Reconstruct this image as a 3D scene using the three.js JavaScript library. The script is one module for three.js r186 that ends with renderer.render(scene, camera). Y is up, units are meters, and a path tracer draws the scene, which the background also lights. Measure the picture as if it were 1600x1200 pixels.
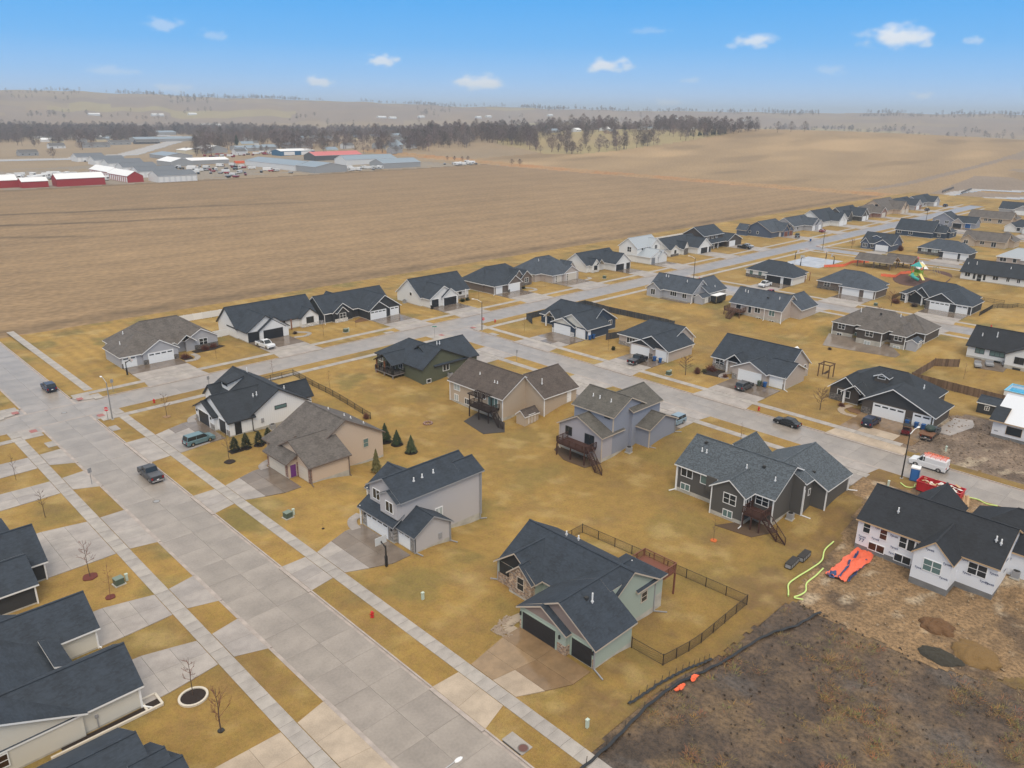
import * as THREE from 'three';
import { mergeGeometries } from 'three/addons/utils/BufferGeometryUtils.js';
import { ImprovedNoise } from 'three/addons/math/ImprovedNoise.js';
import { FontLoader } from 'three/addons/loaders/FontLoader.js';
import { TextGeometry } from 'three/addons/geometries/TextGeometry.js';

// ---------------------------------------------------------------- camera, sky, sun, exposure
const scene = new THREE.Scene();
const R = Math.PI / 180;
const camera = new THREE.PerspectiveCamera(52.55, 4 / 3, 1, 30000);
{
  // x runs along the cross street (away, to the right), z along the near street (towards the lower right), 54 m up
  const az = 45.399 * R, pitch = 19.232 * R, roll = 0.586 * R;
  const right = new THREE.Vector3(Math.sin(az), 0, Math.cos(az)), up = new THREE.Vector3(0, 1, 0), back = new THREE.Vector3(-Math.cos(az), 0, Math.sin(az));
  const axis = (x, y, z) => new THREE.Vector3().addScaledVector(right, x).addScaledVector(up, y).addScaledVector(back, z);
  const cr = Math.cos(roll), sr = Math.sin(roll), cp = Math.cos(pitch), sp = Math.sin(pitch);
  const m = new THREE.Matrix4().makeBasis(axis(cr, cp * sr, -sp * sr), axis(-sr, cp * cr, -sp * cr), axis(0, sp, cp));
  camera.quaternion.setFromRotationMatrix(m);
  camera.position.set(0, 54, 0);
}
const renderer = new THREE.WebGLRenderer({ antialias: true });
renderer.setSize(1024, 768);
renderer.toneMapping = THREE.LinearToneMapping;
renderer.toneMappingExposure = 1.2;
renderer.shadowMap.enabled = true;
renderer.shadowMap.type = THREE.PCFSoftShadowMap;

let seed = 20240311;
const rnd = () => { seed = (seed * 1664525 + 1013904223) >>> 0; return seed / 4294967296; };
const rr = (a, b) => a + (b - a) * rnd();
const clamp = (x, a = 0, b = 1) => Math.min(b, Math.max(a, x));
const smooth = (a, b, x) => { const t = clamp((x - a) / (b - a)); return t * t * (3 - 2 * t); };
const mix = (a, b, t) => a + (b - a) * t;
const improved = new ImprovedNoise();
const noise = (x, y, z = 0.37) => improved.noise(x, y, z);
const fbm = (x, y, o = 4, z = 0.37) => { let s = 0, a = 0.5, f = 1; for (let i = 0; i < o; i++) { s += a * improved.noise(x * f + i * 17.3, y * f - i * 9.1, z); a *= 0.5; f *= 2.03; } return s; };

const SUN = { intensity: 1.5, dir: new THREE.Vector3(-0.42, 0.9, 0.5).normalize() };
const sun = new THREE.DirectionalLight(new THREE.Color(1, 0.90, 0.76), SUN.intensity);
sun.position.copy(SUN.dir).multiplyScalar(400);
sun.castShadow = true;
sun.shadow.mapSize.set(4096, 4096);
Object.assign(sun.shadow.camera, { left: -260, right: 460, top: 320, bottom: -320, near: 10, far: 900 });
sun.shadow.radius = 55;
sun.shadow.bias = -0.0005;
scene.add(sun); scene.add(sun.target);
{
  // clear blue winter sky, paler at the horizon, with small fair-weather clouds
  const W = 4096, Hh = 2048, d = new Float32Array(W * Hh * 4);
  // blue low down where the camera looks, a milky bright veil from about 20 degrees up (the even, shadowless light on the houses)
  const stops = [[0, 0.43, 0.62, 0.87], [0.015, 0.38, 0.58, 0.86], [0.04, 0.25, 0.50, 0.84], [0.075, 0.13, 0.42, 0.82], [0.125, 0.07, 0.36, 0.79], [0.19, 0.13, 0.39, 0.75], [0.36, 0.66, 0.70, 0.77], [0.5, 0.88, 0.86, 0.83], [1, 0.92, 0.89, 0.84]];
  for (let j = 0; j < Hh; j++) {
    const y = Math.sin((j / (Hh - 1) - 0.5) * Math.PI);
    let c = stops[0].slice(1);
    if (y > 0) { for (let k = 1; k < stops.length; k++) if (y <= stops[k][0]) { const a = stops[k - 1], b = stops[k], t = (y - a[0]) / (b[0] - a[0]); c = [1, 2, 3].map(i => mix(a[i], b[i], t)); break; } }
    for (let i = 0; i < W; i++) { const o = (j * W + i) * 4; d[o] = c[0]; d[o + 1] = c[1]; d[o + 2] = c[2]; d[o + 3] = 1; }
  }
  // clouds: [bearing in degrees right of the view, elevation in degrees, width, height (degrees), strength]
  const view = -0.7925; // heading of the view in the sky's own longitude
  const cl = [[24.14, 4.46, 3.6, 1.25, 1], [15.59, 4.43, 2.7, 0.9, 0.85], [6.09, 2.97, 2.6, 0.85, 0.95], [-2.5, 1.84, 3.1, 0.85, 1], [-8.97, 3.13, 1.8, 0.7, 0.85], [-13.31, 1.73, 1.9, 0.6, 0.85], [-22.5, 4.82, 1.8, 0.7, 0.4], [-19.55, 4.42, 1.4, 0.6, 0.3], [28.31, 4.24, 1.0, 0.4, 0.45], [11.91, 2.1, 1.2, 0.35, 0.3], [10.54, 0.68, 1.6, 0.5, 0.6], [26.1, 1.14, 1.2, 0.4, 0.55], [-22.4, 1.18, 2, 0.6, 0.45], [-25.75, 2.11, 2.6, 0.5, 0.3], [20.51, 2.67, 1.8, 0.6, 0.28], [8.82, 5.14, 2.4, 0.4, 0.2]];
  for (let k = 0; k < 230; k++) { const b = rr(34, 326), e = 1 + 50 * rnd() ** 1.6; cl.push([b, e, rr(1.2, 4.5) * (1 + e / 20), rr(0.4, 1.3) * (1 + e / 14), rr(0.2, 0.9)]); }
  for (const [b, e, w, h, s] of cl) {
    const cu = ((view + b * R) / (2 * Math.PI) + 0.5) * W, cv = (e / 180 + 0.5) * Hh, hw = w / 360 * W * 0.75 / Math.cos(e * R), hh = h / 180 * Hh * 0.85;
    for (let j = Math.floor(cv - hh * 1.2); j <= cv + hh * 1.2; j++) for (let i = Math.floor(cu - hw * 1.2); i <= cu + hw * 1.2; i++) {
      const x = (i - cu) / hw, y0 = (j - cv) / hh, y = y0 < 0 ? y0 * 1.5 : y0; // flatter bases
      const n = fbm(x * 2.1 + b * 3.1, y0 * 1.7 + e * 5.3, 5);
      const a = s * smooth(0.12, 0.75, 1 - Math.hypot(x, y) + n * 0.95);
      if (a <= 0 || j < 0 || j >= Hh) continue;
      const o = (j * W + ((i % W) + W) % W) * 4, lit = 0.93 + 0.07 * clamp(y0);
      for (let q = 0; q < 3; q++) d[o + q] = mix(d[o + q], [0.70, 0.76, 0.84][q] * lit, a);
    }
  }
  const sky = new THREE.DataTexture(d, W, Hh, THREE.RGBAFormat, THREE.FloatType);
  sky.mapping = THREE.EquirectangularReflectionMapping;
  sky.magFilter = THREE.LinearFilter; sky.minFilter = THREE.LinearFilter; sky.needsUpdate = true;
  scene.background = sky; scene.environment = sky;
}
scene.fog = new THREE.FogExp2(new THREE.Color(0.62, 0.69, 0.76), 0.00017);

// ---------------------------------------------------------------- names, labels, mesh collector
const used = {};
function numbered(n) { const k = used[n] = (used[n] ?? -1) + 1; return k ? `${n}_${String(k).padStart(3, '0')}` : n; }
function tag(o, label, category, group) { o.userData.label = label; o.userData.category = category; if (group) o.userData.group = group; return o; }
function thing(name, label, category, x = 0, y = 0, z = 0, turn = 0, group) {
  const g = new THREE.Group(); g.name = numbered(name); g.position.set(x, y, z); g.rotation.y = turn; scene.add(g); return tag(g, label, category, group);
}
function struct(name, label) { const g = new THREE.Group(); g.name = numbered(name); g.userData.kind = 'structure'; if (label) g.userData.label = label; scene.add(g); return g; }
function shade(m) { m.castShadow = true; m.receiveShadow = true; return m; }
function part(parent, name, geo, mat) { const m = shade(new THREE.Mesh(geo, mat)); m.name = name; parent.add(m); return m; }
function solo(name, geo, mat, label, category, group) { const m = shade(new THREE.Mesh(geo, mat)); m.name = numbered(name); scene.add(m); return tag(m, label, category, group); }
function place(o, label, x, y, z, turn, group) { // a copy of a thing with its own label
  const c = o.clone(); c.name = numbered(o.name.replace(/_\d{3}$/, '')); c.position.set(x, y, z); c.rotation.y = turn; scene.add(c);
  c.userData = { ...o.userData, label }; if (group) c.userData.group = group; return c;
}
const v3 = (x, y, z) => [x, y, z];
class MB { // collects flat faces with uv in metres along the face
  constructor() { this.p = []; this.n = []; this.u = []; this.c = null; }
  face(pts, uvo) {
    const a = pts[0]; let nx = 0, ny = 0, nz = 0;
    for (let i = 0; i < pts.length; i++) { const b = pts[i], c = pts[(i + 1) % pts.length]; nx += (b[1] - c[1]) * (b[2] + c[2]); ny += (b[2] - c[2]) * (b[0] + c[0]); nz += (b[0] - c[0]) * (b[1] + c[1]); }
    const l = Math.hypot(nx, ny, nz) || 1; nx /= l; ny /= l; nz /= l;
    let ux, uz; if (Math.abs(ny) > 0.98) { ux = 1; uz = 0; } else { const h = Math.hypot(nx, nz); ux = nz / h; uz = -nx / h; }
    // v = n x u
    const vx = ny * uz, vy = nz * ux - nx * uz, vz = -ny * ux;
    for (let i = 1; i + 1 < pts.length; i++) for (const q of [a, pts[i], pts[i + 1]]) {
      this.p.push(q[0], q[1], q[2]); this.n.push(nx, ny, nz);
      this.u.push(q[0] * ux + q[2] * uz + (uvo ? uvo[0] : 0), q[0] * vx + q[1] * vy + q[2] * vz + (uvo ? uvo[1] : 0));
    }
    return this;
  }
  box(x0, x1, y0, y1, z0, z1, skip = '') {
    if (!skip.includes('b')) this.face([[x0, y0, z0], [x1, y0, z0], [x1, y0, z1], [x0, y0, z1]]);
    if (!skip.includes('t')) this.face([[x0, y1, z1], [x1, y1, z1], [x1, y1, z0], [x0, y1, z0]]);
    this.face([[x0, y0, z1], [x1, y0, z1], [x1, y1, z1], [x0, y1, z1]]); this.face([[x1, y0, z0], [x0, y0, z0], [x0, y1, z0], [x1, y1, z0]]);
    this.face([[x1, y0, z1], [x1, y0, z0], [x1, y1, z0], [x1, y1, z1]]); this.face([[x0, y0, z0], [x0, y0, z1], [x0, y1, z1], [x0, y1, z0]]);
    return this;
  }
  prism(poly, y0, y1) { // poly of [x, z] in either order
    let ar = 0; for (let i = 0; i < poly.length; i++) { const a = poly[i], b = poly[(i + 1) % poly.length]; ar += a[0] * b[1] - a[1] * b[0]; }
    const q = ar > 0 ? poly.slice().reverse() : poly;
    const f = typeof y1 === 'function' ? y1 : () => y1, g = typeof y0 === 'function' ? y0 : () => y0;
    this.face(q.map(p => [p[0], f(p[0], p[1]), p[1]]));
    for (let i = 0; i < q.length; i++) { const a = q[i], b = q[(i + 1) % q.length]; this.face([[a[0], g(a[0], a[1]), a[1]], [b[0], g(b[0], b[1]), b[1]], [b[0], f(b[0], b[1]), b[1]], [a[0], f(a[0], a[1]), a[1]]]); }
    return this;
  }
  bar(a, b, w, h = w) { // square bar from a to b
    const A = new THREE.Vector3(...a), B = new THREE.Vector3(...b), d = B.clone().sub(A), L = d.length(); d.normalize();
    const s = Math.abs(d.y) > 0.95 ? new THREE.Vector3(1, 0, 0) : new THREE.Vector3(0, 1, 0).cross(d).normalize(), t = d.clone().cross(s);
    const P = (o, i, j) => { const q = o.clone().addScaledVector(s, i * w / 2).addScaledVector(t, j * h / 2); return [q.x, q.y, q.z]; };
    const c = [[-1, -1], [1, -1], [1, 1], [-1, 1]];
    for (let k = 0; k < 4; k++) { const m = c[k], n = c[(k + 1) % 4]; this.face([P(A, ...m), P(A, ...n), P(B, ...n), P(B, ...m)]); }
    this.face([P(A, -1, -1), P(A, -1, 1), P(A, 1, 1), P(A, 1, -1)]); this.face([P(B, -1, -1), P(B, 1, -1), P(B, 1, 1), P(B, -1, 1)]);
    return this;
  }
  tube(a, b, r0, r1 = r0, k = 6) {
    const A = new THREE.Vector3(...a), B = new THREE.Vector3(...b), d = B.clone().sub(A).normalize();
    const s = (Math.abs(d.y) > 0.9 ? new THREE.Vector3(1, 0, 0) : new THREE.Vector3(0, 1, 0)).cross(d).normalize(), t = d.clone().cross(s);
    const ring = (o, r) => [...Array(k)].map((_, i) => { const q = i / k * 2 * Math.PI; return o.clone().addScaledVector(s, Math.cos(q) * r).addScaledVector(t, Math.sin(q) * r); });
    const P = ring(A, r0), Q = ring(B, r1);
    for (let i = 0; i < k; i++) {
      const j = (i + 1) % k, V = [P[i], P[j], Q[j], P[i], Q[j], Q[i]];
      for (const [m, q] of V.entries()) { const c = [0, 1, 1, 0, 1, 0][m] === 0 ? i : j, w = c / k * 2 * Math.PI; this.p.push(q.x, q.y, q.z); const n = s.clone().multiplyScalar(Math.cos(w)).addScaledVector(t, Math.sin(w)); this.n.push(n.x, n.y, n.z); this.u.push(c / k, q.y); }
    }
    if (r1 > 0.02) this.face(Q.map(q => [q.x, q.y, q.z]));
    return this;
  }
  geo(cx = 0, cy = 0, cz = 0) {
    const g = new THREE.BufferGeometry(), p = new Float32Array(this.p);
    if (cx || cy || cz) for (let i = 0; i < p.length; i += 3) { p[i] -= cx; p[i + 1] -= cy; p[i + 2] -= cz; }
    g.setAttribute('position', new THREE.BufferAttribute(p, 3)); g.setAttribute('normal', new THREE.BufferAttribute(new Float32Array(this.n), 3)); g.setAttribute('uv', new THREE.BufferAttribute(new Float32Array(this.u), 2));
    if (this.c) g.setAttribute('color', new THREE.BufferAttribute(new Float32Array(this.c), 3));
    return g;
  }
  get empty() { return !this.p.length; }
}
// ---------------------------------------------------------------- textures and materials
const hash = (i, j) => { const s = Math.sin(i * 127.1 + j * 311.7) * 43758.5453; return s - Math.floor(s); };
const tnoise = (u, v, f, s) => { // gradient noise that tiles over 0..1, f cells
  const x = u * f, y = v * f, i = Math.floor(x), j = Math.floor(y), a = x - i, b = y - j, w = t => t * t * t * (t * (t * 6 - 15) + 10);
  const g = (p, q, dx, dy) => { const h = hash(((p % f) + f) % f + s * 13.7, ((q % f) + f) % f + s * 5.3) * 6.2832; return Math.cos(h) * dx + Math.sin(h) * dy; };
  return 1.5 * mix(mix(g(i, j, a, b), g(i + 1, j, a - 1, b), w(a)), mix(g(i, j + 1, a, b - 1), g(i + 1, j + 1, a - 1, b - 1), w(a)), w(b));
};
function tex(N, fn, srgb = false, M = N) {
  const d = new Uint8Array(N * M * 4);
  for (let j = 0; j < M; j++) for (let i = 0; i < N; i++) { const c = fn(i / N, j / M, i, j), o = (j * N + i) * 4; d[o] = clamp(c[0]) * 255; d[o + 1] = clamp(c[1]) * 255; d[o + 2] = clamp(c[2]) * 255; d[o + 3] = 255; }
  const t = new THREE.DataTexture(d, N, M); t.wrapS = t.wrapT = THREE.RepeatWrapping; t.magFilter = THREE.LinearFilter; t.minFilter = THREE.LinearMipmapLinearFilter; t.generateMipmaps = true; t.needsUpdate = true;
  if (srgb) t.colorSpace = THREE.SRGBColorSpace;
  return t;
}
const withRepeat = (t, sx, sy = sx) => { const c = t.clone(); c.repeat.set(1 / sx, 1 / sy); c.needsUpdate = true; return c; };
const grey = f => (u, v, i, j) => { const g = f(u, v, i, j); return [g, g, g]; };
const G = {}; // grey multiplier maps (mean about 0.85) and heights
G.grain = tex(512, grey((u, v) => 0.86 + 0.16 * tnoise(u, v, 5, 1) + 0.14 * tnoise(u, v, 19, 2) + 0.10 * (rnd() - 0.5)));
G.speck = tex(256, grey(() => 0.62 + 0.38 * rnd()));
G.shingle = tex(512, grey((u, v, i, j) => { const row = Math.floor(j / 16), tabs = Math.floor((i + (row % 2) * 16 + hash(row, 3) * 20) / 32); return (j % 16 < 2 ? 0.62 : 0.8) + 0.28 * (hash(tabs, row) - 0.5) + 0.24 * (rnd() - 0.5) + 0.16 * tnoise(u, v, 3, 5) + 0.1 * tnoise(u, v, 9, 2); }));
G.blend = tex(512, grey((u, v, i, j) => { const row = Math.floor(j / 16), tabs = Math.floor((i + (row % 2) * 16) / 24); return 0.75 + 0.62 * (hash(tabs, row) - 0.5) + 0.3 * (rnd() - 0.5); }));
G.lap = tex(128, grey((u, v, i, j) => (j % 32 < 4 ? 0.74 + j % 32 * 0.05 : 0.97) - 0.04 * rnd()), false, 128);
G.batten = tex(128, grey((u, v, i) => (i % 64 < 5 ? 0.82 : 0.97) - 0.03 * rnd()));
G.metal = tex(128, grey((u, v, i) => (i % 32 < 4 ? 0.72 : 0.96) - 0.03 * rnd()));
G.stain = tex(512, grey((u, v) => { const a = tnoise(u, v, 3, 8) + 0.6 * tnoise(u, v, 8, 9), b = tnoise(u, v, 40, 4); return 0.87 + 0.14 * a + 0.07 * b + 0.06 * (rnd() - 0.5); }));
G.stone = (() => { // ashlar veneer
  const N = 256, cells = []; for (let r = 0; r < 16; r++) { let x = 0; while (x < N) { const w = 18 + Math.floor(rnd() * 34); cells.push([x, r * 16, w, 16, rnd(), rnd()]); x += w; } }
  const id = new Int16Array(N * N).fill(-1); cells.forEach((c, k) => { for (let j = c[1] + 1; j < c[1] + c[3]; j++) for (let i = c[0] + 1; i < Math.min(N, c[0] + c[2]); i++) id[j * N + i] = k; });
  return (pal) => tex(N, (u, v, i, j) => { const k = id[j * N + i]; const q = 0.85 + 0.25 * rnd(); if (k < 0) return [0.24 * q, 0.22 * q, 0.2 * q]; const c = pal[Math.floor(cells[k][4] * pal.length)], w = (0.75 + 0.5 * cells[k][5]) * q; return [c[0] * w, c[1] * w, c[2] * w]; });
})();
const mats = {};
function M(key, color, o = {}) {
  if (mats[key]) return mats[key];
  const { map, size = 2, rough = 0.85, metal = 0, bump, bumpScale = 0.01, vc, ...rest } = o;
  const m = new THREE.MeshStandardMaterial({ roughness: rough, metalness: metal, vertexColors: !!vc, side: THREE.DoubleSide, ...rest });
  m.color.setRGB(...color); m.name = key;
  const sz = Array.isArray(size) ? size : [size, size];
  if (map) m.map = withRepeat(map, ...sz);
  if (bump) { m.bumpMap = withRepeat(bump, ...sz); m.bumpScale = bumpScale; }
  return mats[key] = m;
}
const roof = (k, c, blend) => M('roof ' + k, c.map(x => x * 1.25), { map: blend ? G.blend : G.shingle, size: 4.6, rough: 0.82, bump: G.shingle, bumpScale: 0.012 });
const lap = (k, c) => M('siding ' + k, c, { map: G.lap, size: 0.62, rough: 0.7, bump: G.lap, bumpScale: 0.012 });
const batten = (k, c) => M('batten ' + k, c, { map: G.batten, size: 0.82, rough: 0.7, bump: G.batten, bumpScale: 0.015 });
const plain = (k, c, rough = 0.6, o = {}) => M('paint ' + k, c, { rough, ...o });
const RF = { slate: roof('slate', [0.029, 0.039, 0.054]), dark: roof('dark', [0.023, 0.029, 0.038]), grey: roof('grey', [0.075, 0.09, 0.105], true), black: roof('black', [0.017, 0.020, 0.026]), taupe: roof('taupe', [0.115, 0.100, 0.090]), brown: roof('brown', [0.085, 0.066, 0.056]), umber: roof('umber', [0.098, 0.090, 0.078]), grey2: roof('grey2', [0.052, 0.065, 0.085]),
  metal: M('roof metal', [0.42, 0.46, 0.5], { map: G.metal, size: 1.6, rough: 0.45, metal: 0.3 }) };
const WL = { white: lap('white', [0.76, 0.76, 0.75]), cream: lap('cream', [0.68, 0.65, 0.58]), wbatten: batten('white', [0.78, 0.78, 0.78]), tan: lap('tan', [0.60, 0.47, 0.36]), tan2: lap('tan2', [0.50, 0.405, 0.31]), greige: lap('greige', [0.48, 0.415, 0.375]), grey: lap('grey', [0.50, 0.475, 0.48]), ltgrey: lap('ltgrey', [0.42, 0.42, 0.445]), bluegrey: lap('bluegrey', [0.275, 0.295, 0.36]), lav: lap('lavender grey', [0.42, 0.40, 0.435]),
  sage: lap('sage', [0.37, 0.43, 0.37]), olive: lap('olive', [0.105, 0.115, 0.075]), charcoal: lap('charcoal', [0.095, 0.09, 0.085]), dkbrown: lap('dark brown', [0.082, 0.066, 0.056]), iron: lap('iron', [0.042, 0.045, 0.05]), navy: lap('navy', [0.038, 0.060, 0.098]), slateblue: lap('slate blue', [0.085, 0.11, 0.165]), black: lap('black', [0.022, 0.023, 0.025]), brown: lap('mid brown', [0.16, 0.125, 0.105]), mauve: lap('mauve shake', [0.28, 0.215, 0.19]) };
const stone = (k, pal) => M('stone ' + k, [1, 1, 1], { map: G.stone(pal), size: 2.2, rough: 0.9 });
const ST = { brown: stone('brown', [[0.42, 0.29, 0.19], [0.32, 0.21, 0.14], [0.5, 0.37, 0.26], [0.36, 0.3, 0.25], [0.24, 0.17, 0.13]]), grey: stone('grey', [[0.3, 0.28, 0.26], [0.2, 0.19, 0.18], [0.38, 0.35, 0.32], [0.25, 0.22, 0.2]]), dark: stone('dark', [[0.1, 0.095, 0.09], [0.15, 0.14, 0.13], [0.07, 0.065, 0.06], [0.2, 0.17, 0.15]]), red: stone('red', [[0.24, 0.12, 0.09], [0.3, 0.16, 0.12], [0.2, 0.1, 0.08], [0.34, 0.24, 0.2]]), white: stone('white', [[0.62, 0.6, 0.57], [0.5, 0.48, 0.46], [0.7, 0.68, 0.65]]) };
const MT = {
  trim: plain('white trim', [0.8, 0.8, 0.8], 0.5), tantrim: plain('tan trim', [0.52, 0.44, 0.36], 0.6), blacktrim: plain('black trim', [0.03, 0.031, 0.034], 0.5), greytrim: plain('grey trim', [0.3, 0.3, 0.31], 0.6), greentrim: plain('sage trim', [0.36, 0.44, 0.37], 0.6), browntrim: plain('brown trim', [0.16, 0.12, 0.1], 0.6),
  pane: plain('window glass', [0.022, 0.028, 0.034], 0.06), blind: plain('blinds behind glass', [0.42, 0.46, 0.46], 0.15), greenpane: plain('greenish glass', [0.12, 0.19, 0.185], 0.08), warmpane: plain('dark warm room behind glass', [0.05, 0.026, 0.015], 0.1),
  door: plain('white garage door', [0.8, 0.81, 0.82], 0.5), blackdoor: plain('black garage door', [0.018, 0.02, 0.024], 0.45), greydoor: plain('grey garage door', [0.22, 0.23, 0.25], 0.5), tandoor: plain('almond garage door', [0.62, 0.56, 0.48], 0.55), purple: plain('purple door', [0.145, 0.03, 0.2], 0.5), wood: plain('cedar', [0.24, 0.095, 0.045], 0.7), deck: plain('stained deck wood', [0.072, 0.03, 0.022], 0.75, { map: G.grain, size: 2 }), deckdark: plain('dark deck wood', [0.035, 0.022, 0.019], 0.75, { map: G.grain, size: 2 }),
  found: plain('foundation concrete', [0.50, 0.47, 0.41], 0.9, { map: G.stain, size: 3 }), foundgrey: plain('bare foundation', [0.21, 0.205, 0.20], 0.85, { map: G.stain, size: 3 }), pipe: plain('white pipe', [0.85, 0.85, 0.85], 0.45), blackpipe: plain('black vent', [0.03, 0.03, 0.03], 0.6), lamp: plain('wall lamp', [0.02, 0.02, 0.02], 0.4),
  red: plain('red paint', [0.55, 0.025, 0.02], 0.5), orange: plain('orange plastic', [0.85, 0.14, 0.05], 0.6), blue: plain('blue plastic', [0.02, 0.10, 0.30], 0.5), steel: plain('galvanised steel', [0.34, 0.345, 0.35], 0.5, { metalness: 0.5 }), rubber: plain('tyre rubber', [0.018, 0.018, 0.018], 0.9), chrome: plain('bright metal', [0.55, 0.56, 0.58], 0.25, { metalness: 0.9 }), darkmetal: plain('dark metal', [0.025, 0.022, 0.02], 0.55), tail: plain('tail lamp', [0.3, 0.008, 0.01], 0.25), head: plain('head lamp', [0.7, 0.72, 0.75], 0.15), utility: plain('utility green', [0.075, 0.105, 0.075], 0.6), bark: plain('bark', [0.095, 0.062, 0.048], 0.95), twig: plain('twig', [0.15, 0.085, 0.062], 0.95), mulch: plain('dark mulch', [0.032, 0.021, 0.017], 1, { map: G.speck, size: 1.2 }), redmulch: plain('red mulch', [0.17, 0.045, 0.035], 1, { map: G.speck, size: 1.2 }),
};
// ---------------------------------------------------------------- the lie of the land
const STREETS = { // [across axis position of the two gutters], the walks stand off 3.3 m and are 1.6 m wide
  A: { ax: 'z', a: 30.0, b: 38.9, from: -226, to: 60 }, B: { ax: 'x', a: -160.0, b: -151.3, from: -40, to: 575 },
  C: { ax: 'z', a: 123.2, b: 131.8, from: -151.3, to: 60 }, D: { ax: 'z', a: 224.2, b: 232.6, from: -151.3, to: 20 }, E: { ax: 'z', a: 325.3, b: 333.7, from: -151.3, to: -20 }, F: { ax: 'z', a: 426, b: 434.4, from: -151.3, to: -60 },
};
const dip = (x, a, b, c, d) => smooth(a, b, x) * (1 - smooth(c, d, x));
function lie(x, z) { // yards fall away behind the houses towards a swale between the streets
  let h = -1.5 * dip(x, 54.5, 67, 97, 109) * smooth(-134, -108, z) - 0.35 * dip(x, 54, 67, 97, 109);
  h -= 1.6 * dip(x, 158, 172, 194, 206) * smooth(-120, -95, z) + 0.4 * dip(x, 158, 172, 194, 206);
  h -= 1.2 * dip(x, 262, 275, 295, 305) * smooth(-110, -95, z);
  h *= smooth(-146, -136, z);
  h -= 0.8 * smooth(-12, -40, x);
  h -= 0.3 * smooth(-196, -214, z);
  return h;
}
const CORNER = 3.3; // square corner plots between gutter and walks: rounded kerb returns with crossing ramps
const inCorner = (x, z) => ['A', 'C', 'D', 'E', 'F'].some(k => { const s = STREETS[k]; return ((x > s.a - CORNER && x < s.a) || (x > s.b && x < s.b + CORNER)) && ((z > -160 - CORNER && z < -160 && k === 'A') || (z > -151.3 && z < -151.3 + CORNER)); });
const inStreet = (x, z) => inCorner(x, z) || Object.values(STREETS).some(s => s.ax === 'z' ? x > s.a && x < s.b && z > s.from && z < s.to : z > s.a && z < s.b && x > s.from && x < s.to);
const inPoly = (x, z, P) => { let r = false; for (let i = 0, j = P.length - 1; i < P.length; j = i++) { const [a, b] = P[i], [c, d] = P[j]; if ((b > z) !== (d > z) && x < (c - a) * (z - b) / (d - b) + a) r = !r; } return r; };
// bare plots: black soil in the corner, tan clay round the new house and beside the other one
const SOIL = [[41.6, -33.6], [51.4, -34.6], [66.6, -34.1], [74.1, -34.0], [80.0, -33.7], [82.6, -32.6], [84, -26], [83.5, -10], [90, -4], [102, -4], [117, 0], [117, 40], [40, 40]];
const CLAY = [[108.2, -36.4], [104, -36.0], [96.6, -35.3], [90, -34.9], [84.4, -34.0], [81.2, -32.6], [80.8, -28.6], [81.2, -23.1], [80.8, -18.2], [81.6, -14.7], [84, -11.2], [88, -9.2], [100, -6], [118.4, -6], [118.4, -41.2], [113.4, -40.6], [110.6, -37.2]];
const CLAY2 = [[134.2, -41.0], [137, -41.2], [146, -44.5], [152, -43.2], [161, -38], [161, -10], [134.2, -10]];
const BARE = [[118.4, -33.4], [123.2, -33.4], [123.2, -10], [118.4, -10]];
function bearing(x, z) { const a = Math.atan2(z, x) + 0.79238; return a < -Math.PI ? a + 2 * Math.PI : a > Math.PI ? a - 2 * Math.PI : a; }
const HWY = [[-200, -1030], [100, -1020], [218, -1012], [274, -998], [357, -1034], [445, -1183], [562, -1393], [640, -1560], [690, -1700], [690, -1850], [600, -1990]], nearLine = (x, z, P, w) => { for (let i = 0; i + 1 < P.length; i++) { const [a, b] = P[i], [c, d] = P[i + 1], L = (c - a) ** 2 + (d - b) ** 2, t = clamp(((x - a) * (c - a) + (z - b) * (d - b)) / L); if (Math.hypot(x - a - t * (c - a), z - b - t * (d - b)) < w) return true; } return false; };
const EDGE = [[-9, 1000], [-7.4, 1013], [-5.1, 1187], [-1.5, 1148], [2.1, 1007], [4.4, 1002], [7, 1048], [11.4, 1177], [14, 1283], [17, 1440]]; // where the knoll meets the field: bearing, distance
const edge = b => { for (let i = 1; i < EDGE.length; i++) if (b <= EDGE[i][0]) { const [p, q] = EDGE[i - 1], [r, s] = EDGE[i]; return mix(q, s, clamp((b - p) / (r - p))); } return 1440; };
function farLie(x, z) {
  const d = Math.hypot(x, z), b = bearing(x, z) / R;
  // the wooded knoll across the fields and the swell of the field beyond it
  const u = (x - 1130) * 0.56 + (z + 850) * -0.83, w = (x - 1130) * 0.83 + (z + 850) * 0.56;
  let h = 25 * Math.exp(-((u / 330) ** 2) - ((w / 520) ** 2)) + 16 * Math.exp(-(((x - 1500) / 420) ** 2) - (((z + 480) / 520) ** 2));
  // the bluffs along the far side of the valley, higher to the left
  const H = mix(140, 76, smooth(-32, 8, b)) - 6 * smooth(8, 32, b) + 9 * noise(b * 0.32, 1.7) + 5 * noise(b * 0.9, 5.2), r0 = mix(2300, 2700, smooth(-10, 20, b));
  h += H * smooth(r0, 4700, d + 260 * noise(b * 0.5, 9.1)) * (0.94 + 0.06 * noise(x / 900, z / 900));
  h += 6 * noise(x / 700, z / 700) * smooth(1500, 2600, d);
  return h;
}
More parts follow.
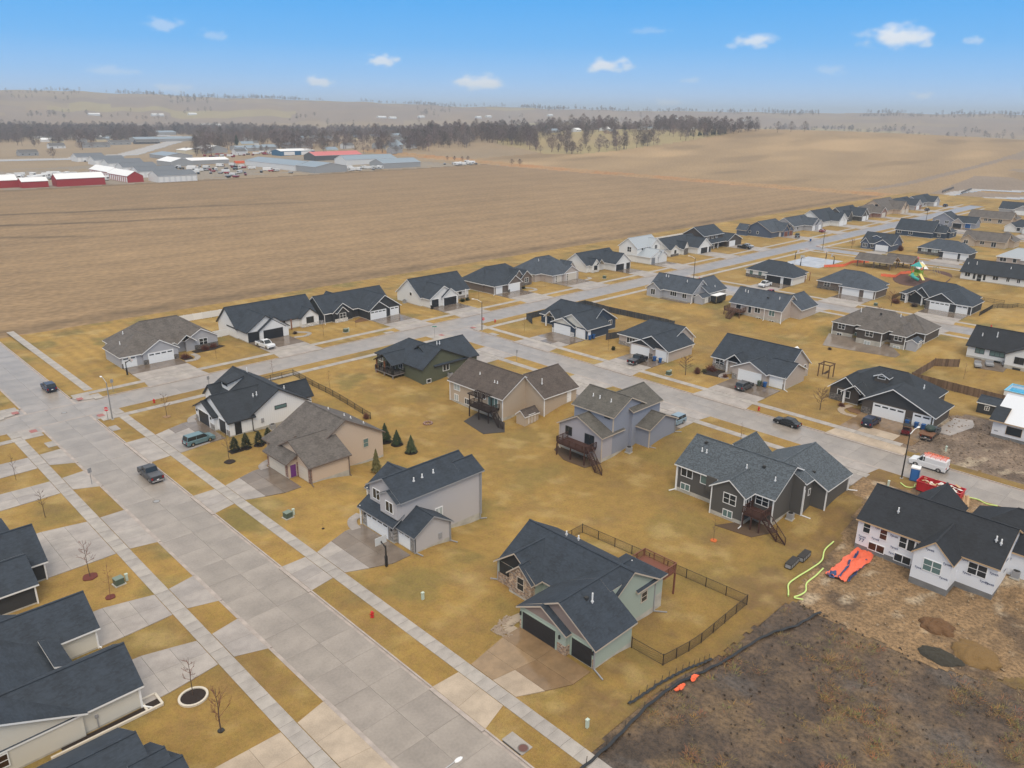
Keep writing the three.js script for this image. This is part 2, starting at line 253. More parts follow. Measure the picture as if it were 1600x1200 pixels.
// ---------------------------------------------------------------- near ground: lawn, bare soil, clay
{
  const cuts = (lo, hi, step, extra) => { const s = new Set(); for (let v = lo; v <= hi; v += step) s.add(Math.round(v * 100) / 100); for (const e of extra) { s.add(e); } let a = [...s].sort((p, q) => p - q); return a.filter((v, i) => extra.includes(v) || !extra.some(e => Math.abs(e - v) < step * 0.35)); };
  const ex = [30.0, 38.9, 123.2, 131.8, 224.2, 232.6, 325.3, 333.7, 426, 434.4].flatMap((v, i) => [v, i % 2 ? v + CORNER : v - CORNER]).concat([575]), ez = [-160.0, -151.3, -163.3, -148.0];
  const xs = [...cuts(-60, 43.5, 1, ex.filter(v => v < 43.5)), ...cuts(44, 121.9, 0.45, []), ...cuts(122, 163.9, 0.8, ex.filter(v => v > 121 && v < 164)), ...cuts(164, 640, 2, ex.filter(v => v > 164))], zs = [...cuts(-222, -46.1, 0.9, ez), ...cuts(-46, 30, 0.45, [])];
  const B = { lawn: [], soil: [], clay: [] }, kind = (x, z) => {
    const n = 1.1 * fbm(x / 3, z / 3, 3), m = 1.1 * fbm(x / 3 + 40, z / 3, 3);
    if (inPoly(x + n, z + m, CLAY) || inPoly(x + n, z + m, CLAY2) || inPoly(x + n, z + m, BARE)) return 'clay';
    if (inPoly(x + n, z + m, SOIL)) return 'soil';
    return 'lawn';
  };
  const near = [0.375, 0.235, 0.066], col = {
    lawn(x, z) { // straw-gold dormant turf: each lot a little different, olive and brown patches, mowing stripes, wear
      const a = fbm(x / 16, z / 16, 4), b = fbm(x / 2.6 + 9, z / 2.6, 3), c = fbm(x / 5 - 31, z / 5 + 11, 4), e = fbm(x / 1.1, z / 1.1 + 40, 2), g = smooth(-0.02, 0.3, fbm(x / 8 + 70, z / 8, 4) + 0.12 * b), br = smooth(0.02, 0.3, fbm(x / 6 - 20, z / 6 + 60, 4) + 0.16 * b);
      const lot = hash(Math.floor((x + (z > -150 ? 2 : 0)) / (z < -160 ? 27 : 38.5)), Math.floor((z + 3) / 25.5)), close = smooth(-58, -22, z) * smooth(40, 56, x), mow = z < -160 ? x : z;
      let q = [0.325, 0.205, 0.056].map(k => k * (1 + 0.34 * a + 0.16 * b + 0.12 * e) * (0.9 + 0.2 * lot));
      q = q.map((k, i) => mix(k, [0.185, 0.15, 0.046][i], 0.62 * g * (0.5 + lot)));
      q = q.map((k, i) => mix(k, [0.165, 0.10, 0.05][i], br * (0.28 + 0.5 * close)));
      q = q.map((k, i) => mix(k, [0.43, 0.31, 0.125][i], 0.6 * smooth(0.06, 0.36, c)));
      const st = Math.sin(mow * 2.2 + 0.5 * noise(x / 7, z / 7)); q = q.map(k => k * (1 + (z < -160 ? 0.07 : 0.035 * lot) * st) * (1 - 0.14 * close));
      const wear = [[1.6, 0], [-1.6, 0], [0, 1.6], [0, -1.6], [3, 1], [-3, -1]].filter(([p, r]) => inPoly(x + p, z + r, SOIL) || inPoly(x + p, z + r, CLAY) || inPoly(x + p, z + r, CLAY2)).length / 6; if (x > 40 && x < 170 && z > -60) q = q.map((k, i) => mix(k, [0.12, 0.078, 0.045][i], clamp(wear * 1.1 * (0.7 + b))));
      return q;
    },
    soil(x, z) { // wet brown loam, tan dead growth, grey standing water films, old wheel tracks
      const a = fbm(x / 7, z / 7, 5), b = fbm(x / 1.4 + 5, z / 1.4, 4), t = smooth(-0.12, 0.34, fbm(x / 6 + 50, z / 4, 5) + 0.22 * smooth(-22, 6, z - (x - 80) * 0.25) + 0.2 * b), w = smooth(0.1, 0.3, fbm(x / 4 - 80, z / 7, 4) - 0.1 * b), u = x * 0.55 + z * 0.83 + 1.5 * fbm(x / 10, z / 10, 2), tr = Math.max(0, Math.sin(u * 2.6)) ** 6 * smooth(0.0, 0.2, fbm(x / 14 + 3, z / 9, 2));
      let q = [0.082, 0.053, 0.033].map(k => k * (1 + 0.8 * a + 0.75 * b));
      q = q.map((k, i) => mix(k, [0.185, 0.118, 0.056][i] * (1 + 0.55 * b), 0.62 * t));
      q = q.map((k, i) => mix(k, [0.105, 0.088, 0.076][i], 0.62 * w));
      return q.map((k, i) => mix(k, [0.045, 0.035, 0.03][i], 0.5 * tr));
    },
    clay(x, z) {
      const a = fbm(x / 5, z / 5, 4), b = fbm(x / 1.1 + 5, z / 1.1, 3), tr = Math.sin((z - 0.22 * x + 1.6 * fbm(x / 9, z / 9, 2)) * 2.7) * smooth(-0.1, 0.3, fbm(x / 11 + 3, z / 5, 2) + 0.2), dk = smooth(0.1, 0.3, fbm(x / 6 + 33, z / 6 - 12, 4)), pale = smooth(0.14, 0.34, fbm(x / 3.5 + 90, z / 2.4, 3));
      let q = (x > 133 ? [0.20, 0.145, 0.105] : [0.245, 0.155, 0.078]).map(k => k * (1 + 0.42 * a + 0.30 * b + 0.12 * tr));
      q = q.map((k, i) => mix(k, [0.075, 0.05, 0.034][i], 0.7 * dk));
      return q.map((k, i) => mix(k, [0.47, 0.385, 0.275][i], 0.6 * pale));
    },
  };
  const rough = { lawn: 0.025, soil: 0.22, clay: 0.22 };
  const at = (x, z, k) => { let y = lie(x, z) - 0.04 + rough[k] * fbm(x / 1.7, z / 1.7, 2) * (inStreet(x, z) ? 0 : 1); if (k === 'soil') y -= 0.03; if (k === 'clay' && x < 130) y += 0.0 * Math.exp(-(((x - 100) / 2.2) ** 2) - (((z + 27) / 2.6) ** 2)) * smooth(0.0, 0.4, noise(x / 2, z / 2) + 0.4); return y; };
  const flat = (x, z) => { for (const s of Object.values(STREETS)) { const v = s.ax === 'z' ? x : z; if (v > s.a - 6 && v < s.b + 6) return 0.15; } return 1; };
  const idx = { lawn: new Map(), soil: new Map(), clay: new Map() }, pos = { lawn: [], soil: [], clay: [] }, cols = { lawn: [], soil: [], clay: [] }, uv = { lawn: [], soil: [], clay: [] };
  for (let i = 0; i + 1 < xs.length; i++) for (let j = 0; j + 1 < zs.length; j++) {
    const cx = (xs[i] + xs[i + 1]) / 2, cz = (zs[j] + zs[j + 1]) / 2;
    if (inStreet(cx, cz)) continue;
    if (cz > 8 && cx < 40 || cx < -10 && cz > -40) continue;
    const k = cx > 40 && cx < 170 && cz > -60 ? kind(cx, cz) : 'lawn', id = (a, b) => { const key = a * 4096 + b; let n = idx[k].get(key); if (n === undefined) { n = pos[k].length / 3; idx[k].set(key, n); const x = xs[a], z = zs[b]; const y = lie(x, z) + (at(x, z, k) - lie(x, z)) * flat(x, z); pos[k].push(x, y, z); cols[k].push(...col[k](x, z)); uv[k].push(x, z); } return n; };
    B[k].push(id(i, j), id(i, j + 1), id(i + 1, j + 1), id(i, j), id(i + 1, j + 1), id(i + 1, j));
  }
  const turf = tex(1024, (u, v) => { const b = tnoise(u, v, 120, 7), a = 0.84 + 0.10 * tnoise(u, v, 9, 4) + 0.10 * tnoise(u, v, 38, 3) + 0.15 * b + 0.34 * (rnd() - 0.5), g = 0.05 * tnoise(u, v, 17, 5); return [a, a * (0.985 + g), a * (0.94 - g)]; }), clod = tex(512, grey((u, v) => 0.75 + 0.35 * tnoise(u, v, 14, 5) + 0.3 * tnoise(u, v, 40, 6) + 0.25 * (rnd() - 0.5)));
  const mat = { lawn: M('winter lawn', [1.12, 1.12, 1.12], { map: turf, size: 13, rough: 0.95, vc: true, bump: turf, bumpScale: 0.06 }), soil: M('black soil', [1.25, 1.25, 1.25], { map: clod, size: 7, rough: 0.6, vc: true, bump: clod, bumpScale: 0.06 }), clay: M('clay', [1.25, 1.25, 1.25], { map: clod, size: 6, rough: 0.85, vc: true, bump: clod, bumpScale: 0.05 }) };
  for (const [k, name] of [['lawn', 'lawn'], ['soil', 'bare_soil'], ['clay', 'clay_ground']]) {
    const g = new THREE.BufferGeometry(); g.setAttribute('position', new THREE.Float32BufferAttribute(pos[k], 3)); g.setAttribute('uv', new THREE.Float32BufferAttribute(uv[k], 2)); g.setAttribute('color', new THREE.Float32BufferAttribute(cols[k], 3)); g.setIndex(B[k]); g.computeVertexNormals();
    const m = shade(new THREE.Mesh(g, mat[k])); m.name = name; m.userData.kind = 'structure'; scene.add(m);
  }
}
// ---------------------------------------------------------------- far ground: fields, ditch, valley, bluffs
{
  const zones = { crop_field: { c: [0.285, 0.188, 0.098] }, hill_field: { c: [0.325, 0.22, 0.115] }, grass_strip: { c: [0.36, 0.225, 0.11] }, dark_field: { c: [0.25, 0.19, 0.14] }, valley: { c: [0.29, 0.215, 0.135] }, yard_gravel: { c: [0.27, 0.225, 0.175] }, far_road: { c: [0.42, 0.40, 0.39] }, bluff: { c: [0.245, 0.18, 0.135] }, pasture: { c: [0.33, 0.265, 0.125] } };
  const road = nearLine;
  
  const ROAD2 = [[560, -156], [590, -170], [612, -184], [640, -194], [668, -196], [705, -192], [720, -160], [730, -100]], TRACK = [[640, -252], [691, -250], [908, -268], [1227, -288], [1900, -330]], ROAD3 = [[590, -182], [577, -143], [560, -60], [540, 60]], ROAD4 = [[612, -184], [660, -150], [760, -80]];
  const zone = (x, z) => {
    const d = Math.hypot(x, z);
    if (d < 2600 && road(x, z, HWY, 13)) return 'far_road';
    if (road(x, z, TRACK, 5)) return 'dark_field';
    if (road(x, z, ROAD2, 4.5) || road(x, z, ROAD3, 9) || road(x, z, ROAD4, 5)) return 'far_road';
    if (d > 2300) { const u = hash(Math.floor((x * 0.8 + z * 0.6) / 420), Math.floor((z * 0.8 - x * 0.6) / 260)); return u < 0.62 ? 'bluff' : u < 0.86 ? 'valley' : 'pasture'; }
    if (z < -222 && z > -640 - 8 * noise(x / 90, 3) && x < 590 + (z + 250) * 0.02 && x > -200) return 'crop_field';
    if (z < -216 && x < 596 && z > -222) return 'grass_strip';
    if (x >= 585 && x < 618 && z > -900 && z < -216) return 'grass_strip';
    if (z < -640 && z > -870 && x > 60 && x < 560) return fbm(x / 40, z / 40, 3) > 0.1 ? 'valley' : 'yard_gravel';
    const bb = bearing(x, z) / R; if (bb > -5 && bb < 14.5 && d > edge(bb) && d < 1500) return bb > -1.2 ? 'pasture' : 'valley';
    if (x >= 618 && z < -208 - (x - 650) * 0.15 && (z > -700 || x > 900)) return 'hill_field';
    if (x > 596 && z > -290) return fbm(x / 120, z / 120, 2) > -0.05 ? 'dark_field' : 'hill_field';
    return 'valley';
  };
  const tone = (k, x, z, d) => {
    const c = zones[k].c, a = fbm(x / 60, z / 60, 4), b = fbm(x / 9, z / 9, 2) * (1 - smooth(400, 1200, d)); let s = 1 + 0.20 * a + 0.22 * b;
    if (k === 'crop_field') { // stubble rows, drill lines and the wet dark bands
      const wob = z + 5 * fbm(x / 70, z / 50, 2);
      s *= 1 + 0.05 * Math.sin(wob * 0.55) + 0.05 * Math.sin(wob * 0.19 + 1.3);
      for (const [ax, az, bx, bz, w, q] of [[60, -506, 303, -434, 3.4, 0.62], [50, -462, 234, -393, 3.2, 0.58], [60, -418, 125, -377, 3.0, 0.55], [130, -470, 200, -448, 2, 0.3]]) { const L = Math.hypot(bx - ax, bz - az), t = ((x - ax) * (bx - ax) + (z - az) * (bz - az)) / L, n = ((x - ax) * (bz - az) - (z - az) * (bx - ax)) / L + 2.2 * noise(t / 22, az); s *= 1 - q * Math.exp(-((n / w) ** 2)) * smooth(-10, 10, t) * (1 - smooth(L * 0.55, L, t)) * clamp(0.9 + 0.9 * fbm(x / 10, z / 6, 2), 0, 1.2); }
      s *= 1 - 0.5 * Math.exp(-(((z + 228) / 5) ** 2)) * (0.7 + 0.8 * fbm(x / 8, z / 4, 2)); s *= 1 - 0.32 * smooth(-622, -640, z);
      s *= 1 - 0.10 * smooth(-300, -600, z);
    }
    if (k === 'hill_field') s *= 1 + 0.05 * Math.sin((z + 0.3 * x) / 14) + 0.25 * smooth(0.1, 0.3, fbm(x / 260, z / 120, 2)) - 0.2 * smooth(0.12, 0.22, fbm(x / 220 + 7, z / 70, 2));
    if (k === 'grass_strip') { const o = smooth(-0.1, 0.3, fbm(x / 25, z / 25, 3)); return [c[0] * s * (1 + 0.1 * o), c[1] * s * (1 - 0.10 * o), c[2] * s * (1 - 0.25 * o)]; }
    if (k === 'valley' || k === 'bluff' || k === 'pasture') { const o = smooth(-0.2, 0.3, fbm(x / 160 + 4, z / 160, 3)); return [mix(c[0], 0.34, o * 0.4) * s, mix(c[1], 0.235, o * 0.4) * s, mix(c[2], 0.135, o * 0.4) * s]; }
    if (k === 'far_road') return c;
    return c.map(v => v * s);
  };
  const bs = []; for (let b = -38; b <= 38.001; b += 0.1) bs.push(b * R); for (let b = 42; b <= 318; b += 6) bs.push(b * R);
  const rs = [0]; for (let r = 190; r < 330; r += 2.2) rs.push(r); { let th = Math.atan(54 / 330); while (th > 0.0035) { rs.push(54 / Math.tan(th)); th -= 0.00078; } } for (let r = rs[rs.length - 1] * 1.04; r < 15000; r *= 1.035) rs.push(r);
  const P = [], C = [], U = [], H = rs.length, at = [];
  for (const b of bs) for (const r of rs) {
    const q = b - 0.79238, x = Math.cos(q) * r, z = Math.sin(q) * r; let y = -0.45 + farLie(x, z);
    if (x > -80 && x < 636 && z > -219 && z < 80) y -= 2.6; // under the lawns
    if (x > 597 && x < 604 && z < -216 && z > -900) y -= 1.6; // ditch
    P.push(x, y, z); U.push(x, z); at.push(null);
  }
  const T = {}; for (const k in zones) T[k] = [];
  const nb = bs.length;
  for (let i = 0; i < nb; i++) for (let j = 0; j + 1 < H; j++) {
    const a = i * H + j, b = ((i + 1) % nb) * H + j, x = (P[3 * a] + P[3 * b + 3]) / 2, z = (P[3 * a + 2] + P[3 * b + 5]) / 2;
    T[zone(x, z)].push(a, b, b + 1, a, b + 1, a + 1);
  }
  const stub = tex(512, grey((u, v) => 0.84 + 0.2 * tnoise(u, v, 11, 13) + 0.16 * (rnd() - 0.5)));
  for (const k in zones) {
    if (!T[k].length) continue;
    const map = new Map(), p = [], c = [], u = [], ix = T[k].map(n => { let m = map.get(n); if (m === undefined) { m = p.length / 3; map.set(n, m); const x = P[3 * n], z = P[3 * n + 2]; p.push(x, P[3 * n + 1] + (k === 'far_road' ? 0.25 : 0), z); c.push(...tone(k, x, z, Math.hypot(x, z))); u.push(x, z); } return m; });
    const g = new THREE.BufferGeometry(); g.setAttribute('position', new THREE.Float32BufferAttribute(p, 3)); g.setAttribute('color', new THREE.Float32BufferAttribute(c, 3)); g.setAttribute('uv', new THREE.Float32BufferAttribute(u, 2)); g.setIndex(ix); g.computeVertexNormals();
    const m = shade(new THREE.Mesh(g, M('ground ' + k, [1.1, 1.1, 1.1], { map: stub, size: 23, rough: 0.95, vc: true }))); m.name = { far_road: 'country_road', bluff: 'hills', valley: 'valley_land', pasture: 'pasture_land', yard_gravel: 'gravel_ground' }[k] ?? k; m.userData.kind = 'structure'; scene.add(m);
  }
}
// ---------------------------------------------------------------- concrete streets, kerbs, walks, driveways: every slab its own piece
const CON = [['street concrete', [0.335, 0.292, 0.256]], ['street concrete b', [0.328, 0.286, 0.25]], ['street concrete c', [0.342, 0.298, 0.262]], ['street concrete d', [0.331, 0.289, 0.253]]].map(([k, c]) => M(k, c, { map: G.stain, size: 11, rough: 0.3 }));
const WALK = [[0.41, 0.37, 0.337], [0.385, 0.348, 0.317], [0.43, 0.39, 0.352], [0.37, 0.335, 0.307]].map((c, i) => M('walk concrete ' + i, c, { map: G.stain, size: 5, rough: 0.6 }));
const DRV = [[0.40, 0.355, 0.325], [0.375, 0.335, 0.31], [0.42, 0.375, 0.34]].map((c, i) => M('drive concrete ' + i, c, { map: G.stain, size: 6, rough: 0.5 }));
const NEWD = [[0.47, 0.375, 0.28], [0.49, 0.395, 0.30], [0.455, 0.36, 0.27]].map((c, i) => M('new drive concrete ' + i, c, { map: G.stain, size: 6, rough: 0.55 }));
const WETD = [[0.20, 0.155, 0.12], [0.225, 0.18, 0.145], [0.18, 0.14, 0.11]].map((c, i) => M('wet drive concrete ' + i, c, { map: G.stain, size: 6, rough: 0.16 }));
const WETN = [[0.27, 0.175, 0.095], [0.31, 0.21, 0.12], [0.24, 0.155, 0.085]].map((c, i) => M('wet new concrete ' + i, c, { map: G.stain, size: 4, rough: 0.14 }));
const PINK = M('pinkish gutter concrete', [0.45, 0.385, 0.345], { map: G.stain, size: 4, rough: 0.6 }), RAMP = M('red tactile paving', [0.42, 0.17, 0.16], { map: G.speck, size: 0.5, rough: 0.8 }), JOINT = M('joint', [0.17, 0.15, 0.135], { rough: 0.9 });
const pick = (a, k = rnd()) => a[Math.floor(k * a.length) % a.length];
const slabGeos = {};
function slabGeo(w, l) { const k = `${w.toFixed(2)} ${l.toFixed(2)}`; slabGeos[k] ??= [0, 1, 2, 3].map(() => { const m = new MB(), ox = rr(0, 20), oz = rr(0, 20); m.box(-w / 2 + ox, w / 2 + ox, -0.2, 0, -l / 2 + oz, l / 2 + oz, 'b'); return m.geo(ox, 0, oz); }); return pick(slabGeos[k]); }
const DRIVES = []; // filled by the houses below, laid at the end of this file's caller
const openings = (S, side) => DRIVES.filter(d => d.S === S && d.side === side && d.k0 !== undefined).map(d => [d.k0, d.k1]);
function layStreets() {
  for (const [key, s] of Object.entries(STREETS)) {
    const st = struct('street', `wet pale concrete street, ${{ A: 'the wide one running down past the pickup truck', B: 'the long one crossing between the rows of houses', C: 'with the white van and black sedan', D: 'behind the house with the enclosed trailer', E: 'beside the playground', F: 'beyond the slate blue houses' }[key]}`);
    const g = 0.45, lanes = 2, w = (s.b - s.a - 2 * g) / lanes, put = (m, along, across, y) => s.ax === 'z' ? m.position.set(across, y, along) : m.position.set(along, y, across);
    const bed = new MB(), b0 = s.ax === 'z' ? [s.a, s.b, s.from, s.to] : [s.from, s.to, s.a, s.b]; bed.face([[b0[0], -0.16, b0[3]], [b0[1], -0.16, b0[3]], [b0[1], -0.16, b0[2]], [b0[0], -0.16, b0[2]]]); part(st, 'joint_bed', bed.geo(), JOINT);
    const cross = Object.entries(STREETS).filter(([k, o]) => o.ax !== s.ax), skip = (along) => key !== 'B' && along > -160 && along < -151.3;
    for (const [from, to] of key === 'A' ? [[s.from, -160], [-151.3, s.to]] : [[s.from, s.to]]) { const n = Math.round((to - from) / 4.6), l = (to - from) / n; for (let i = 0; i < n; i++) { const c = from + (i + 0.5) * l; for (let q = 0; q < lanes; q++) { const lw = w - 0.018, ll = l - 0.018; const m = part(st, 'slab', s.ax === 'z' ? slabGeo(lw, ll) : slabGeo(ll, lw), pick(CON)); put(m, c, s.a + g + (q + 0.5) * w, -0.12 + 0.003 * ((i + q) % 3)); } } }
    for (const side of [-1, 1]) { // gutter and kerb, with dropped lengths at the driveways and gaps at the crossings
      const e = side < 0 ? s.a : s.b, op = openings(key, side), gaps = key === 'B' ? Object.entries(STREETS).filter(([k]) => k !== 'B' && !(side < 0 && k !== 'A')).map(([, o]) => [o.a - CORNER, o.b + CORNER]) : [[-163.3, -160], [-151.3, -148]];
      const cuts = [s.from, s.to]; for (const [a, b] of [...op, ...gaps]) cuts.push(a, b); cuts.sort((a, b) => a - b);
      for (let i = 0; i + 1 < cuts.length; i++) {
        const a = Math.max(cuts[i], s.from), b = Math.min(cuts[i + 1], s.to), c = (a + b) / 2; if (b - a < 0.2) continue;
        if (key === 'B' ? gaps.some(([p, q]) => c > p && c < q) && !op.some(([p, q]) => c > p && c < q) && false : skip(c)) continue;
        const gap = gaps.some(([p, q]) => c > p && c < q), open = op.some(([p, q]) => c > p && c < q), k = new MB(), x0 = side < 0 ? e : e - g, x1 = side < 0 ? e + g : e, bx = (p, q, y0, y1) => s.ax === 'z' ? k.box(p, q, y0, y1, a + 0.01, b - 0.01) : k.box(a + 0.01, b - 0.01, y0, y1, p, q);
        bx(x0, x1, -0.3, open ? -0.02 : -0.115); if (!open && !gap) { if (side < 0) bx(x0 - 0.02, x0 + 0.15, -0.3, 0.03); else bx(x1 - 0.15, x1 + 0.02, -0.3, 0.03); }
        part(st, open ? 'dropped_kerb' : gap ? 'gutter' : 'kerb', k.geo(), PINK);
      }
    }
  }
  // corner plots: apron level with the street, a rounded walk corner and a red ramp
  for (const k of ['A', 'C', 'D', 'E', 'F']) for (const [ex, sx] of [[STREETS[k].a, -1], [STREETS[k].b, 1]]) for (const [ez, sz] of k === 'A' ? [[-160, -1], [-151.3, 1]] : [[-151.3, 1]]) {
    const c = struct('street_corner'), m = new MB(), X = [ex, ex + sx * CORNER].sort((a, b) => a - b), Z = [ez, ez + sz * CORNER].sort((a, b) => a - b);
    m.box(X[0], X[1], -0.3, -0.118, Z[0], Z[1], 'b'); part(c, 'apron', m.geo(), pick(CON));
    const P = [], cx = ex + sx * CORNER, cz = ez + sz * CORNER; P.push([cx, cz]); for (let i = 0; i <= 8; i++) { const a = i / 8 * Math.PI / 2; P.push([cx - sx * Math.cos(a) * (CORNER - 0.2), cz - sz * Math.sin(a) * (CORNER - 0.2)]); }
    part(c, 'kerb_return', new MB().prism(P, -0.3, 0.02).geo(), WALK[0]);
    const r = new MB(); r.box(...[cx - sx * 2.7, cx - sx * 1.6].sort((a, b) => a - b), 0, 0.03, ...[cz - sz * 2.4, cz - sz * 0.9].sort((a, b) => a - b)); part(c, 'ramp_panel', r.geo(), RAMP);
  }
  // walks
  for (const [key, s] of Object.entries(STREETS)) for (const side of [-1, 1]) {
    const c = side < 0 ? s.a - 4.1 : s.b + 4.1, w = 1.58, st = struct('sidewalk'), many = new MB(); let from = s.from, to = s.to;
    if (key === 'A') { to = side > 0 ? -26.5 : 40; } if (key === 'C') { from = -151.3; to = side > 0 ? -41 : -40; } if (key === 'B' && side > 0) { to = 560; }
    const n = Math.round((to - from) / 1.62), l = (to - from) / n;
    for (let i = 0; i < n; i++) {
      const a = from + (i + 0.5) * l, x = s.ax === 'z' ? c : a, z = s.ax === 'z' ? a : c;
      if (key !== 'B' && z > -160 && z < -151.3) continue; if (key === 'B' && Object.entries(STREETS).some(([k, o]) => k !== 'B' && (side > 0 || k === 'A') && x > o.a && x < o.b)) continue; if (key !== 'B' && (Math.abs(z + 164.3) < 0.9 || Math.abs(z + 147.2) < 0.9)) continue;
      if (Math.hypot(x, z) < 178) { const m = part(st, 'slab', s.ax === 'z' ? slabGeo(w, l - 0.025) : slabGeo(l - 0.025, w), WALK[(Math.floor(i / 9 + 3 * Math.sin(i)) % 4 + 4) % 4]); m.position.set(x, lie(x, z) + 0.035 + 0.006 * ((i * 7) % 3), z); }
      else { const hx = s.ax === 'z' ? w / 2 : l / 2 - 0.012, hz = s.ax === 'z' ? l / 2 - 0.012 : w / 2; many.box(x - hx, x + hx, -0.1, 0.035, z - hz, z + hz, 'b'); }
    }
    if (!many.empty) { const m = part(st, 'paving', many.geo(), WALK[2]); m.userData.kind = 'stuff'; }
  }
}
// a driveway: front of the garage -> walk -> kerb, in a grid of slabs; S street, side of it, [h0,h1] at the garage, [k0,k1] at the kerb
function driveway(S, side, front, h0, h1, o = {}) {
  const s = STREETS[S], e = side < 0 ? s.a : s.b, wo = e + side * 4.95, wi = e + side * 3.25, ax = s.ax, sl = o.slant ?? 0;
  const d = { S, side, k0: (o.w0 ?? h0) - 0.4, k1: (o.w1 ?? h1) + 0.5 }; if (o.k) [d.k0, d.k1] = o.k; DRIVES.push(d);
  const g = struct('driveway'), cols = o.cols ?? Math.max(2, Math.round((h1 - h0) / 3.2)), P = (a, c, y) => ax === 'z' ? [c, y, a] : [a, y, c], dry = o.new ? NEWD : DRV, wet = o.new ? WETN : WETD;
  const quad = (a0, a1, c0, b0, b1, c1, mat) => { const m = new MB(), G2 = 0.012, sg = Math.sign(c1 - c0); m.prism([[a0 + G2, c0 + sg * G2], [a1 - G2, c0 + sg * G2], [b1 - G2, c1 - sg * G2], [b0 + G2, c1 - sg * G2]].map(([a, c]) => { const q = P(a, c, 0); return [q[0], q[2]]; }), (x, z) => Math.min(lie(x, z), 0) - 0.25, (x, z) => (Math.abs((ax === 'z' ? x : z) - e) < 0.1 ? 0.005 : 0.05)); part(g, 'slab', m.geo(), mat); };
  const w0 = o.w0 ?? h0 + sl * 0.8, w1 = o.w1 ?? h1 + sl * 0.8, len = Math.abs(front - wo), rows = Math.max(3, Math.round(len / 2.9));
  for (let r = 0; r < rows; r++) for (let c = 0; c < cols; c++) {
    const f0 = r / rows, f1 = (r + 1) / rows, L = f => mix(h0, w0, smooth(0.35, 1, f)), Rr = f => mix(h1, w1, smooth(0.35, 1, f)), A = (f, t) => mix(L(f), Rr(f), t);
    const wetness = o.dry ? 0 : 1 - (r + 0.6 * rnd()) / (rows * (o.wet ?? 0.6));
    quad(A(f0, c / cols), A(f0, (c + 1) / cols), mix(front, wo, f0), A(f1, c / cols), A(f1, (c + 1) / cols), mix(front, wo, f1), pick(wetness > 0.1 ? wet : dry));
  }
  for (let c = 0; c < cols; c++) quad(mix(w0, w1, c / cols), mix(w0, w1, (c + 1) / cols), wi, mix(d.k0, d.k1, c / cols), mix(d.k0, d.k1, (c + 1) / cols), e, pick(dry));
  return g;
}
function pad(name, poly, mat, y = 0.02) { const g = struct(name); part(g, 'slab', new MB().prism(poly, (x, z) => lie(x, z) - 0.3, (x, z) => lie(x, z) + y).geo(), mat); return g; }
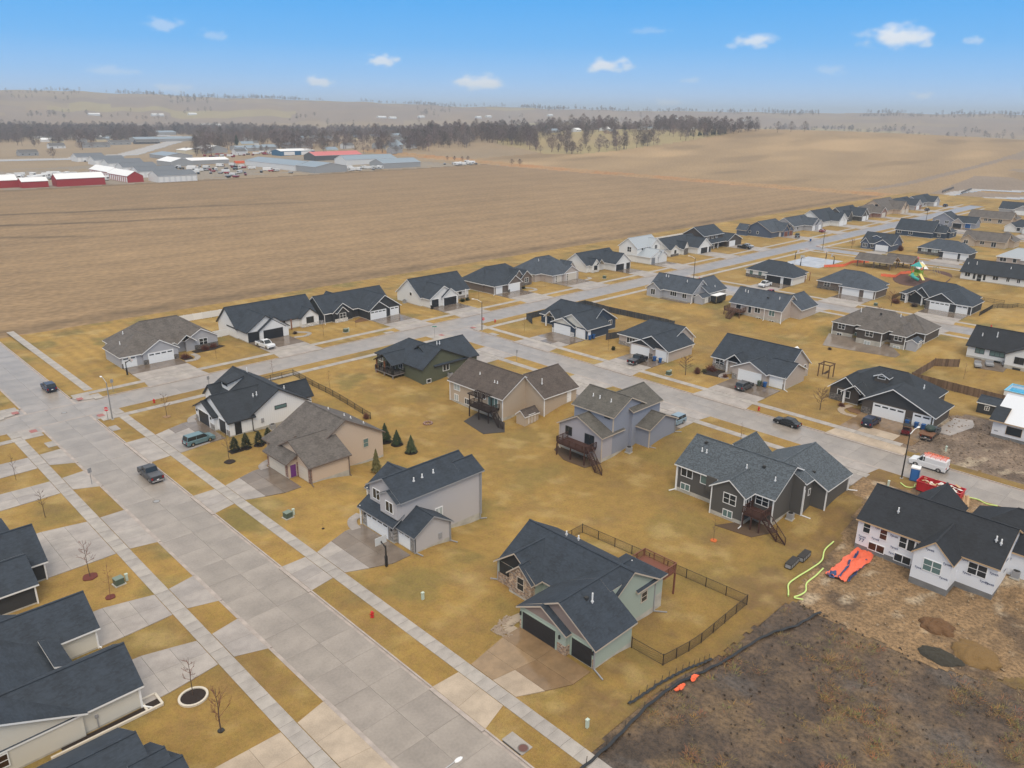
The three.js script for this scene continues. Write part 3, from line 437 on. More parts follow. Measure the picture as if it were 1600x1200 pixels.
// ---------------------------------------------------------------- houses
// A house is given in its own frame: t runs along the street (world x or z), d is the depth behind its front line f.
class House {
  constructor(face, f, label, o = {}) {
    this.face = face; this.f = f; this.o = o; this.t0 = o.t; this.k = 0;
    this.wallm = o.wall; this.roofm = o.roof; this.trim = o.trim ?? MT.trim; this.gut = o.gutter ?? this.trim; this.b = {}; this.list = [];
    const [x, , z] = this.P(o.t, o.d ?? 6, 0); this.c = [x, 0, z];
    this.g = thing(o.name ?? 'house', label, o.cat ?? 'house', x, 0, z); if (o.group) this.g.userData.group = o.group;
  }
  P(t, d, y) { return this.face === 'W' ? [this.f + d, y, t] : this.face === 'E' ? [this.f - d, y, t] : this.face === 'S' ? [t, y, this.f - d] : [t, y, this.f + d]; }
  bin(name, mat) { const k = name + '|' + mat.name; return (this.b[k] ??= { name, mat, mb: new MB() }).mb; }
  poly(mb, pts) { // oriented outwards by the caller; mirrored frames are flipped back
    const q = pts.map(p => this.P(...p)); mb.face(this.face === 'W' || this.face === 'N' ? q : q.slice().reverse()); return this;
  }
  // frame faces: with t to the right, y up, d away from the viewer in front; a face is listed as seen from outside
  box(mb, t0, t1, y0, y1, d0, d1) { const a = this.P(t0, d0, 0), b = this.P(t1, d1, 0); mb.box(Math.min(a[0], b[0]), Math.max(a[0], b[0]), y0, y1, Math.min(a[2], b[2]), Math.max(a[2], b[2])); return this; }
  bar(mb, a, b, w, h) { mb.bar(this.P(...a), this.P(...b), w, h); return this; }
  // roof over t0..t1, d0..d1 (wall lines); ax: direction of the ridge; rc: where the ridge lies across; ry: ridge height; e: height of the roof at the two wall lines
  wing(t0, t1, d0, d1, w = {}) {
    const J = 0.006 * this.k++, ax = w.ax ?? 't', o = w.o ?? 0.42, wall = w.wall ?? this.wallm, rm = w.roof ?? this.roofm, base = w.y0 ?? -2.6, th = 0.2;
    const [S0, S1, T0, T1] = ax === 't' ? [t0, t1, d0, d1] : [d0, d1, t0, t1], rc = w.rc ?? (T0 + T1) / 2, e = Array.isArray(w.e) ? w.e : [w.e ?? 2.9, w.e ?? 2.9], ry = (w.ry ?? 6) + J;
    const Q = (s, t, y) => ax === 't' ? this.P(s, t, y) : this.P(t, s, y);
    const sl0 = rc - T0 > 0.05 ? (ry - e[0]) / (rc - T0) : 0, sl1 = T1 - rc > 0.05 ? (ry - e[1]) / (T1 - rc) : 0, y0 = e[0] - o * sl0, y1 = e[1] - o * sl1, en = w.en ?? 'gg', inset = w.in ?? [rc - T0, rc - T0];
    const mono0 = rc - T0 <= 0.05, mono1 = T1 - rc <= 0.05, ta = mono0 ? T0 - 0.03 : T0 - o, tb = mono1 ? T1 + 0.03 : T1 + o;
    const ro = w.ro ?? o, sa = S0 - ro, sb = S1 + ro, hipA = en[0] === 'h', hipB = en[1] === 'h', ra = hipA ? S0 + inset[0] : sa, rb = hipB ? S1 - inset[1] : sb;
    const R_ = this.bin('roof', rm), F = this.bin('fascia', w.trim ?? this.trim), up = (pts) => { // a roof plane, turned so that it faces up
      const q = pts.map(p => Q(...p)); let ny = 0; for (let i = 0; i < q.length; i++) { const a = q[i], b = q[(i + 1) % q.length]; ny += (a[2] - b[2]) * (a[0] + b[0]); } if (ny < 0) q.reverse(); R_.face(q); F.face(q.map(p => [p[0], p[1] - th, p[2]]).reverse());
    };
    const edge = (a, b) => { const A = Q(...a), B = Q(...b); F.face([[A[0], A[1] - th, A[2]], [B[0], B[1] - th, B[2]], [B[0], B[1] + 0.004, B[2]], [A[0], A[1] + 0.004, A[2]]]); };
    const ya = mono0 ? ry : y0, yb = mono1 ? ry : y1;
    if (!w.noRoof) {
      if (!mono0) { up([[sa, ta, ya], [sb, ta, ya], [rb, rc, ry], [ra, rc, ry]]); edge([sa, ta, ya], [sb, ta, ya]); }
      if (!mono1) { up([[sa, tb, yb], [sb, tb, yb], [rb, rc, ry], [ra, rc, ry]]); edge([sa, tb, yb], [sb, tb, yb]); }
      for (const [s, r, hip] of [[sa, ra, hipA], [sb, rb, hipB]]) {
        if (hip) { up([[s, ta, ya], [s, tb, yb], [r, rc, ry]]); edge([s, ta, ya], [s, tb, yb]); }
        else { if (!mono0) edge([s, ta, ya], [s, rc, ry]); if (!mono1) edge([s, rc, ry], [s, tb, yb]); if (!mono0 && !mono1) { } }
      }
      // ridge cap
      if (!mono0 && !mono1 && rb - ra > 0.5) { const a = Q(ra, rc, ry + 0.02), b = Q(rb, rc, ry + 0.02); R_.bar(a, b, 0.26, 0.05); }
    }
    if (!w.noWall) {
      const wo = J * 0.6, wf = (pts, mb) => mb.face(pts.map(p => Q(...p))), top0 = e[0] - 0.06, top1 = e[1] - 0.06, a0 = S0 - wo, a1 = S1 + wo, b0 = T0 - wo, b1 = T1 + wo;
      const wl = this.bin('wall', wall), fo = this.bin('foundation', w.found ?? this.o.found ?? MT.found), yf = w.yf ?? this.o.yf ?? 0.16, gm = w.gable ? this.bin('gable_wall', w.gable) : wl;
      const rect = (s0, t0_, s1, t1_, ytop) => { wf([[s0, t0_, yf], [s1, t1_, yf], [s1, t1_, ytop], [s0, t0_, ytop]], wl); wf([[s0, t0_, base], [s1, t1_, base], [s1, t1_, yf], [s0, t0_, yf]], fo); };
      rect(a0, b0, a1, b0, top0); rect(a0, b1, a1, b1, top1);
      for (const [s, hip] of [[a0, hipA], [a1, hipB]]) {
        const lo = Math.min(top0, top1); rect(s, b0, s, b1, hip ? lo : lo);
        if (!hip) { const yt = ry - 0.1, pts = [[s, b0, lo], [s, b1, lo]]; if (top1 > lo + 0.01) pts.push([s, b1, top1]); if (!mono0 && !mono1) pts.push([s, rc, yt]); if (top0 > lo + 0.01) pts.push([s, b0, top0]); if (mono0) pts.push([s, b0, yt]); else if (mono1) pts.splice(2, 0, [s, b1, yt]); if (pts.length > 2) wf(pts, gm); }
      }
    }
    return this;
  }
  // a rectangle's frame on a wall: side f (front, plane d=p), b (back), l (towards -t, plane t=p), r (towards +t)
  on(side, p) { // returns (a, y, out) -> [t, d, y]: a along the wall, out metres proud of it
    return side === 'f' ? (a, y, q) => [a, p - q, y] : side === 'b' ? (a, y, q) => [a, p + q, y] : side === 'l' ? (a, y, q) => [p - q, a, y] : (a, y, q) => [p + q, a, y];
  }
  plate(mb, side, p, a0, a1, y0, y1, q0, q1) { const f = this.on(side, p), A = f(a0, y0, q0), B = f(a1, y1, q1); this.box(mb, Math.min(A[0], B[0]), Math.max(A[0], B[0]), y0, y1, Math.min(A[1], B[1]), Math.max(A[1], B[1])); return this; }
  win(side, p, a, y, w, h, o = {}) { // a window: casing, glazing bars, pane
    const fr = new MB(), pa = new MB(), b = o.b ?? 0.1, n = o.n ?? 1, hung = o.hung, pr = 0.075;
    this.plate(fr, side, p, a - w / 2 - b, a + w / 2 + b, y - h / 2 - b, y - h / 2, 0, pr).plate(fr, side, p, a - w / 2 - b, a + w / 2 + b, y + h / 2, y + h / 2 + b, 0, pr).plate(fr, side, p, a - w / 2 - b, a - w / 2, y - h / 2, y + h / 2, 0, pr).plate(fr, side, p, a + w / 2, a + w / 2 + b, y - h / 2, y + h / 2, 0, pr);
    for (let i = 1; i < n; i++) { const c = a - w / 2 + i * w / n; this.plate(fr, side, p, c - 0.05, c + 0.05, y - h / 2, y + h / 2, 0, pr - 0.004); }
    if (hung) this.plate(fr, side, p, a - w / 2, a + w / 2, y - 0.03, y + 0.03, 0, pr - 0.01);
    this.plate(pa, side, p, a - w / 2 - 0.01, a + w / 2 + 0.01, y - h / 2 - 0.01, y + h / 2 + 0.01, 0, 0.045);
    const m = part(this.g, 'window', fr.geo(...this.c), o.frame ?? this.o.frame ?? this.trim); part(m, 'pane', pa.geo(...this.c), o.pane ?? MT.pane); return this;
  }
  garage(side, p, a, w, h, o = {}) { // sectional door with ribs and a row of lights; casing round it
    const lf = new MB(), gl = new MB(), tr = new MB(), y0 = 0.05, n = 4, hh = h / n;
    for (let i = 0; i < n; i++) this.plate(lf, side, p, a - w / 2, a + w / 2, y0 + i * hh + 0.012, y0 + (i + 1) * hh - 0.012, 0, 0.045);
    this.plate(lf, side, p, a - w / 2, a + w / 2, y0, y0 + h, 0, 0.028);
    if (o.lights) { const m = o.lights, ww = w / m; for (let i = 0; i < m; i++) this.plate(gl, side, p, a - w / 2 + i * ww + ww * 0.12, a - w / 2 + (i + 1) * ww - ww * 0.12, y0 + h - hh * 0.75, y0 + h - hh * 0.28, 0, 0.055); }
    if (o.slots) for (let i = 0; i < 4; i++) this.plate(gl, side, p, a - w / 2 + 0.25, a - w / 2 + 0.75, y0 + i * hh + 0.15, y0 + (i + 1) * hh - 0.12, 0, 0.055);
    this.plate(tr, side, p, a - w / 2 - 0.14, a - w / 2, y0, y0 + h + 0.14, 0, 0.07).plate(tr, side, p, a + w / 2, a + w / 2 + 0.14, y0, y0 + h + 0.14, 0, 0.07).plate(tr, side, p, a - w / 2, a + w / 2, y0 + h, y0 + h + 0.14, 0, 0.07);
    const m = part(this.g, 'garage_door', lf.geo(...this.c), o.mat ?? MT.door); part(m, 'casing', tr.geo(...this.c), o.frame ?? this.trim); if (!gl.empty) part(m, 'glazing', gl.geo(...this.c), MT.pane); if (o.label) m.userData.label = o.label; return this;
  }
  door(side, p, a, y0, w, h, mat, o = {}) {
    const lf = new MB(), tr = new MB(), kn = new MB(); this.plate(lf, side, p, a - w / 2, a + w / 2, y0, y0 + h, 0, 0.05); this.plate(tr, side, p, a - w / 2 - 0.1, a - w / 2, y0, y0 + h + 0.1, 0, 0.08).plate(tr, side, p, a + w / 2, a + w / 2 + 0.1, y0, y0 + h + 0.1, 0, 0.08).plate(tr, side, p, a - w / 2, a + w / 2, y0 + h, y0 + h + 0.1, 0, 0.08); this.plate(kn, side, p, a + w / 2 - 0.14, a + w / 2 - 0.06, y0 + h * 0.45, y0 + h * 0.5, 0.05, 0.11);
    const m = part(this.g, 'door', lf.geo(...this.c), mat ?? MT.trim); part(m, 'frame', tr.geo(...this.c), o.frame ?? this.trim); part(m, 'handle', kn.geo(...this.c), MT.chrome); if (o.label) m.userData.label = o.label; return this;
  }
  patch(name, side, p, a0, a1, y0, y1, mat, q = 0.05) { this.plate(this.bin(name, mat), side, p, a0, a1, y0, y1, 0, q); return this; } // stone or brick facing
  corner(t, d, y0, y1, o = {}) { this.box(this.bin('corner_board', o.mat ?? this.trim), t - 0.08, t + 0.08, y0, y1, d - 0.08, d + 0.08); return this; }
  post(t, d, y0, y1, w = 0.2, mat) { const m = new MB(); this.box(m, t - w / 2, t + w / 2, y0, y1, d - w / 2, d + w / 2); part(this.g, 'porch_post', m.geo(...this.c), mat ?? this.trim); return this; }
  pipe(t, d, y, h = 0.55, mat = MT.pipe) { const m = new MB(), [x, , z] = this.P(t, d, 0); m.tube([x, y - 0.3, z], [x, y + h, z], 0.09, 0.09, 7); m.tube([x, y - 0.05, z], [x, y + 0.14, z], 0.2, 0.1, 7); part(this.g, 'vent_pipe', m.geo(...this.c), mat); return this; }
  vent(t, d, y) { const m = new MB(), [x, , z] = this.P(t, d, 0); m.box(x - 0.2, x + 0.2, y - 0.2, y + 0.16, z - 0.2, z + 0.2); part(this.g, 'roof_vent', m.geo(...this.c), MT.blackpipe); return this; }
  spout(t, d, y, dt, dd, mat) { const m = new MB(), a = this.P(t, d, y), yb = lie(a[0], a[2]) + 0.15, b = this.P(t, d, yb), c = this.P(t + dt, d + dd, yb - 0.1); m.bar(a, b, 0.12).bar(b, c, 0.12); part(this.g, 'downspout', m.geo(...this.c), mat ?? this.gut); return this; }
  lampAt(side, p, a, y) { const m = new MB(); this.plate(m, side, p, a - 0.09, a + 0.09, y - 0.2, y + 0.2, 0, 0.2); part(this.g, 'wall_lamp', m.geo(...this.c), MT.lamp); return this; }
  deck(t0, t1, d0, d1, y, o = {}) { // boards, posts, railing, and a stair running off along t or d
    const m = new MB(), mat = o.mat ?? MT.deck, n = Math.round(Math.abs(d1 - d0) / 0.3), D0 = Math.min(d0, d1), D1 = Math.max(d0, d1); for (let i = 0; i < n; i++) this.box(m, t0, t1, y - 0.06, y, D0 + i * (D1 - D0) / n + 0.01, D0 + (i + 1) * (D1 - D0) / n - 0.01); this.box(m, t0 + 0.03, t1 - 0.03, y - 0.3, y - 0.062, D0 + 0.03, D1 - 0.03);
    const g = part(this.g, 'deck', m.geo(...this.c), mat), r = new MB(), legs = [[t0 + 0.1, d1], [t1 - 0.1, d1], [(t0 + t1) / 2, d1]], H = 1.0;
    for (const [t, d] of legs) { const p = new MB(), q = this.P(t, d, 0); this.box(p, t - 0.09, t + 0.09, lie(q[0], q[2]) - 0.3, y - 0.3, d - 0.09, d + 0.09); part(g, 'deck_post', p.geo(...this.c), mat); }
    const run = (a, b, skip) => { const L = Math.hypot(b[0] - a[0], b[1] - a[1]), k = Math.round(L / 0.16); this.bar(r, [...a, y + H], [...b, y + H], 0.1, 0.08).bar(r, [...a, y + 0.12], [...b, y + 0.12], 0.06, 0.06); for (let i = 0; i <= k; i++) { const f = i / k, t = mix(a[0], b[0], f), d = mix(a[1], b[1], f); this.bar(r, [t, d, y], [t, d, y + H], i % 9 ? 0.035 : 0.1); } };
    if (o.rail !== false) { run([t0, d0], [t0, d1]); run([t0, d1], [t1, d1]); run([t1, d0], [t1, d1]); part(g, 'railing', r.geo(...this.c), o.railmat ?? mat); }
    if (o.stair) { const [ts, ds, vt, vd, w] = o.stair, q = this.P(ts + vt * 3, ds + vd * 3, 0), y0 = lie(q[0], q[2]), st = new MB(), n2 = Math.max(3, Math.round((y - y0) / 0.19)), px = vd ? 1 : 0, pz = vd ? 0 : 1;
      for (let i = 0; i < n2; i++) { const yy = y - (i + 1) * (y - y0) / (n2 + 1), f = i * 0.28, a = [ts + vt * f, ds + vd * f], b = [ts + vt * (f + 0.28), ds + vd * (f + 0.28)]; this.box(st, Math.min(a[0], b[0]) - px * w / 2, Math.max(a[0], b[0]) + px * w / 2, yy - 0.05, yy, Math.min(a[1], b[1]) - pz * w / 2, Math.max(a[1], b[1]) + pz * w / 2); }
      const L = n2 * 0.28; for (const s of [-1, 1]) { const o1 = [ts + px * s * w / 2, ds + pz * s * w / 2], o2 = [o1[0] + vt * L, o1[1] + vd * L]; this.bar(st, [...o1, y - 0.15], [...o2, y0 + 0.1], 0.06, 0.26).bar(st, [...o1, y + H], [...o2, y0 + H + 0.15], 0.09, 0.08); for (let i = 1; i <= 14; i++) { const f = i / 14, yy = mix(y, y0 + 0.15, f); this.bar(st, [mix(o1[0], o2[0], f), mix(o1[1], o2[1], f), yy - 0.1], [mix(o1[0], o2[0], f), mix(o1[1], o2[1], f), yy + H], i % 7 ? 0.035 : 0.1); } }
      part(g, 'stair', st.geo(...this.c), mat); }
    return this;
  }
  done() { for (const { name, mat, mb } of Object.values(this.b)) if (!mb.empty) part(this.g, name, mb.geo(...this.c), mat); return this; }
}
function condenser(label, x, z) { const y = lie(x, z), t = thing('air_conditioner', label, 'air conditioner', x, y, z), m = new MB(); m.box(-0.42, 0.42, 0.05, 0.95, -0.42, 0.42); part(t, 'casing', m.geo(), MT.greytrim); part(t, 'fan_grille', new MB().tube([0, 0.94, 0], [0, 1.0, 0], 0.36, 0.36, 14).geo(), MT.darkmetal); part(t, 'base_pad', new MB().box(-0.55, 0.55, -0.1, 0.06, -0.55, 0.55).geo(), MT.found); return t; }
// ---------------------------------------------------------------- the houses near the camera, each as it is
{ // the sage green house beside the bare plot
  const h = new House('W', 52.5, 'sage green house with slate roof, brick base and two black garage doors beside the bare plot', { t: -50, wall: WL.sage, roof: RF.slate, trim: MT.tantrim, gutter: MT.tantrim });
  h.wing(-59.5, -43.9, 5.2, 14.8, { rc: 9.9, ry: 5.9, e: 2.9, yf: -1.1 });
  h.wing(-49.4, -44.0, 11.3, 16.4, { ax: 'd', ry: 4.7, e: 2.9, en: 'gh', in: [0, 2.6], ro: 0.4 });
  h.wing(-51.0, -40.8, 0, 6.2, { ax: 'd', rc: -45.6, ry: 5.85, e: 2.9, gable: WL.mauve });
  h.wing(-51.0, -43.95, 6.2, 9.9, { ax: 'd', rc: -45.6, ry: 5.85, e: [2.9, 4.86], o: 0, ro: 0 });
  h.wing(-51.0, -44.3, -0.55, 0.3, { ax: 'd', rc: -47.65, ry: 4.6, e: 2.9, gable: WL.mauve, o: 0.36 });
  h.wing(-59.5, -53.2, 4.1, 8.9, { ax: 'd', ry: 5.2, e: 2.9, gable: WL.black });
  h.wing(-56.9, -53.25, 3.5, 4.6, { ax: 'd', ry: 4.3, e: 2.75, wall: ST.brown, o: 0.3 });
  h.patch('brick_base', 'f', 4.1, -59.5, -53.2, -1, 1.2, ST.brown).patch('brick_base', 'l', -59.5, 4.2, 6, -1, 1.2, ST.brown).patch('dark_siding', 'f', 4.1, -59.2, -57.0, 1.2, 2.8, WL.black, 0.04);
  h.win('f', 4.15, -58.1, 2.0, 0.9, 1.5, { n: 1, hung: 1 }).win('f', 3.5, -55.0, 1.75, 1.0, 1.6, { hung: 1 });
  h.garage('f', -0.55, -48.15, 4.9, 2.25, { mat: MT.blackdoor, frame: MT.greentrim }).garage('f', 0, -42.5, 2.75, 2.25, { mat: MT.blackdoor, frame: MT.greentrim });
  h.patch('brick_pier', 'f', -0.56, -45.4, -44.3, 0, 1.15, ST.brown, 0.09).patch('brick_pier', 'r', -44.28, -0.6, 0.0, 0, 1.15, ST.brown, 0.09).patch('brick_pier', 'f', -0.56, -50.98, -50.75, 0, 1.15, ST.brown, 0.09).patch('brick_pier', 'f', -0.02, -41.05, -40.8, 0, 1.15, ST.brown, 0.09);
  h.lampAt('f', -0.55, -50.85, 1.95).lampAt('f', -0.55, -45.1, 1.95).lampAt('f', 0, -40.95, 1.95);
  h.pipe(-44.0, 3.2, 5.1, 1.0).vent(-44.6, 2.9, 5.3).pipe(-55, 11.4, 5.3, 0.4).pipe(-53.4, 11.8, 5.2, 0.4).pipe(-46.5, 13.4, 4.2, 0.4);
  h.spout(-43.85, 14.7, 2.7, 1.2, 1.1, MT.greytrim).spout(-40.75, -0.1, 2.7, 1.6, -0.5, MT.greytrim).spout(-59.5, 4.1, 2.7, -0.9, -0.4, MT.greytrim);
  h.win('r', -43.9, 12.6, 1.3, 1.0, 1.2, { hung: 1 });
  h.deck(-49.0, -44.3, 16.5, 19.6, 1.5, { mat: M('red stained deck', [0.19, 0.07, 0.045], { rough: 0.7 }) });
  h.done(); driveway('A', 1, 51.95, -51.0, -40.8, { new: 1, k: [-50.3, -42.5], w0: -50.1, w1: -43.5, cols: 2, wet: 0.8 });
}
{ // grey two-storey house
  const h = new House('W', 52.5, 'grey two-storey house with slate roof, three white roof pipes and a basketball hoop in front', { t: -79, wall: WL.grey, roof: RF.slate, trim: MT.greytrim, frame: MT.trim });
  h.wing(-81.8, -74.6, 1.0, 13.6, { ax: 'd', rc: -78.2, ry: 8.15, e: 6.15, yf: -0.75 });
  h.wing(-79.2, -74.62, 12.0, 15.0, { ax: 'd', rc: -76.9, ry: 7.45, e: 6.15, o: 0.41, yf: -0.8 });
  h.wing(-78.4, -74.64, 0.3, 2.6, { ax: 'd', rc: -76.5, ry: 7.1, e: 6.1, o: 0.3, y0: 3.4, yf: 3.3 });
  h.wing(-82.3, -75.0, -0.1, 1.4, { ax: 't', rc: 1.4, ry: 3.9, e: [3.0, 3.0], o: 0.5, wall: ST.grey });
  h.wing(-86.6, -81.7, 3.9, 11.5, { ry: 5.3, e: 2.95, en: 'gg' });
  h.wing(-76.0, -71.16, 0.4, 6.3, { ry: 4.45, e: 2.7, en: 'gg', o: 0.4 });
  h.garage('f', -0.1, -78.7, 4.9, 2.2, { lights: 4 }).garage('f', 0.4, -73.35, 2.5, 2.15, { lights: 2 });
  h.patch('stone_pier', 'f', 0.38, -71.95, -71.2, 0, 2.3, ST.grey, 0.06).patch('stone_base', 'f', 0.38, -75, -74.75, 0, 2.3, ST.grey, 0.06);
  h.win('f', 1.0, -80.2, 4.95, 1.5, 1.4, { n: 2 }).win('f', 0.3, -76.3, 4.75, 1.5, 1.4, { n: 2 }).win('r', -74.6, 7.2, 2.1, 1.15, 1.3, { n: 2, pane: MT.blind });
  h.post(-86.4, 3.6, 0, 2.8, 0.16, MT.trim).post(-82.4, -0.3, 0, 2.9, 0.16, MT.trim);
  h.corner(-71.12, 0.36, 0, 2.6).corner(-71.12, 6.3, -1, 2.6).corner(-74.55, 15.0, -1, 6);
  h.pipe(-76.3, 4.4, 7.2, 0.5).pipe(-76.4, 5.9, 7.2, 0.5).pipe(-76.5, 7.9, 7.2, 0.5).spout(-71.1, 6.2, 2.5, 1.0, 0.5, MT.greytrim).spout(-71.1, 0.4, 2.5, 1.2, 0.3, MT.greytrim).spout(-74.5, 14.8, 6, 0.4, 0.9);
  h.lampAt('f', -0.1, -81.5, 2.0).lampAt('f', -0.1, -75.4, 2.0).patch('meter_box', 'r', -71.16, 4.3, 4.8, 0.6, 1.4, MT.greytrim, 0.15);
  h.done(); driveway('A', 1, 52.2, -82.2, -71.2, { k: [-80.2, -73.1], w0: -80.1, w1: -73.6, wet: 0.5 });
}
{ // tan house, purple door
  const h = new House('W', 52.5, 'tan house with taupe roof, two garage doors and a purple side door', { t: -103, wall: WL.tan, roof: RF.taupe, trim: MT.browntrim, frame: MT.tantrim });
  h.wing(-113.6, -102.1, 3.2, 17.4, { rc: 10.2, ry: 6.95, e: 2.95, yf: -1.5 });
  h.wing(-108.4, -98.0, 1.1, 8.0, { ax: 'd', rc: -103.5, ry: 5.55, e: [2.9, 2.95], o: 0.4 });
  h.wing(-108.4, -101.9, -0.5, 1.6, { rc: 1.6, ry: 4.05, e: [2.9, 2.9], wall: ST.red, o: 0.5 });
  h.wing(-113.0, -108.3, 1.6, 4.5, { rc: 4.5, ry: 3.9, e: [2.9, 2.9], noWall: 1 });
  h.patch('siding_face', 'r', -101.9, -0.5, 1.1, 0.05, 2.85, WL.tan, 0.06);
  h.garage('f', -0.5, -105.2, 4.9, 2.15, { mat: MT.tandoor, frame: MT.tantrim }).garage('f', 1.1, -99.95, 2.75, 2.15, { mat: MT.tandoor, frame: MT.tantrim });
  h.door('r', -101.85, 0.35, 0.1, 0.95, 2.05, MT.purple, { frame: MT.tantrim, label: 'purple side door' });
  h.patch('stone_pier', 'f', 1.08, -98.45, -98.0, 0, 2.4, ST.red, 0.07).patch('stone_pier', 'r', -97.98, 1.05, 1.35, 0, 2.4, ST.red, 0.07).patch('stone_pier', 'f', 1.08, -101.8, -101.45, 0, 2.4, ST.red, 0.07);
  h.win('r', -102.1, 14.0, 1.7, 0.9, 1.4, { hung: 1, pane: MT.greenpane }); h.post(-112.6, 1.8, 0, 2.9, 0.2, MT.tantrim);
  for (const [t, d] of [[-110.6, 12.4], [-107.6, 13.6], [-106.6, 14.2], [-104.6, 15.4]]) h.pipe(t, d, 6.95 - (d - 10.2) * 0.55, 0.35);
  h.spout(-97.9, 1.1, 2.7, 1.2, -0.3, MT.browntrim).spout(-97.9, 8.0, 2.7, 0.2, 0.2, MT.browntrim);
  h.done(); driveway('A', 1, 52.0, -108.2, -98.0, { k: [-106.4, -99.1], w0: -106.3, w1: -99.9, wet: 0.6 });
}
{ // white house, black doors, on the corner
  const h = new House('W', 52.5, 'white board house with dark roof and black garage doors on the street corner', { t: -130, wall: WL.wbatten, roof: RF.dark, trim: MT.blacktrim });
  h.wing(-141.2, -123.75, 4.6, 16.0, { rc: 10.2, ry: 6.6, e: 3.1 });
  h.wing(-135.6, -123.62, 0.4, 4.9, { ax: 'd', rc: -129.6, ry: 6.1, e: 2.9, ro: 0.4 });
  h.wing(-135.6, -123.9, 4.9, 10.1, { ax: 'd', rc: -129.6, ry: 6.09, e: [2.9, 3.05], o: 0, ro: 0 });
  h.wing(-135.6, -128.0, -0.3, 0.7, { ax: 'd', rc: -132.0, ry: 4.65, e: 2.9, o: 0.4 });
  h.wing(-141.1, -136.6, 4.0, 8.2, { ax: 'd', ry: 4.9, e: 2.95 });
  h.wing(-138.2, -135.4, 6.2, 9.2, { rc: 9.2, ry: 6.35, e: [5.7, 5.7], o: 0.35, y0: 3.6, yf: 3.5 });
  h.wing(-131.0, -126.8, 12.6, 18.4, { ax: 'd', ry: 5.2, e: 2.9 });
  h.win('f', 6.2, -136.8, 5.15, 1.9, 0.5, { n: 2 });
  h.garage('f', -0.3, -132.2, 4.2, 2.4, { mat: MT.blackdoor, frame: MT.trim }).garage('f', 0.4, -126.15, 2.5, 2.4, { mat: MT.blackdoor, frame: MT.trim });
  h.patch('stone_pier', 'f', -0.3, -129.6, -128.0, 0, 1.1, ST.grey, 0.1).patch('stone_pier', 'f', 0.4, -124.6, -123.6, 0, 1.1, ST.grey, 0.1).patch('stone_pier', 'f', -0.3, -135.6, -134.7, 0, 1.1, ST.grey, 0.1);
  h.door('r', -123.62, 2.0, 0.1, 1.0, 2.1, MT.blackdoor, { frame: MT.blacktrim, label: 'black side door' });
  h.win('r', -123.75, 10.4, 3.1, 2.2, 0.55, { frame: MT.blacktrim, pane: MT.greenpane });
  h.pipe(-138.5, 11.6, 6.0, 0.8).pipe(-127.0, 7.6, 5.2, 0.6).pipe(-127.2, 7.0, 5.1, 0.4).pipe(-127.6, 13.4, 5.0, 0.4);
  h.spout(-123.55, 4.7, 2.9, 0.9, 0.5, MT.blacktrim).patch('meter_box', 'r', -123.75, 6.4, 6.9, 1.0, 1.8, MT.greytrim, 0.15).lampAt('f', -0.3, -134.9, 2.1).lampAt('f', -0.3, -129.2, 2.1);
  h.done(); condenser('black air conditioner by the white corner house\'s side wall', 60.6, -122.9);
  driveway('A', 1, 52.1, -135.5, -123.6, { k: [-133.4, -122.5], w0: -133.4, w1: -122.8, wet: 0.45 });
}
// the near side of that street
{
  const h = new House('E', 17.0, 'dark grey house with slate roof at the picture\'s edge, blue bin by its wall', { t: -98, wall: WL.iron, roof: RF.slate, trim: MT.trim });
  h.wing(-106.2, -97.3, 0, 12, { ax: 'd', rc: -101.6, ry: 5.6, e: 2.75 });
  h.wing(-97.4, -92.6, 2.2, 16, { ax: 'd', rc: -96.4, ry: 4.6, e: [4.2, 2.75], en: 'gh' });
  h.wing(-112, -105.8, 1.4, 14, { ax: 't', rc: 7, ry: 6.0, e: 2.8 });
  h.corner(-97.2, 0, 0, 2.6).corner(-92.5, 2.2, 0, 2.6).win('r', -92.6, 7, 1.7, 1.1, 1.3);
  h.garage('f', 0, -102.6, 4.9, 2.2).garage('f', 1.4, -108.9, 2.7, 2.2);
  h.done(); driveway('A', -1, 17.0, -110.0, -97.4, { k: [-108.9, -96.8], w0: -108.8, w1: -97.5, dry: 1 });
}
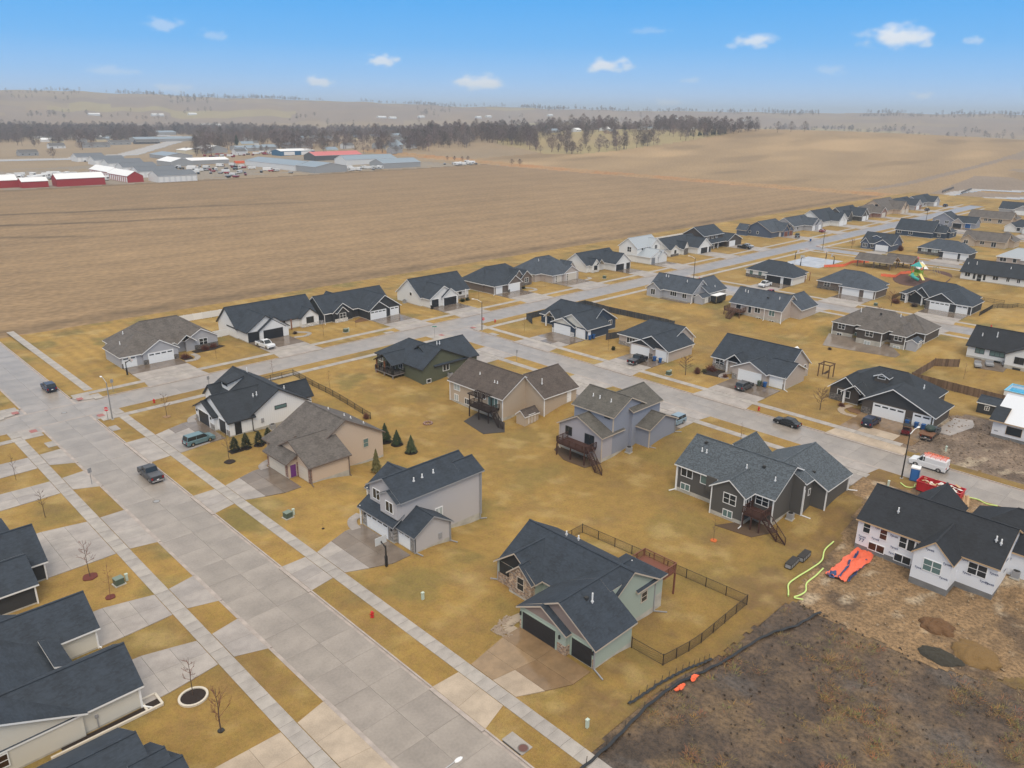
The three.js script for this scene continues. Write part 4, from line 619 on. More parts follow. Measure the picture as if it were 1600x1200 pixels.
{
  const h = new House('E', 17.1, 'white house with slate roof and two garage gables beside the oval stone-ringed bed', { t: -75, wall: WL.cream, roof: RF.slate, trim: MT.trim });
  h.wing(-86.6, -79.35, 0, 12, { ax: 'd', rc: -83.0, ry: 5.05, e: 2.8 });
  h.wing(-74.8, -67.3, 0, 12, { ax: 'd', rc: -71.0, ry: 5.1, e: 2.8 });
  h.wing(-86.4, -67.0, 5.0, 21, { rc: 13, ry: 6.3, e: 2.8 });
  h.wing(-79.4, -74.8, 3.8, 5.1, { rc: 5.1, ry: 3.3, e: [2.8, 2.8], noWall: 1 });
  h.garage('f', 0, -83.0, 4.9, 2.2).garage('f', 0, -71.0, 4.9, 2.2);
  h.corner(-67.25, 0, 0, 2.7).corner(-79.3, 0, 0, 2.7);
  h.win('r', -66.95, 12.0, 1.55, 2.0, 1.2, { n: 2, hung: 1, pane: MT.warmpane }).patch('meter_box', 'r', -67.3, 6.4, 6.8, 1.1, 1.8, MT.greytrim, 0.14).patch('meter_box', 'r', -67.3, 3.7, 4.0, 1.2, 1.5, MT.greytrim, 0.12).patch('meter_pipe', 'r', -67.3, 6.55, 6.65, 0.1, 1.1, MT.greytrim, 0.1).patch('meter_pipe', 'r', -67.3, 3.8, 3.88, 0.1, 1.2, MT.greytrim, 0.1);
  h.spout(-67.2, -0.05, 2.6, 1.1, -0.9).spout(-79.3, -0.05, 2.6, 0.2, -0.2);
  h.done(); driveway('A', -1, 17.1, -86.4, -79.4, { k: [-85.8, -78.7], w0: -85.0, w1: -79.7, cols: 2, dry: 1 }); driveway('A', -1, 17.1, -74.9, -67.4, { k: [-74.0, -66.9], w0: -73.3, w1: -68.1, cols: 2, dry: 1 });
}
{
  const h = new House('E', 15.6, 'slate roofed house at the picture\'s bottom corner with three stepped white edges', { t: -50, wall: WL.ltgrey, roof: RF.slate, trim: MT.trim });
  h.wing(-62.5, -44.0, 2.2, 17, { ax: 'd', rc: -57.3, ry: 6.0, e: [2.9, 1.2] , y0: -2 });
  h.wing(-58.5, -44.2, 0.9, 3, { ax: 'd', rc: -55.0, ry: 5.2, e: [3.2, 1.3], en: 'gg' });
  h.wing(-56.5, -44.4, 0.2, 2, { ax: 'd', rc: -53.2, ry: 5.1, e: [3.2, 1.3], en: 'gg' });
  h.garage('f', 0.2, -50.4, 4.9, 1.6); h.done(); driveway('A', -1, 15.8, -55.4, -45, { k: [-56.0, -44], w0: -55.2, w1: -45, new: 1, dry: 1, cols: 3 });
}
// ---------------------------------------------------------------- across the back yards: houses seen from behind, their fronts on the second street
{ // olive green
  const h = new House('E', 111.5, 'olive green house with covered back deck and slate roof', { yf: -1.25, t: -132, wall: WL.olive, roof: RF.slate, trim: MT.blacktrim, frame: MT.trim });
  h.wing(-141.0, -124.4, 3.0, 15.4, { rc: 10.5, ry: 6.3, e: 2.9, en: 'hg', in: [5.5, 0] });
  h.wing(-134.0, -124.42, 0, 12, { ax: 'd', rc: -129.6, ry: 6.2, e: 2.9 });
  h.wing(-137.0, -130.8, 12.5, 18.6, { ax: 'd', ry: 4.6, e: 2.85, noWall: 1, o: 0.3 });
  h.post(-136.8, 18.4, -1, 2.9, 0.24, MT.wood).post(-133.9, 18.4, -1, 2.9, 0.24, MT.wood).post(-131.0, 18.4, -1, 2.9, 0.24, MT.blacktrim);
  h.deck(-137.0, -130.6, 15.5, 18.6, 0.5, { mat: M('grey deck', [0.22, 0.195, 0.18], { rough: 0.8 }), railmat: MT.darkmetal, stair: [-137, 17.4, -1, 0, 1.2] });
  h.win('b', 15.4, -139.4, 1.7, 1.3, 1.3, { n: 2 }).win('b', 15.4, -139.4, -0.5, 1.0, 0.9).win('b', 15.4, -132.0, 1.75, 1.3, 1.4, { n: 2 }).win('b', 15.4, -135.0, 1.3, 1.6, 2.0, { n: 2 }).win('r', -124.4, 9.0, 1.75, 1.6, 1.4, { n: 2 }).win('r', -124.4, 13.8, -0.3, 1.0, 0.7);
  h.pipe(-128.6, 8.0, 5.9).pipe(-128.4, 7.4, 5.9); h.garage('f', 0, -129, 4.9, 2.2);
  h.done(); condenser('grey air conditioner beside the olive green house', 103.0, -123.6); driveway('C', -1, 111.5, -134, -124.6, { wet: 0.4 });
}
{ // tan ranch, brown roof
  const h = new House('E', 111.5, 'tan house with brown roof and small pergola deck, garden shed behind it', { yf: -1.25, t: -105, wall: WL.tan2, roof: RF.brown, trim: MT.trim });
  h.wing(-115.2, -99.8, 4.6, 15.6, { rc: 10.0, ry: 6.1, e: 2.9 });
  h.wing(-105.6, -94.8, 0, 9.3, { ax: 'd', rc: -100.2, ry: 6.15, e: [2.9, 2.9] });
  h.wing(-104, -97, -0.6, 5, { ax: 'd', ry: 5.6, e: 2.9 });
  h.win('b', 15.6, -113.0, 1.75, 1.7, 1.4, { n: 2, pane: MT.blind }).win('b', 15.6, -107.3, 1.75, 0.9, 1.6, { hung: 1 }).win('b', 15.6, -113.2, -0.6, 1.1, 1.2, { n: 2, pane: MT.blind }).win('b', 15.6, -110.0, -0.6, 1.1, 1.1, { n: 2 }).win('b', 15.6, -107.2, -0.6, 1.0, 1.1).win('b', 15.6, -102.4, 1.5, 2.6, 2.0, { n: 3, pane: MT.greenpane }).win('b', 15.6, -105.0, 1.9, 0.9, 1.1);
  h.deck(-106.2, -100.6, 15.6, 18.4, 0.5, { mat: MT.deckdark, stair: [-100.6, 17.6, 1, 0.25, 1.3] });
  { const m = new MB(); for (const [t, d] of [[-106.2, 15.9], [-106.2, 18.3], [-102.6, 18.3], [-102.6, 15.9]]) h.bar(m, [t, d, 0.5], [t, d, 2.7], 0.15); for (let i = 0; i < 9; i++) h.bar(m, [-106.5 + i * 0.5, 15.7, 2.8], [-106.5 + i * 0.5, 18.6, 2.8], 0.06, 0.16); h.bar(m, [-106.6, 15.9, 2.65], [-102.3, 15.9, 2.65], 0.08, 0.18).bar(m, [-106.6, 18.3, 2.65], [-102.3, 18.3, 2.65], 0.08, 0.18); part(h.g, 'pergola', m.geo(...h.c), MT.deckdark); }
  h.door('r', -94.8, 2.2, 0.1, 1.0, 2.1, MT.trim); h.corner(-99.75, 15.6, -2, 2.8).corner(-94.75, 9.3, -1.4, 2.8).corner(-115.2, 15.6, -2, 2.8).garage('f', -0.6, -100.5, 4.9, 2.2);
  for (const [t, d] of [[-109.4, 12.6], [-104.5, 13.2], [-103.7, 13.2]]) h.pipe(t, d, 6.1 - (d - 10) * 0.57, 0.45); h.pipe(-97.2, 7.5, 4.6, 1.0);
  h.done(); driveway('C', -1, 111.6, -105, -95.2, { wet: 0.4 });
}
{ // lavender grey two-storey
  const h = new House('E', 111.6, 'lavender grey two-storey house with umber roof and brown back deck', { yf: -1.25, t: -78, wall: WL.lav, roof: RF.umber, trim: MT.tantrim, frame: MT.blacktrim });
  h.wing(-83.6, -74.9, 4.4, 13.6, { rc: 9.2, ry: 8.2, e: 5.9, wall: WL.bluegrey });
  h.wing(-82.0, -74.3, 1.0, 9.0, { ax: 'd', rc: -78.4, ry: 8.0, e: 5.9, wall: WL.bluegrey });
  h.wing(-84.4, -74.92, 11.0, 16.4, { ax: 'd', rc: -80.2, ry: 5.2, e: 2.9 });
  h.wing(-76.5, -71.6, -0.2, 7.6, { rc: 3.6, ry: 4.5, e: 2.9, wall: WL.bluegrey });
  h.wing(-86.5, -76.4, -0.5, 4.8, { rc: 3.8, ry: 4.2, e: [2.9, 3.9], wall: WL.bluegrey });
  h.win('b', 16.4, -82.3, 1.75, 1.3, 1.4, { n: 2 }).win('b', 16.4, -77.6, 1.35, 1.9, 2.0, { n: 2 }).win('b', 16.4, -82.2, -0.9, 0.9, 0.8).win('b', 13.6, -76.2, 5.3, 1.0, 0.4);
  h.deck(-82.4, -76.0, 16.4, 19.4, 0.55, { stair: [-75.9, 18.6, 1, 0.45, 1.4] });
  h.corner(-74.9, 16.4, -2, 2.8).corner(-71.55, 7.6, -1.5, 2.8).corner(-74.88, 13.6, 2, 5.8);
  h.pipe(-81.4, 11.2, 7.1).pipe(-79.9, 11.2, 7.1).pipe(-77.4, 11.2, 7.1).spout(-71.5, 7.5, 2.7, 1.1, -0.5, MT.greytrim).spout(-71.5, -0.1, 2.7, 0.8, -1, MT.greytrim).spout(-84.4, 16.5, 2.7, 0.8, 0.5).garage('f', -0.5, -82, 4.9, 2.2);
  h.done(); condenser('green-grey air conditioner beside the lavender two-storey house', 101.2, -73.6); driveway('C', -1, 111.8, -86, -71.8, { wet: 0.3 });
}
{ // dark grey, speckled roof
  const h = new House('E', 111.8, 'dark grey house with speckled blue-grey roof, white trim and back deck', { yf: -1.25, t: -50, wall: WL.charcoal, roof: RF.grey, trim: MT.trim });
  h.wing(-60.3, -44.2, 4.0, 15.8, { rc: 10.5, ry: 6.05, e: 2.9 });
  h.wing(-52.6, -47.3, 12.4, 18.4, { ax: 'd', rc: -49.8, ry: 4.6, e: 2.85, o: 0.36 });
  h.wing(-52.0, -40.25, 0, 7.6, { ax: 'd', rc: -46.2, ry: 5.95, e: [2.9, 2.95] });
  h.wing(-48.0, -42.4, 7.6, 10.4, { ax: 'd', rc: -46.2, ry: 5.95, e: [5.0, 4.0], o: 0.3, ro: 0.01 });
  h.wing(-58, -52.5, 1.5, 8, { ax: 'd', rc: -55.4, ry: 5.3, e: 2.9 });
  const W2 = { n: 2 };
  h.win('b', 15.8, -58.6, 1.75, 1.9, 1.45, W2).win('b', 15.8, -55.6, 1.7, 1.0, 1.5, { pane: MT.greenpane }).win('b', 15.8, -58.7, -0.75, 1.5, 0.95, { n: 2, pane: MT.greenpane }).win('b', 15.8, -53.0, -0.9, 1.6, 1.8, { n: 2, pane: MT.greenpane });
  h.win('b', 18.4, -49.6, 1.5, 1.9, 1.5, { n: 2, hung: 1 }).win('b', 18.4, -49.7, -0.9, 1.4, 1.0, { n: 2, pane: MT.greenpane }).win('b', 15.8, -45.9, 1.75, 1.9, 1.45, { n: 2, hung: 1 }).win('r', -47.3, 17.2, 1.3, 1.3, 2.1, { n: 2 });
  h.patch('bay_box', 'b', 15.8, -54.9, -53.1, 0.2, 2.7, WL.charcoal, 0.45).win('r', -42.38, 8.6, 1.9, 0.45, 0.9);
  for (const [t, d, y] of [[-60.3, 15.8, 2.8], [-52.6, 18.4, 2.7], [-47.3, 18.4, 2.7], [-44.2, 15.8, 2.8], [-42.35, 10.4, 3.4], [-40.2, 7.6, 2.8], [-40.2, 0, 2.8]]) h.corner(t, d, -2, y);
  h.spout(-60.4, 15.9, 2.7, -0.5, 1.0).spout(-47.2, 18.5, 2.6, 0.1, 1.2).spout(-42.2, 10.5, 2.9, 1.3, -0.2).spout(-40.1, 0, 2.7, 1.1, -0.9);
  h.deck(-47.2, -44.4, 15.9, 18.7, 0.4, { mat: MT.deck, stair: [-44.3, 17.9, 1, 0.35, 1.3] });
  h.pipe(-58.0, 13.0, 4.7).pipe(-57.2, 13.0, 4.7).pipe(-50.2, 13.2, 4.6).pipe(-45.4, 13.6, 4.4).vent(-58.3, 11.5, 5.6).vent(-48.0, 12.2, 5.2).vent(-42.9, 6.6, 4.3).garage('f', 0, -47, 4.9, 2.2);
  h.done(); condenser('grey air conditioner in the corner of the dark grey house', 99.9, -43.2); driveway('C', -1, 111.8, -51.5, -40.4, { wet: 0.2 });
}
{ // under construction, wrapped
  const wrap = M('white house wrap', [0.74, 0.755, 0.79], { rough: 0.5 });
  const h = new House('E', 114.0, 'unfinished house in white house wrap with new black roof, orange tarp at its corner', { t: -25, wall: wrap, roof: RF.black, trim: plain('raw lumber', [0.55, 0.38, 0.22], 0.8), found: MT.foundgrey, yf: -1.0 });
  h.o.frame = MT.trim;
  h.wing(-33.4, -16.6, 4.0, 15.0, { rc: 9.6, ry: 6.05, e: 2.9, o: 0.3 });
  h.wing(-25.2, -20.8, 11.2, 18.0, { ax: 'd', ry: 4.9, e: 2.85, o: 0.28 });
  h.wing(-30.2, -24.4, 1, 8, { ax: 'd', ry: 5.4, e: 2.9, o: 0.3 });
  h.wing(-23.0, -8.4, -1, 9.2, { ax: 't', rc: 4.0, ry: 6.3, e: 2.9, o: 0.3, en: 'hg', in: [5, 0] });
  const wn = (p, t, y, w, hh, o) => h.win('b', p, t, y, w, hh, { b: 0.09, ...o });
  wn(15, -32.2, 1.85, 0.85, 1.5, { hung: 1 }); wn(15, -30.0, 1.75, 0.85, 1.5, { hung: 1, pane: MT.warmpane }); wn(15, -27.5, 1.6, 0.85, 1.5, { hung: 1 }); wn(15, -26.5, 1.55, 0.8, 1.6); wn(15, -25.6, 1.5, 0.6, 1.5, { hung: 1 });
  wn(15, -30.6, -0.55, 2.0, 1.0, { n: 2, pane: MT.warmpane }); wn(15, -27.2, -0.75, 2.0, 1.0, { n: 2 }); wn(18, -22.9, 1.4, 2.0, 1.5, { n: 2, hung: 1, pane: MT.greenpane }); wn(15, -18.7, 1.55, 2.0, 1.5, { n: 2, hung: 1 });
  h.pipe(-29.4, 12.8, 4.6).pipe(-18.0, 12.2, 4.9).pipe(-17.4, 12.4, 4.8);
  // the maker's name printed over and over on the wrap, and the lot number
  const font = await new FontLoader().loadAsync('fonts/droid/droid_sans_bold.typeface.json'), ink = plain('wrap print', [0.09, 0.11, 0.2], 0.7), pr = [];
  const put = (s, size, side, p, a, y) => { const g = new TextGeometry(s, { font, size, depth: 0.006, curveSegments: 3, bevelEnabled: false }); g.rotateY(side === 'b' ? -Math.PI / 2 : 0); const q = side === 'b' ? h.P(a, p + 0.02, y) : h.P(p + 0.02, a, y); g.translate(q[0] - h.c[0], q[1], q[2] - h.c[2]); pr.push(g); };
  for (const [t, y] of [[-31.2, 2.2], [-29.2, 1.9], [-33.1, 0.2], [-28.9, 0.3], [-26.0, 0.2], [-29.0, -0.6], [-25.6, -0.9], [-31.4, 0.55], [-20.6, 2.2], [-20.2, 0.5], [-17.4, 1.7], [-18.2, 0.2], [-17.6, 0.2]]) put('Tyvek', 0.26, 'b', 15.03, t, y);
  for (const [t, y] of [[-24.8, 0.5], [-21.9, 0.3], [-24.0, 3.4], [-21.8, 2.3]]) put('Tyvek', 0.26, 'b', 18.03, t, y);
  for (const [d, y] of [[9, 3.6], [12, 2.3], [12, 0.8], [9.6, 1.6]]) put('Tyvek', 0.3, 'r', -16.53, d, y);
  put('77', 0.5, 'b', 15.03, -33.0, -0.45); part(h.g, 'wrap_lettering', mergeGeometries(pr), ink);
  h.done(); condenser('grey air conditioner behind the unfinished white house', 104.6, -15.6);
}
// ---------------------------------------------------------------- far side of the second street
{ // navy house with cream gables
  const h = new House('W', 146, 'navy house with two cream gables over its garage and a dark board fence behind', { t: -130, wall: WL.navy, roof: RF.slate, trim: MT.trim });
  h.wing(-141.5, -123.9, 4.5, 14.6, { rc: 8.6, ry: 6.4, e: 2.9, en: 'hg', in: [3.2, 0] });
  h.wing(-132.8, -121.4, 0, 8.6, { ax: 'd', rc: -126.4, ry: 5.9, e: 2.9, gable: WL.cream }); h.wing(-132.8, -125.2, -0.5, 0.5, { ax: 'd', ry: 4.55, e: 2.9, gable: WL.cream });
  h.wing(-138.4, -134.6, 2.6, 6, { ax: 'd', ry: 4.4, e: 2.8, noWall: 1, o: 0.3 }); h.post(-138.1, 2.8, 0, 2.8, 0.3).post(-134.9, 2.8, 0, 2.8, 0.3);
  h.garage('f', -0.5, -129.3, 5.4, 2.3).garage('f', 0, -123.5, 2.9, 2.3).win('f', 4.5, -136.5, 1.6, 1.8, 1.4, { n: 2 }).win('r', -123.9, 12.4, 1.9, 1.2, 1.2, { n: 2 }).door('r', -121.4, 0.9, 0.1, 0.9, 2.0, MT.trim);
  h.patch('stone_base', 'f', -0.5, -132.8, -132.1, 0, 1.2, ST.white, 0.08).patch('stone_base', 'f', -0.5, -126.5, -125.2, 0, 1.2, ST.white, 0.08);
  h.done(); driveway('C', 1, 145.4, -132.6, -121.6, { wet: 0.8 });
}
{
  const h = new House('W', 145.4, 'mushroom house with black-roofed twin gables, dark pickup parked in front', { t: -104, wall: WL.greige, roof: RF.slate, trim: MT.trim });
  h.wing(-113.8, -99.6, 4.0, 15.0, { rc: 10.6, ry: 6.1, e: 2.9, en: 'hg', in: [4.5, 0] });
  h.wing(-107.0, -96.6, 0, 10, { ax: 'd', rc: -101.2, ry: 5.5, e: 2.85, gable: WL.iron }); h.wing(-107.0, -100.4, -0.5, 0.5, { ax: 'd', ry: 4.25, e: 2.85, gable: WL.iron });
  h.garage('f', -0.5, -104.0, 5.0, 2.25).garage('f', 0, -98.4, 2.8, 2.25).win('f', 4.0, -110.2, 1.6, 2.4, 1.3, { n: 3 }).win('r', -99.6, 13.0, 2.1, 1.4, 0.6, { n: 2 }).patch('stone_base', 'f', 4, -113.8, -107.5, 0, 1.0, ST.grey, 0.07).patch('stone_pier', 'f', -0.5, -101.4, -100.4, 0, 1.3, ST.dark, 0.09);
  h.corner(-96.55, 0, 0, 2.8).corner(-99.55, 15, 0, 2.8);
  h.done(); driveway('C', 1, 145, -106.8, -96.8, { wet: 0.8 });
}
{
  const h = new House('W', 147, 'greige house with slate roof and three gables, dark crossover parked at the garage', { t: -78, wall: WL.greige, roof: RF.slate, trim: MT.trim });
  h.wing(-87.6, -70.4, 3.0, 14.2, { rc: 8.8, ry: 6.9, e: 2.9 });
  h.wing(-80.6, -72.9, -0.4, 5, { ax: 'd', rc: -76.6, ry: 4.7, e: 2.85 }); h.wing(-74, -69.0, 0.6, 9.4, { ax: 't', rc: 5, ry: 4.9, e: 2.85 }); h.wing(-84, -79.5, 2.2, 6, { ax: 'd', ry: 4.6, e: 2.85, noWall: 1 });
  h.garage('f', -0.4, -76.5, 5.2, 2.3).garage('f', 0.6, -70.9, 2.8, 2.3).win('f', 3, -85.8, 1.6, 2.0, 1.4, { n: 2, hung: 1 }).post(-83.6, 2.4, 0, 2.8, 0.3).win('r', -70.4, 12.2, 2.3, 0.8, 0.6);
  h.patch('stone_base', 'f', 3, -87.6, -84, 0, 1.2, ST.grey, 0.08).patch('stone_pier', 'f', -0.4, -80.6, -79.5, 0, 1.2, ST.grey, 0.09).patch('stone_pier', 'f', -0.4, -73.7, -72.9, 0, 1.2, ST.grey, 0.09).patch('stone_pier', 'f', 0.6, -69.4, -69, 0, 1.2, ST.grey, 0.09);
  h.corner(-68.95, 0.55, 0, 2.8).spout(-68.9, 0.5, 2.7, 1.0, -0.6);
  h.done(); driveway('C', 1, 146.6, -80.4, -69.2, { wet: 0.7 });
}
{
  const h = new House('W', 146.6, 'dark brown house with big front gable, small roof dormer and blue bins by the garage', { t: -50, wall: WL.dkbrown, roof: RF.dark, trim: MT.trim });
  h.wing(-60.4, -43.2, 4.6, 17, { rc: 10.6, ry: 6.6, e: 2.9, en: 'hh', in: [6, 5.4] });
  h.wing(-52.6, -39.8, 0, 9, { ax: 'd', rc: -47.3, ry: 6.2, e: [2.9, 2.9], en: 'gh', in: [0, 4], gable: WL.iron, o: 0.55 });
  h.wing(-60.4, -54.6, 3.2, 8, { ax: 'd', ry: 5.3, e: 2.9, gable: WL.iron }); h.wing(-57.4, -53.0, 2.4, 5, { ax: 'd', ry: 4.3, e: 2.8, gable: WL.iron, noWall: 1 }); h.wing(-53.6, -51.0, 7.2, 9, { ax: 'd', ry: 6.3, e: 5.7, o: 0.25, y0: 4, yf: 3.9 });
  h.garage('f', 0, -47.6, 5.6, 2.4, { lights: 4 }).garage('f', 0, -41.7, 2.9, 2.4, { lights: 2 }).win('f', 3.2, -57.6, 1.7, 2.4, 1.3, { n: 3 }).win('f', 7.2, -52.3, 5.45, 1.3, 0.45);
  h.post(-57.2, 2.6, 0, 2.8, 0.35).post(-53.2, 2.6, 0, 2.8, 0.35).patch('stone_base', 'f', 3.2, -60.4, -57.6, 0, 1.3, ST.dark, 0.08).patch('stone_pier', 'f', 0, -44.4, -43.4, 0, 1.3, ST.dark, 0.08).patch('stone_pier', 'f', 0, -52.6, -50.9, 0, 1.3, ST.dark, 0.08);
  h.corner(-39.75, 0, 0, 2.8).pipe(-44.4, 7.2, 5.4, 0.6);
  h.done(); driveway('C', 1, 146.6, -52.4, -39.6, { new: 1, wet: 0.9, cols: 4 });
}
{ // frame going up
  const wrap = M('white sheathing', [0.72, 0.72, 0.74], { rough: 0.6 });
  const h = new House('W', 152, 'half-built house in white sheathing with open window holes and bare underlay roof', { t: -25, wall: wrap, roof: M('roof underlay', [0.66, 0.68, 0.72], { rough: 0.55 }), trim: mats['paint raw lumber'], found: MT.foundgrey, yf: 0.5 });
  h.wing(-31.6, -14, 0, 13, { rc: 7.2, ry: 6.3, e: 3.2, o: 0.3 }); h.wing(-24.5, -14.5, -1.6, 4, { ax: 'd', ry: 5.6, e: 3.2, o: 0.3 });
  h.wing(-31.9, -30.2, -0.2, 3.0, { rc: 3, ry: 4.9, e: [3.35, 3.35], noWall: 1, roof: RF.dark, o: 0.35 });
  h.win('f', 0, -28.2, 1.8, 2.4, 1.5, { b: 0.03 }).win('f', -1.6, -21.6, 1.7, 2.4, 1.5, { b: 0.03 }).patch('wrap_print', 'f', 0, -31.2, -30.6, 1.1, 1.3, MT.greytrim, 0.02);
  h.done();
}
driveway('A', -1, 14, -138, -132.2, { k: [-138.2, -130.6], w0: -137.8, w1: -132.3, cols: 2, dry: 1 }); driveway('A', -1, 12, -126.2, -120.4, { k: [-126.5, -119.1], w0: -125.9, w1: -120.6, cols: 2, dry: 1 });
// ---------------------------------------------------------------- the rows further off
function ranch(face, f, label, o) {
  const [t0, t1] = o.t, [g0, g1] = o.g, gl = (g0 + g1) / 2 < (t0 + t1) / 2, D = o.D ?? 15, m = o.m ?? 4.2, gd = o.gd ?? 7.5, ry = o.ry ?? 6.2, e = o.e ?? 2.9, hip = o.hip, gry = o.gry ?? ry - 0.5;
  const h = new House(face, f, label, { t: (t0 + t1) / 2, wall: o.wall, roof: o.roof, trim: o.trim ?? MT.trim, frame: o.frame });
  h.wing(t0, t1, m, D, { ry, e, en: hip ? 'hh' : 'gg', in: hip ? [(D - m) / 2, (D - m) / 2] : undefined, rc: o.rc ? m + o.rc : undefined });
  h.wing(g0, g1, 0, Math.max(gd, (m + D) / 2 - 0.3), { ax: 'd', ry: gry, e: Math.min(e, 2.9), en: o.ghip ? 'hg' : 'gg', in: o.ghip ? [(g1 - g0) / 2, 0] : undefined, gable: o.gable });
  for (const q of o.fg ?? []) h.wing(q[0], q[1], q[3] ?? m - 1.2, (q[3] ?? m) < 1.5 ? (q[3] ?? 0) + 1.3 : m + (q[2] - e) / ((ry - e) / ((D - m) / 2)) + 0.15, { ax: 'd', ry: q[2], e: q[4] ?? e - 0.05, gable: o.gable, o: 0.34, noWall: q[5] === 'open' });
  for (const q of o.porch ?? []) h.post(q, m - 1.1, 0, e - 0.2, 0.3);
  for (const [a, w, p, opt] of o.doors) h.garage('f', Math.min(p ?? 0, ...(o.fg ?? []).filter(q => q[3] <= 0 && a > q[0] && a < q[1]).map(q => q[3])), a, w, 2.3, { mat: o.dm, lights: o.lights && Math.round(w / 1.3), ...opt });
  for (const q of o.win ?? []) h.win(...q);
  for (const q of o.stone ?? []) h.patch('stone_base', 'f', q[2], q[0], q[1], 0, q[3] ?? 1.1, o.st ?? ST.dark, 0.08);
  for (const q of o.pipes ?? []) h.pipe(...q);
  for (const q of o.spouts ?? []) h.spout(...q);
  if (o.more) o.more(h); h.done();
  if (o.drive) driveway(...o.drive);
  return h;
}
const W2 = { n: 2 }, H2 = { n: 2, hung: 1 };
// north side of the cross street, fronts towards us
ranch('S', -175.6, 'grey house with taupe hip roof and white garage doors on the street corner', { t: [55.0, 76.2], g: [52.9, 65.0], D: 16.5, m: 4.2, ry: 7.3, gry: 6.2, hip: 1, ghip: 1, wall: WL.ltgrey, roof: RF.taupe, lights: 1, doors: [[61.3, 5.4, -0.5], [54.6, 2.8]], fg: [[57.4, 65.2, 5.2, -0.5], [68.6, 76.3, 5.0, 3.4], [66.6, 70.6, 4.3, 2.6, 2.8, 'open']], win: [['f', 3.4, 72.8, 1.7, 1.9, 1.5, H2]], stone: [[70.6, 76.3, 3.4, 1.1], [57.4, 58.5, -0.5], [64.1, 65.2, -0.5], [52.9, 53.2, 0]], pipes: [[57.0, 9.2, 5.4], [54.6, 4.6, 4.4]], drive: ['B', -1, -175.4, 53, 65, { wet: 0.6 }] });
ranch('S', -176, 'white board house, slate roof, black garage doors, white pickup in front', { t: [82.3, 104.6], g: [82.6, 92.4], D: 15.5, m: 5.2, ry: 7.2, gry: 6.2, wall: WL.wbatten, roof: RF.slate, trim: MT.blacktrim, dm: MT.blackdoor, frame: MT.blacktrim, doors: [[89.2, 5.0, -0.4], [84.1, 2.6]], fg: [[85.6, 93.4, 5.6, -0.4], [99.6, 104.7, 4.9, 3.9]], win: [['f', 3.9, 102.1, 1.75, 2.0, 1.5, W2], ['f', 5.2, 95.0, 1.6, 1.0, 1.6, {}]], stone: [[99.6, 104.7, 3.9, 0.9]], st: ST.white, more: h => h.post(94.0, 3.9, 0, 2.8, 0.25, MT.wood).post(96.6, 3.9, 0, 2.8, 0.25, MT.wood), drive: ['B', -1, -175.8, 82.6, 93.2, { wet: 0.6 }] });
ranch('S', -174.6, 'charcoal house with white trimmed gables and white garage doors at its right end', { t: [106.4, 127.6], g: [117.2, 127.5], D: 15, m: 5.2, ry: 6.6, gry: 6.3, wall: WL.iron, roof: RF.slate, doors: [[119.9, 5.0, -0.4], [125.6, 2.7]], lights: 1, fg: [[117.0, 123.2, 5.0, -0.4], [108.6, 114.6, 5.0, 4.4], [109.6, 112.6, 4.2, 3.6]], win: [['f', 3.6, 111.1, 1.6, 1.8, 1.4, H2], ['l', 106.4, 10.4, 1.9, 0.7, 1.1, {}]], stone: [[108.6, 112.6, 3.6, 1.0]], st: ST.white, spouts: [[106.3, 5.0, 2.7, -0.6, -1.2]], more: h => h.wing(113, 117.5, 14.5, 18, { ax: 'd', ry: 5.4, e: 2.9 }), drive: ['B', -1, -174.4, 117.2, 127.4, { wet: 0.7 }] });
ranch('S', -174.2, 'white house with black garage doors and twin white gables, opposite the street lamp', { t: [137.4, 156.0], g: [138.0, 148.2], D: 15, m: 3.6, ry: 7.3, gry: 6.0, wall: WL.white, roof: RF.slate, dm: MT.blackdoor, doors: [[145.3, 4.8, -0.4], [139.9, 2.6]], fg: [[142.4, 148.4, 5.0, -0.4]], win: [['f', 3.6, 152.6, 1.9, 1.3, 1.2, {}], ['l', 137.4, 8.2, 3.0, 0.9, 0.9, { pane: MT.pane }]], more: h => h.post(149.6, 3.0, 0, 2.8, 0.25).post(154.4, 3.0, 0, 2.8, 0.25).patch('stone_base', 'f', 3.6, 149, 156, 0, 0.9, ST.grey, 0.08), drive: ['B', -1, -174, 138, 148.4, { wet: 0.6 }] });
ranch('S', -174.6, 'dark brown hip-roofed house with white garage doors and stacked front gables', { t: [163.8, 184.4], g: [164.0, 175.4], D: 16, m: 5, ry: 6.7, gry: 6.2, hip: 1, ghip: 1, wall: WL.brown, roof: RF.slate, doors: [[172.3, 4.9, -0.4], [166.0, 2.6]], fg: [[169.4, 175.8, 5.2, -0.4], [176.2, 181.0, 5.4, 4.0], [179.4, 184.4, 4.9, 3.6]], win: [['f', 3.6, 182.0, 1.7, 1.6, 1.4, H2]], stone: [[179.4, 184.4, 3.6, 0.9], [169.4, 170.4, -0.4, 0.9], [174.9, 175.8, -0.4, 0.9]], pipes: [[170, 10.6, 6.1]], spouts: [[163.9, -0.1, 2.7, -1, -0.8]], drive: ['B', -1, -174.4, 164.2, 175.4, { wet: 0.7 }] });
ranch('S', -174.3, 'greige hip-roofed house with almond garage doors lit by stacked side lights', { t: [187.6, 206.4], g: [190.4, 203.0], D: 17, m: 5.4, ry: 6.9, gry: 6.6, hip: 1, ghip: 1, wall: WL.greige, roof: RF.grey2, dm: MT.tandoor, doors: [[199.4, 5.0, -0.4, { slots: 1 }], [193.2, 2.9, 0, { slots: 1 }]], fg: [[195.6, 203.2, 5.0, -0.4], [202.2, 206.5, 5.2, 3.8]], win: [['l', 187.6, 8.4, 1.9, 0.8, 1.2, {}]], pipes: [[193, 9, 6.2]], drive: ['B', -1, -174.1, 190.6, 203, { wet: 0.6 }] });
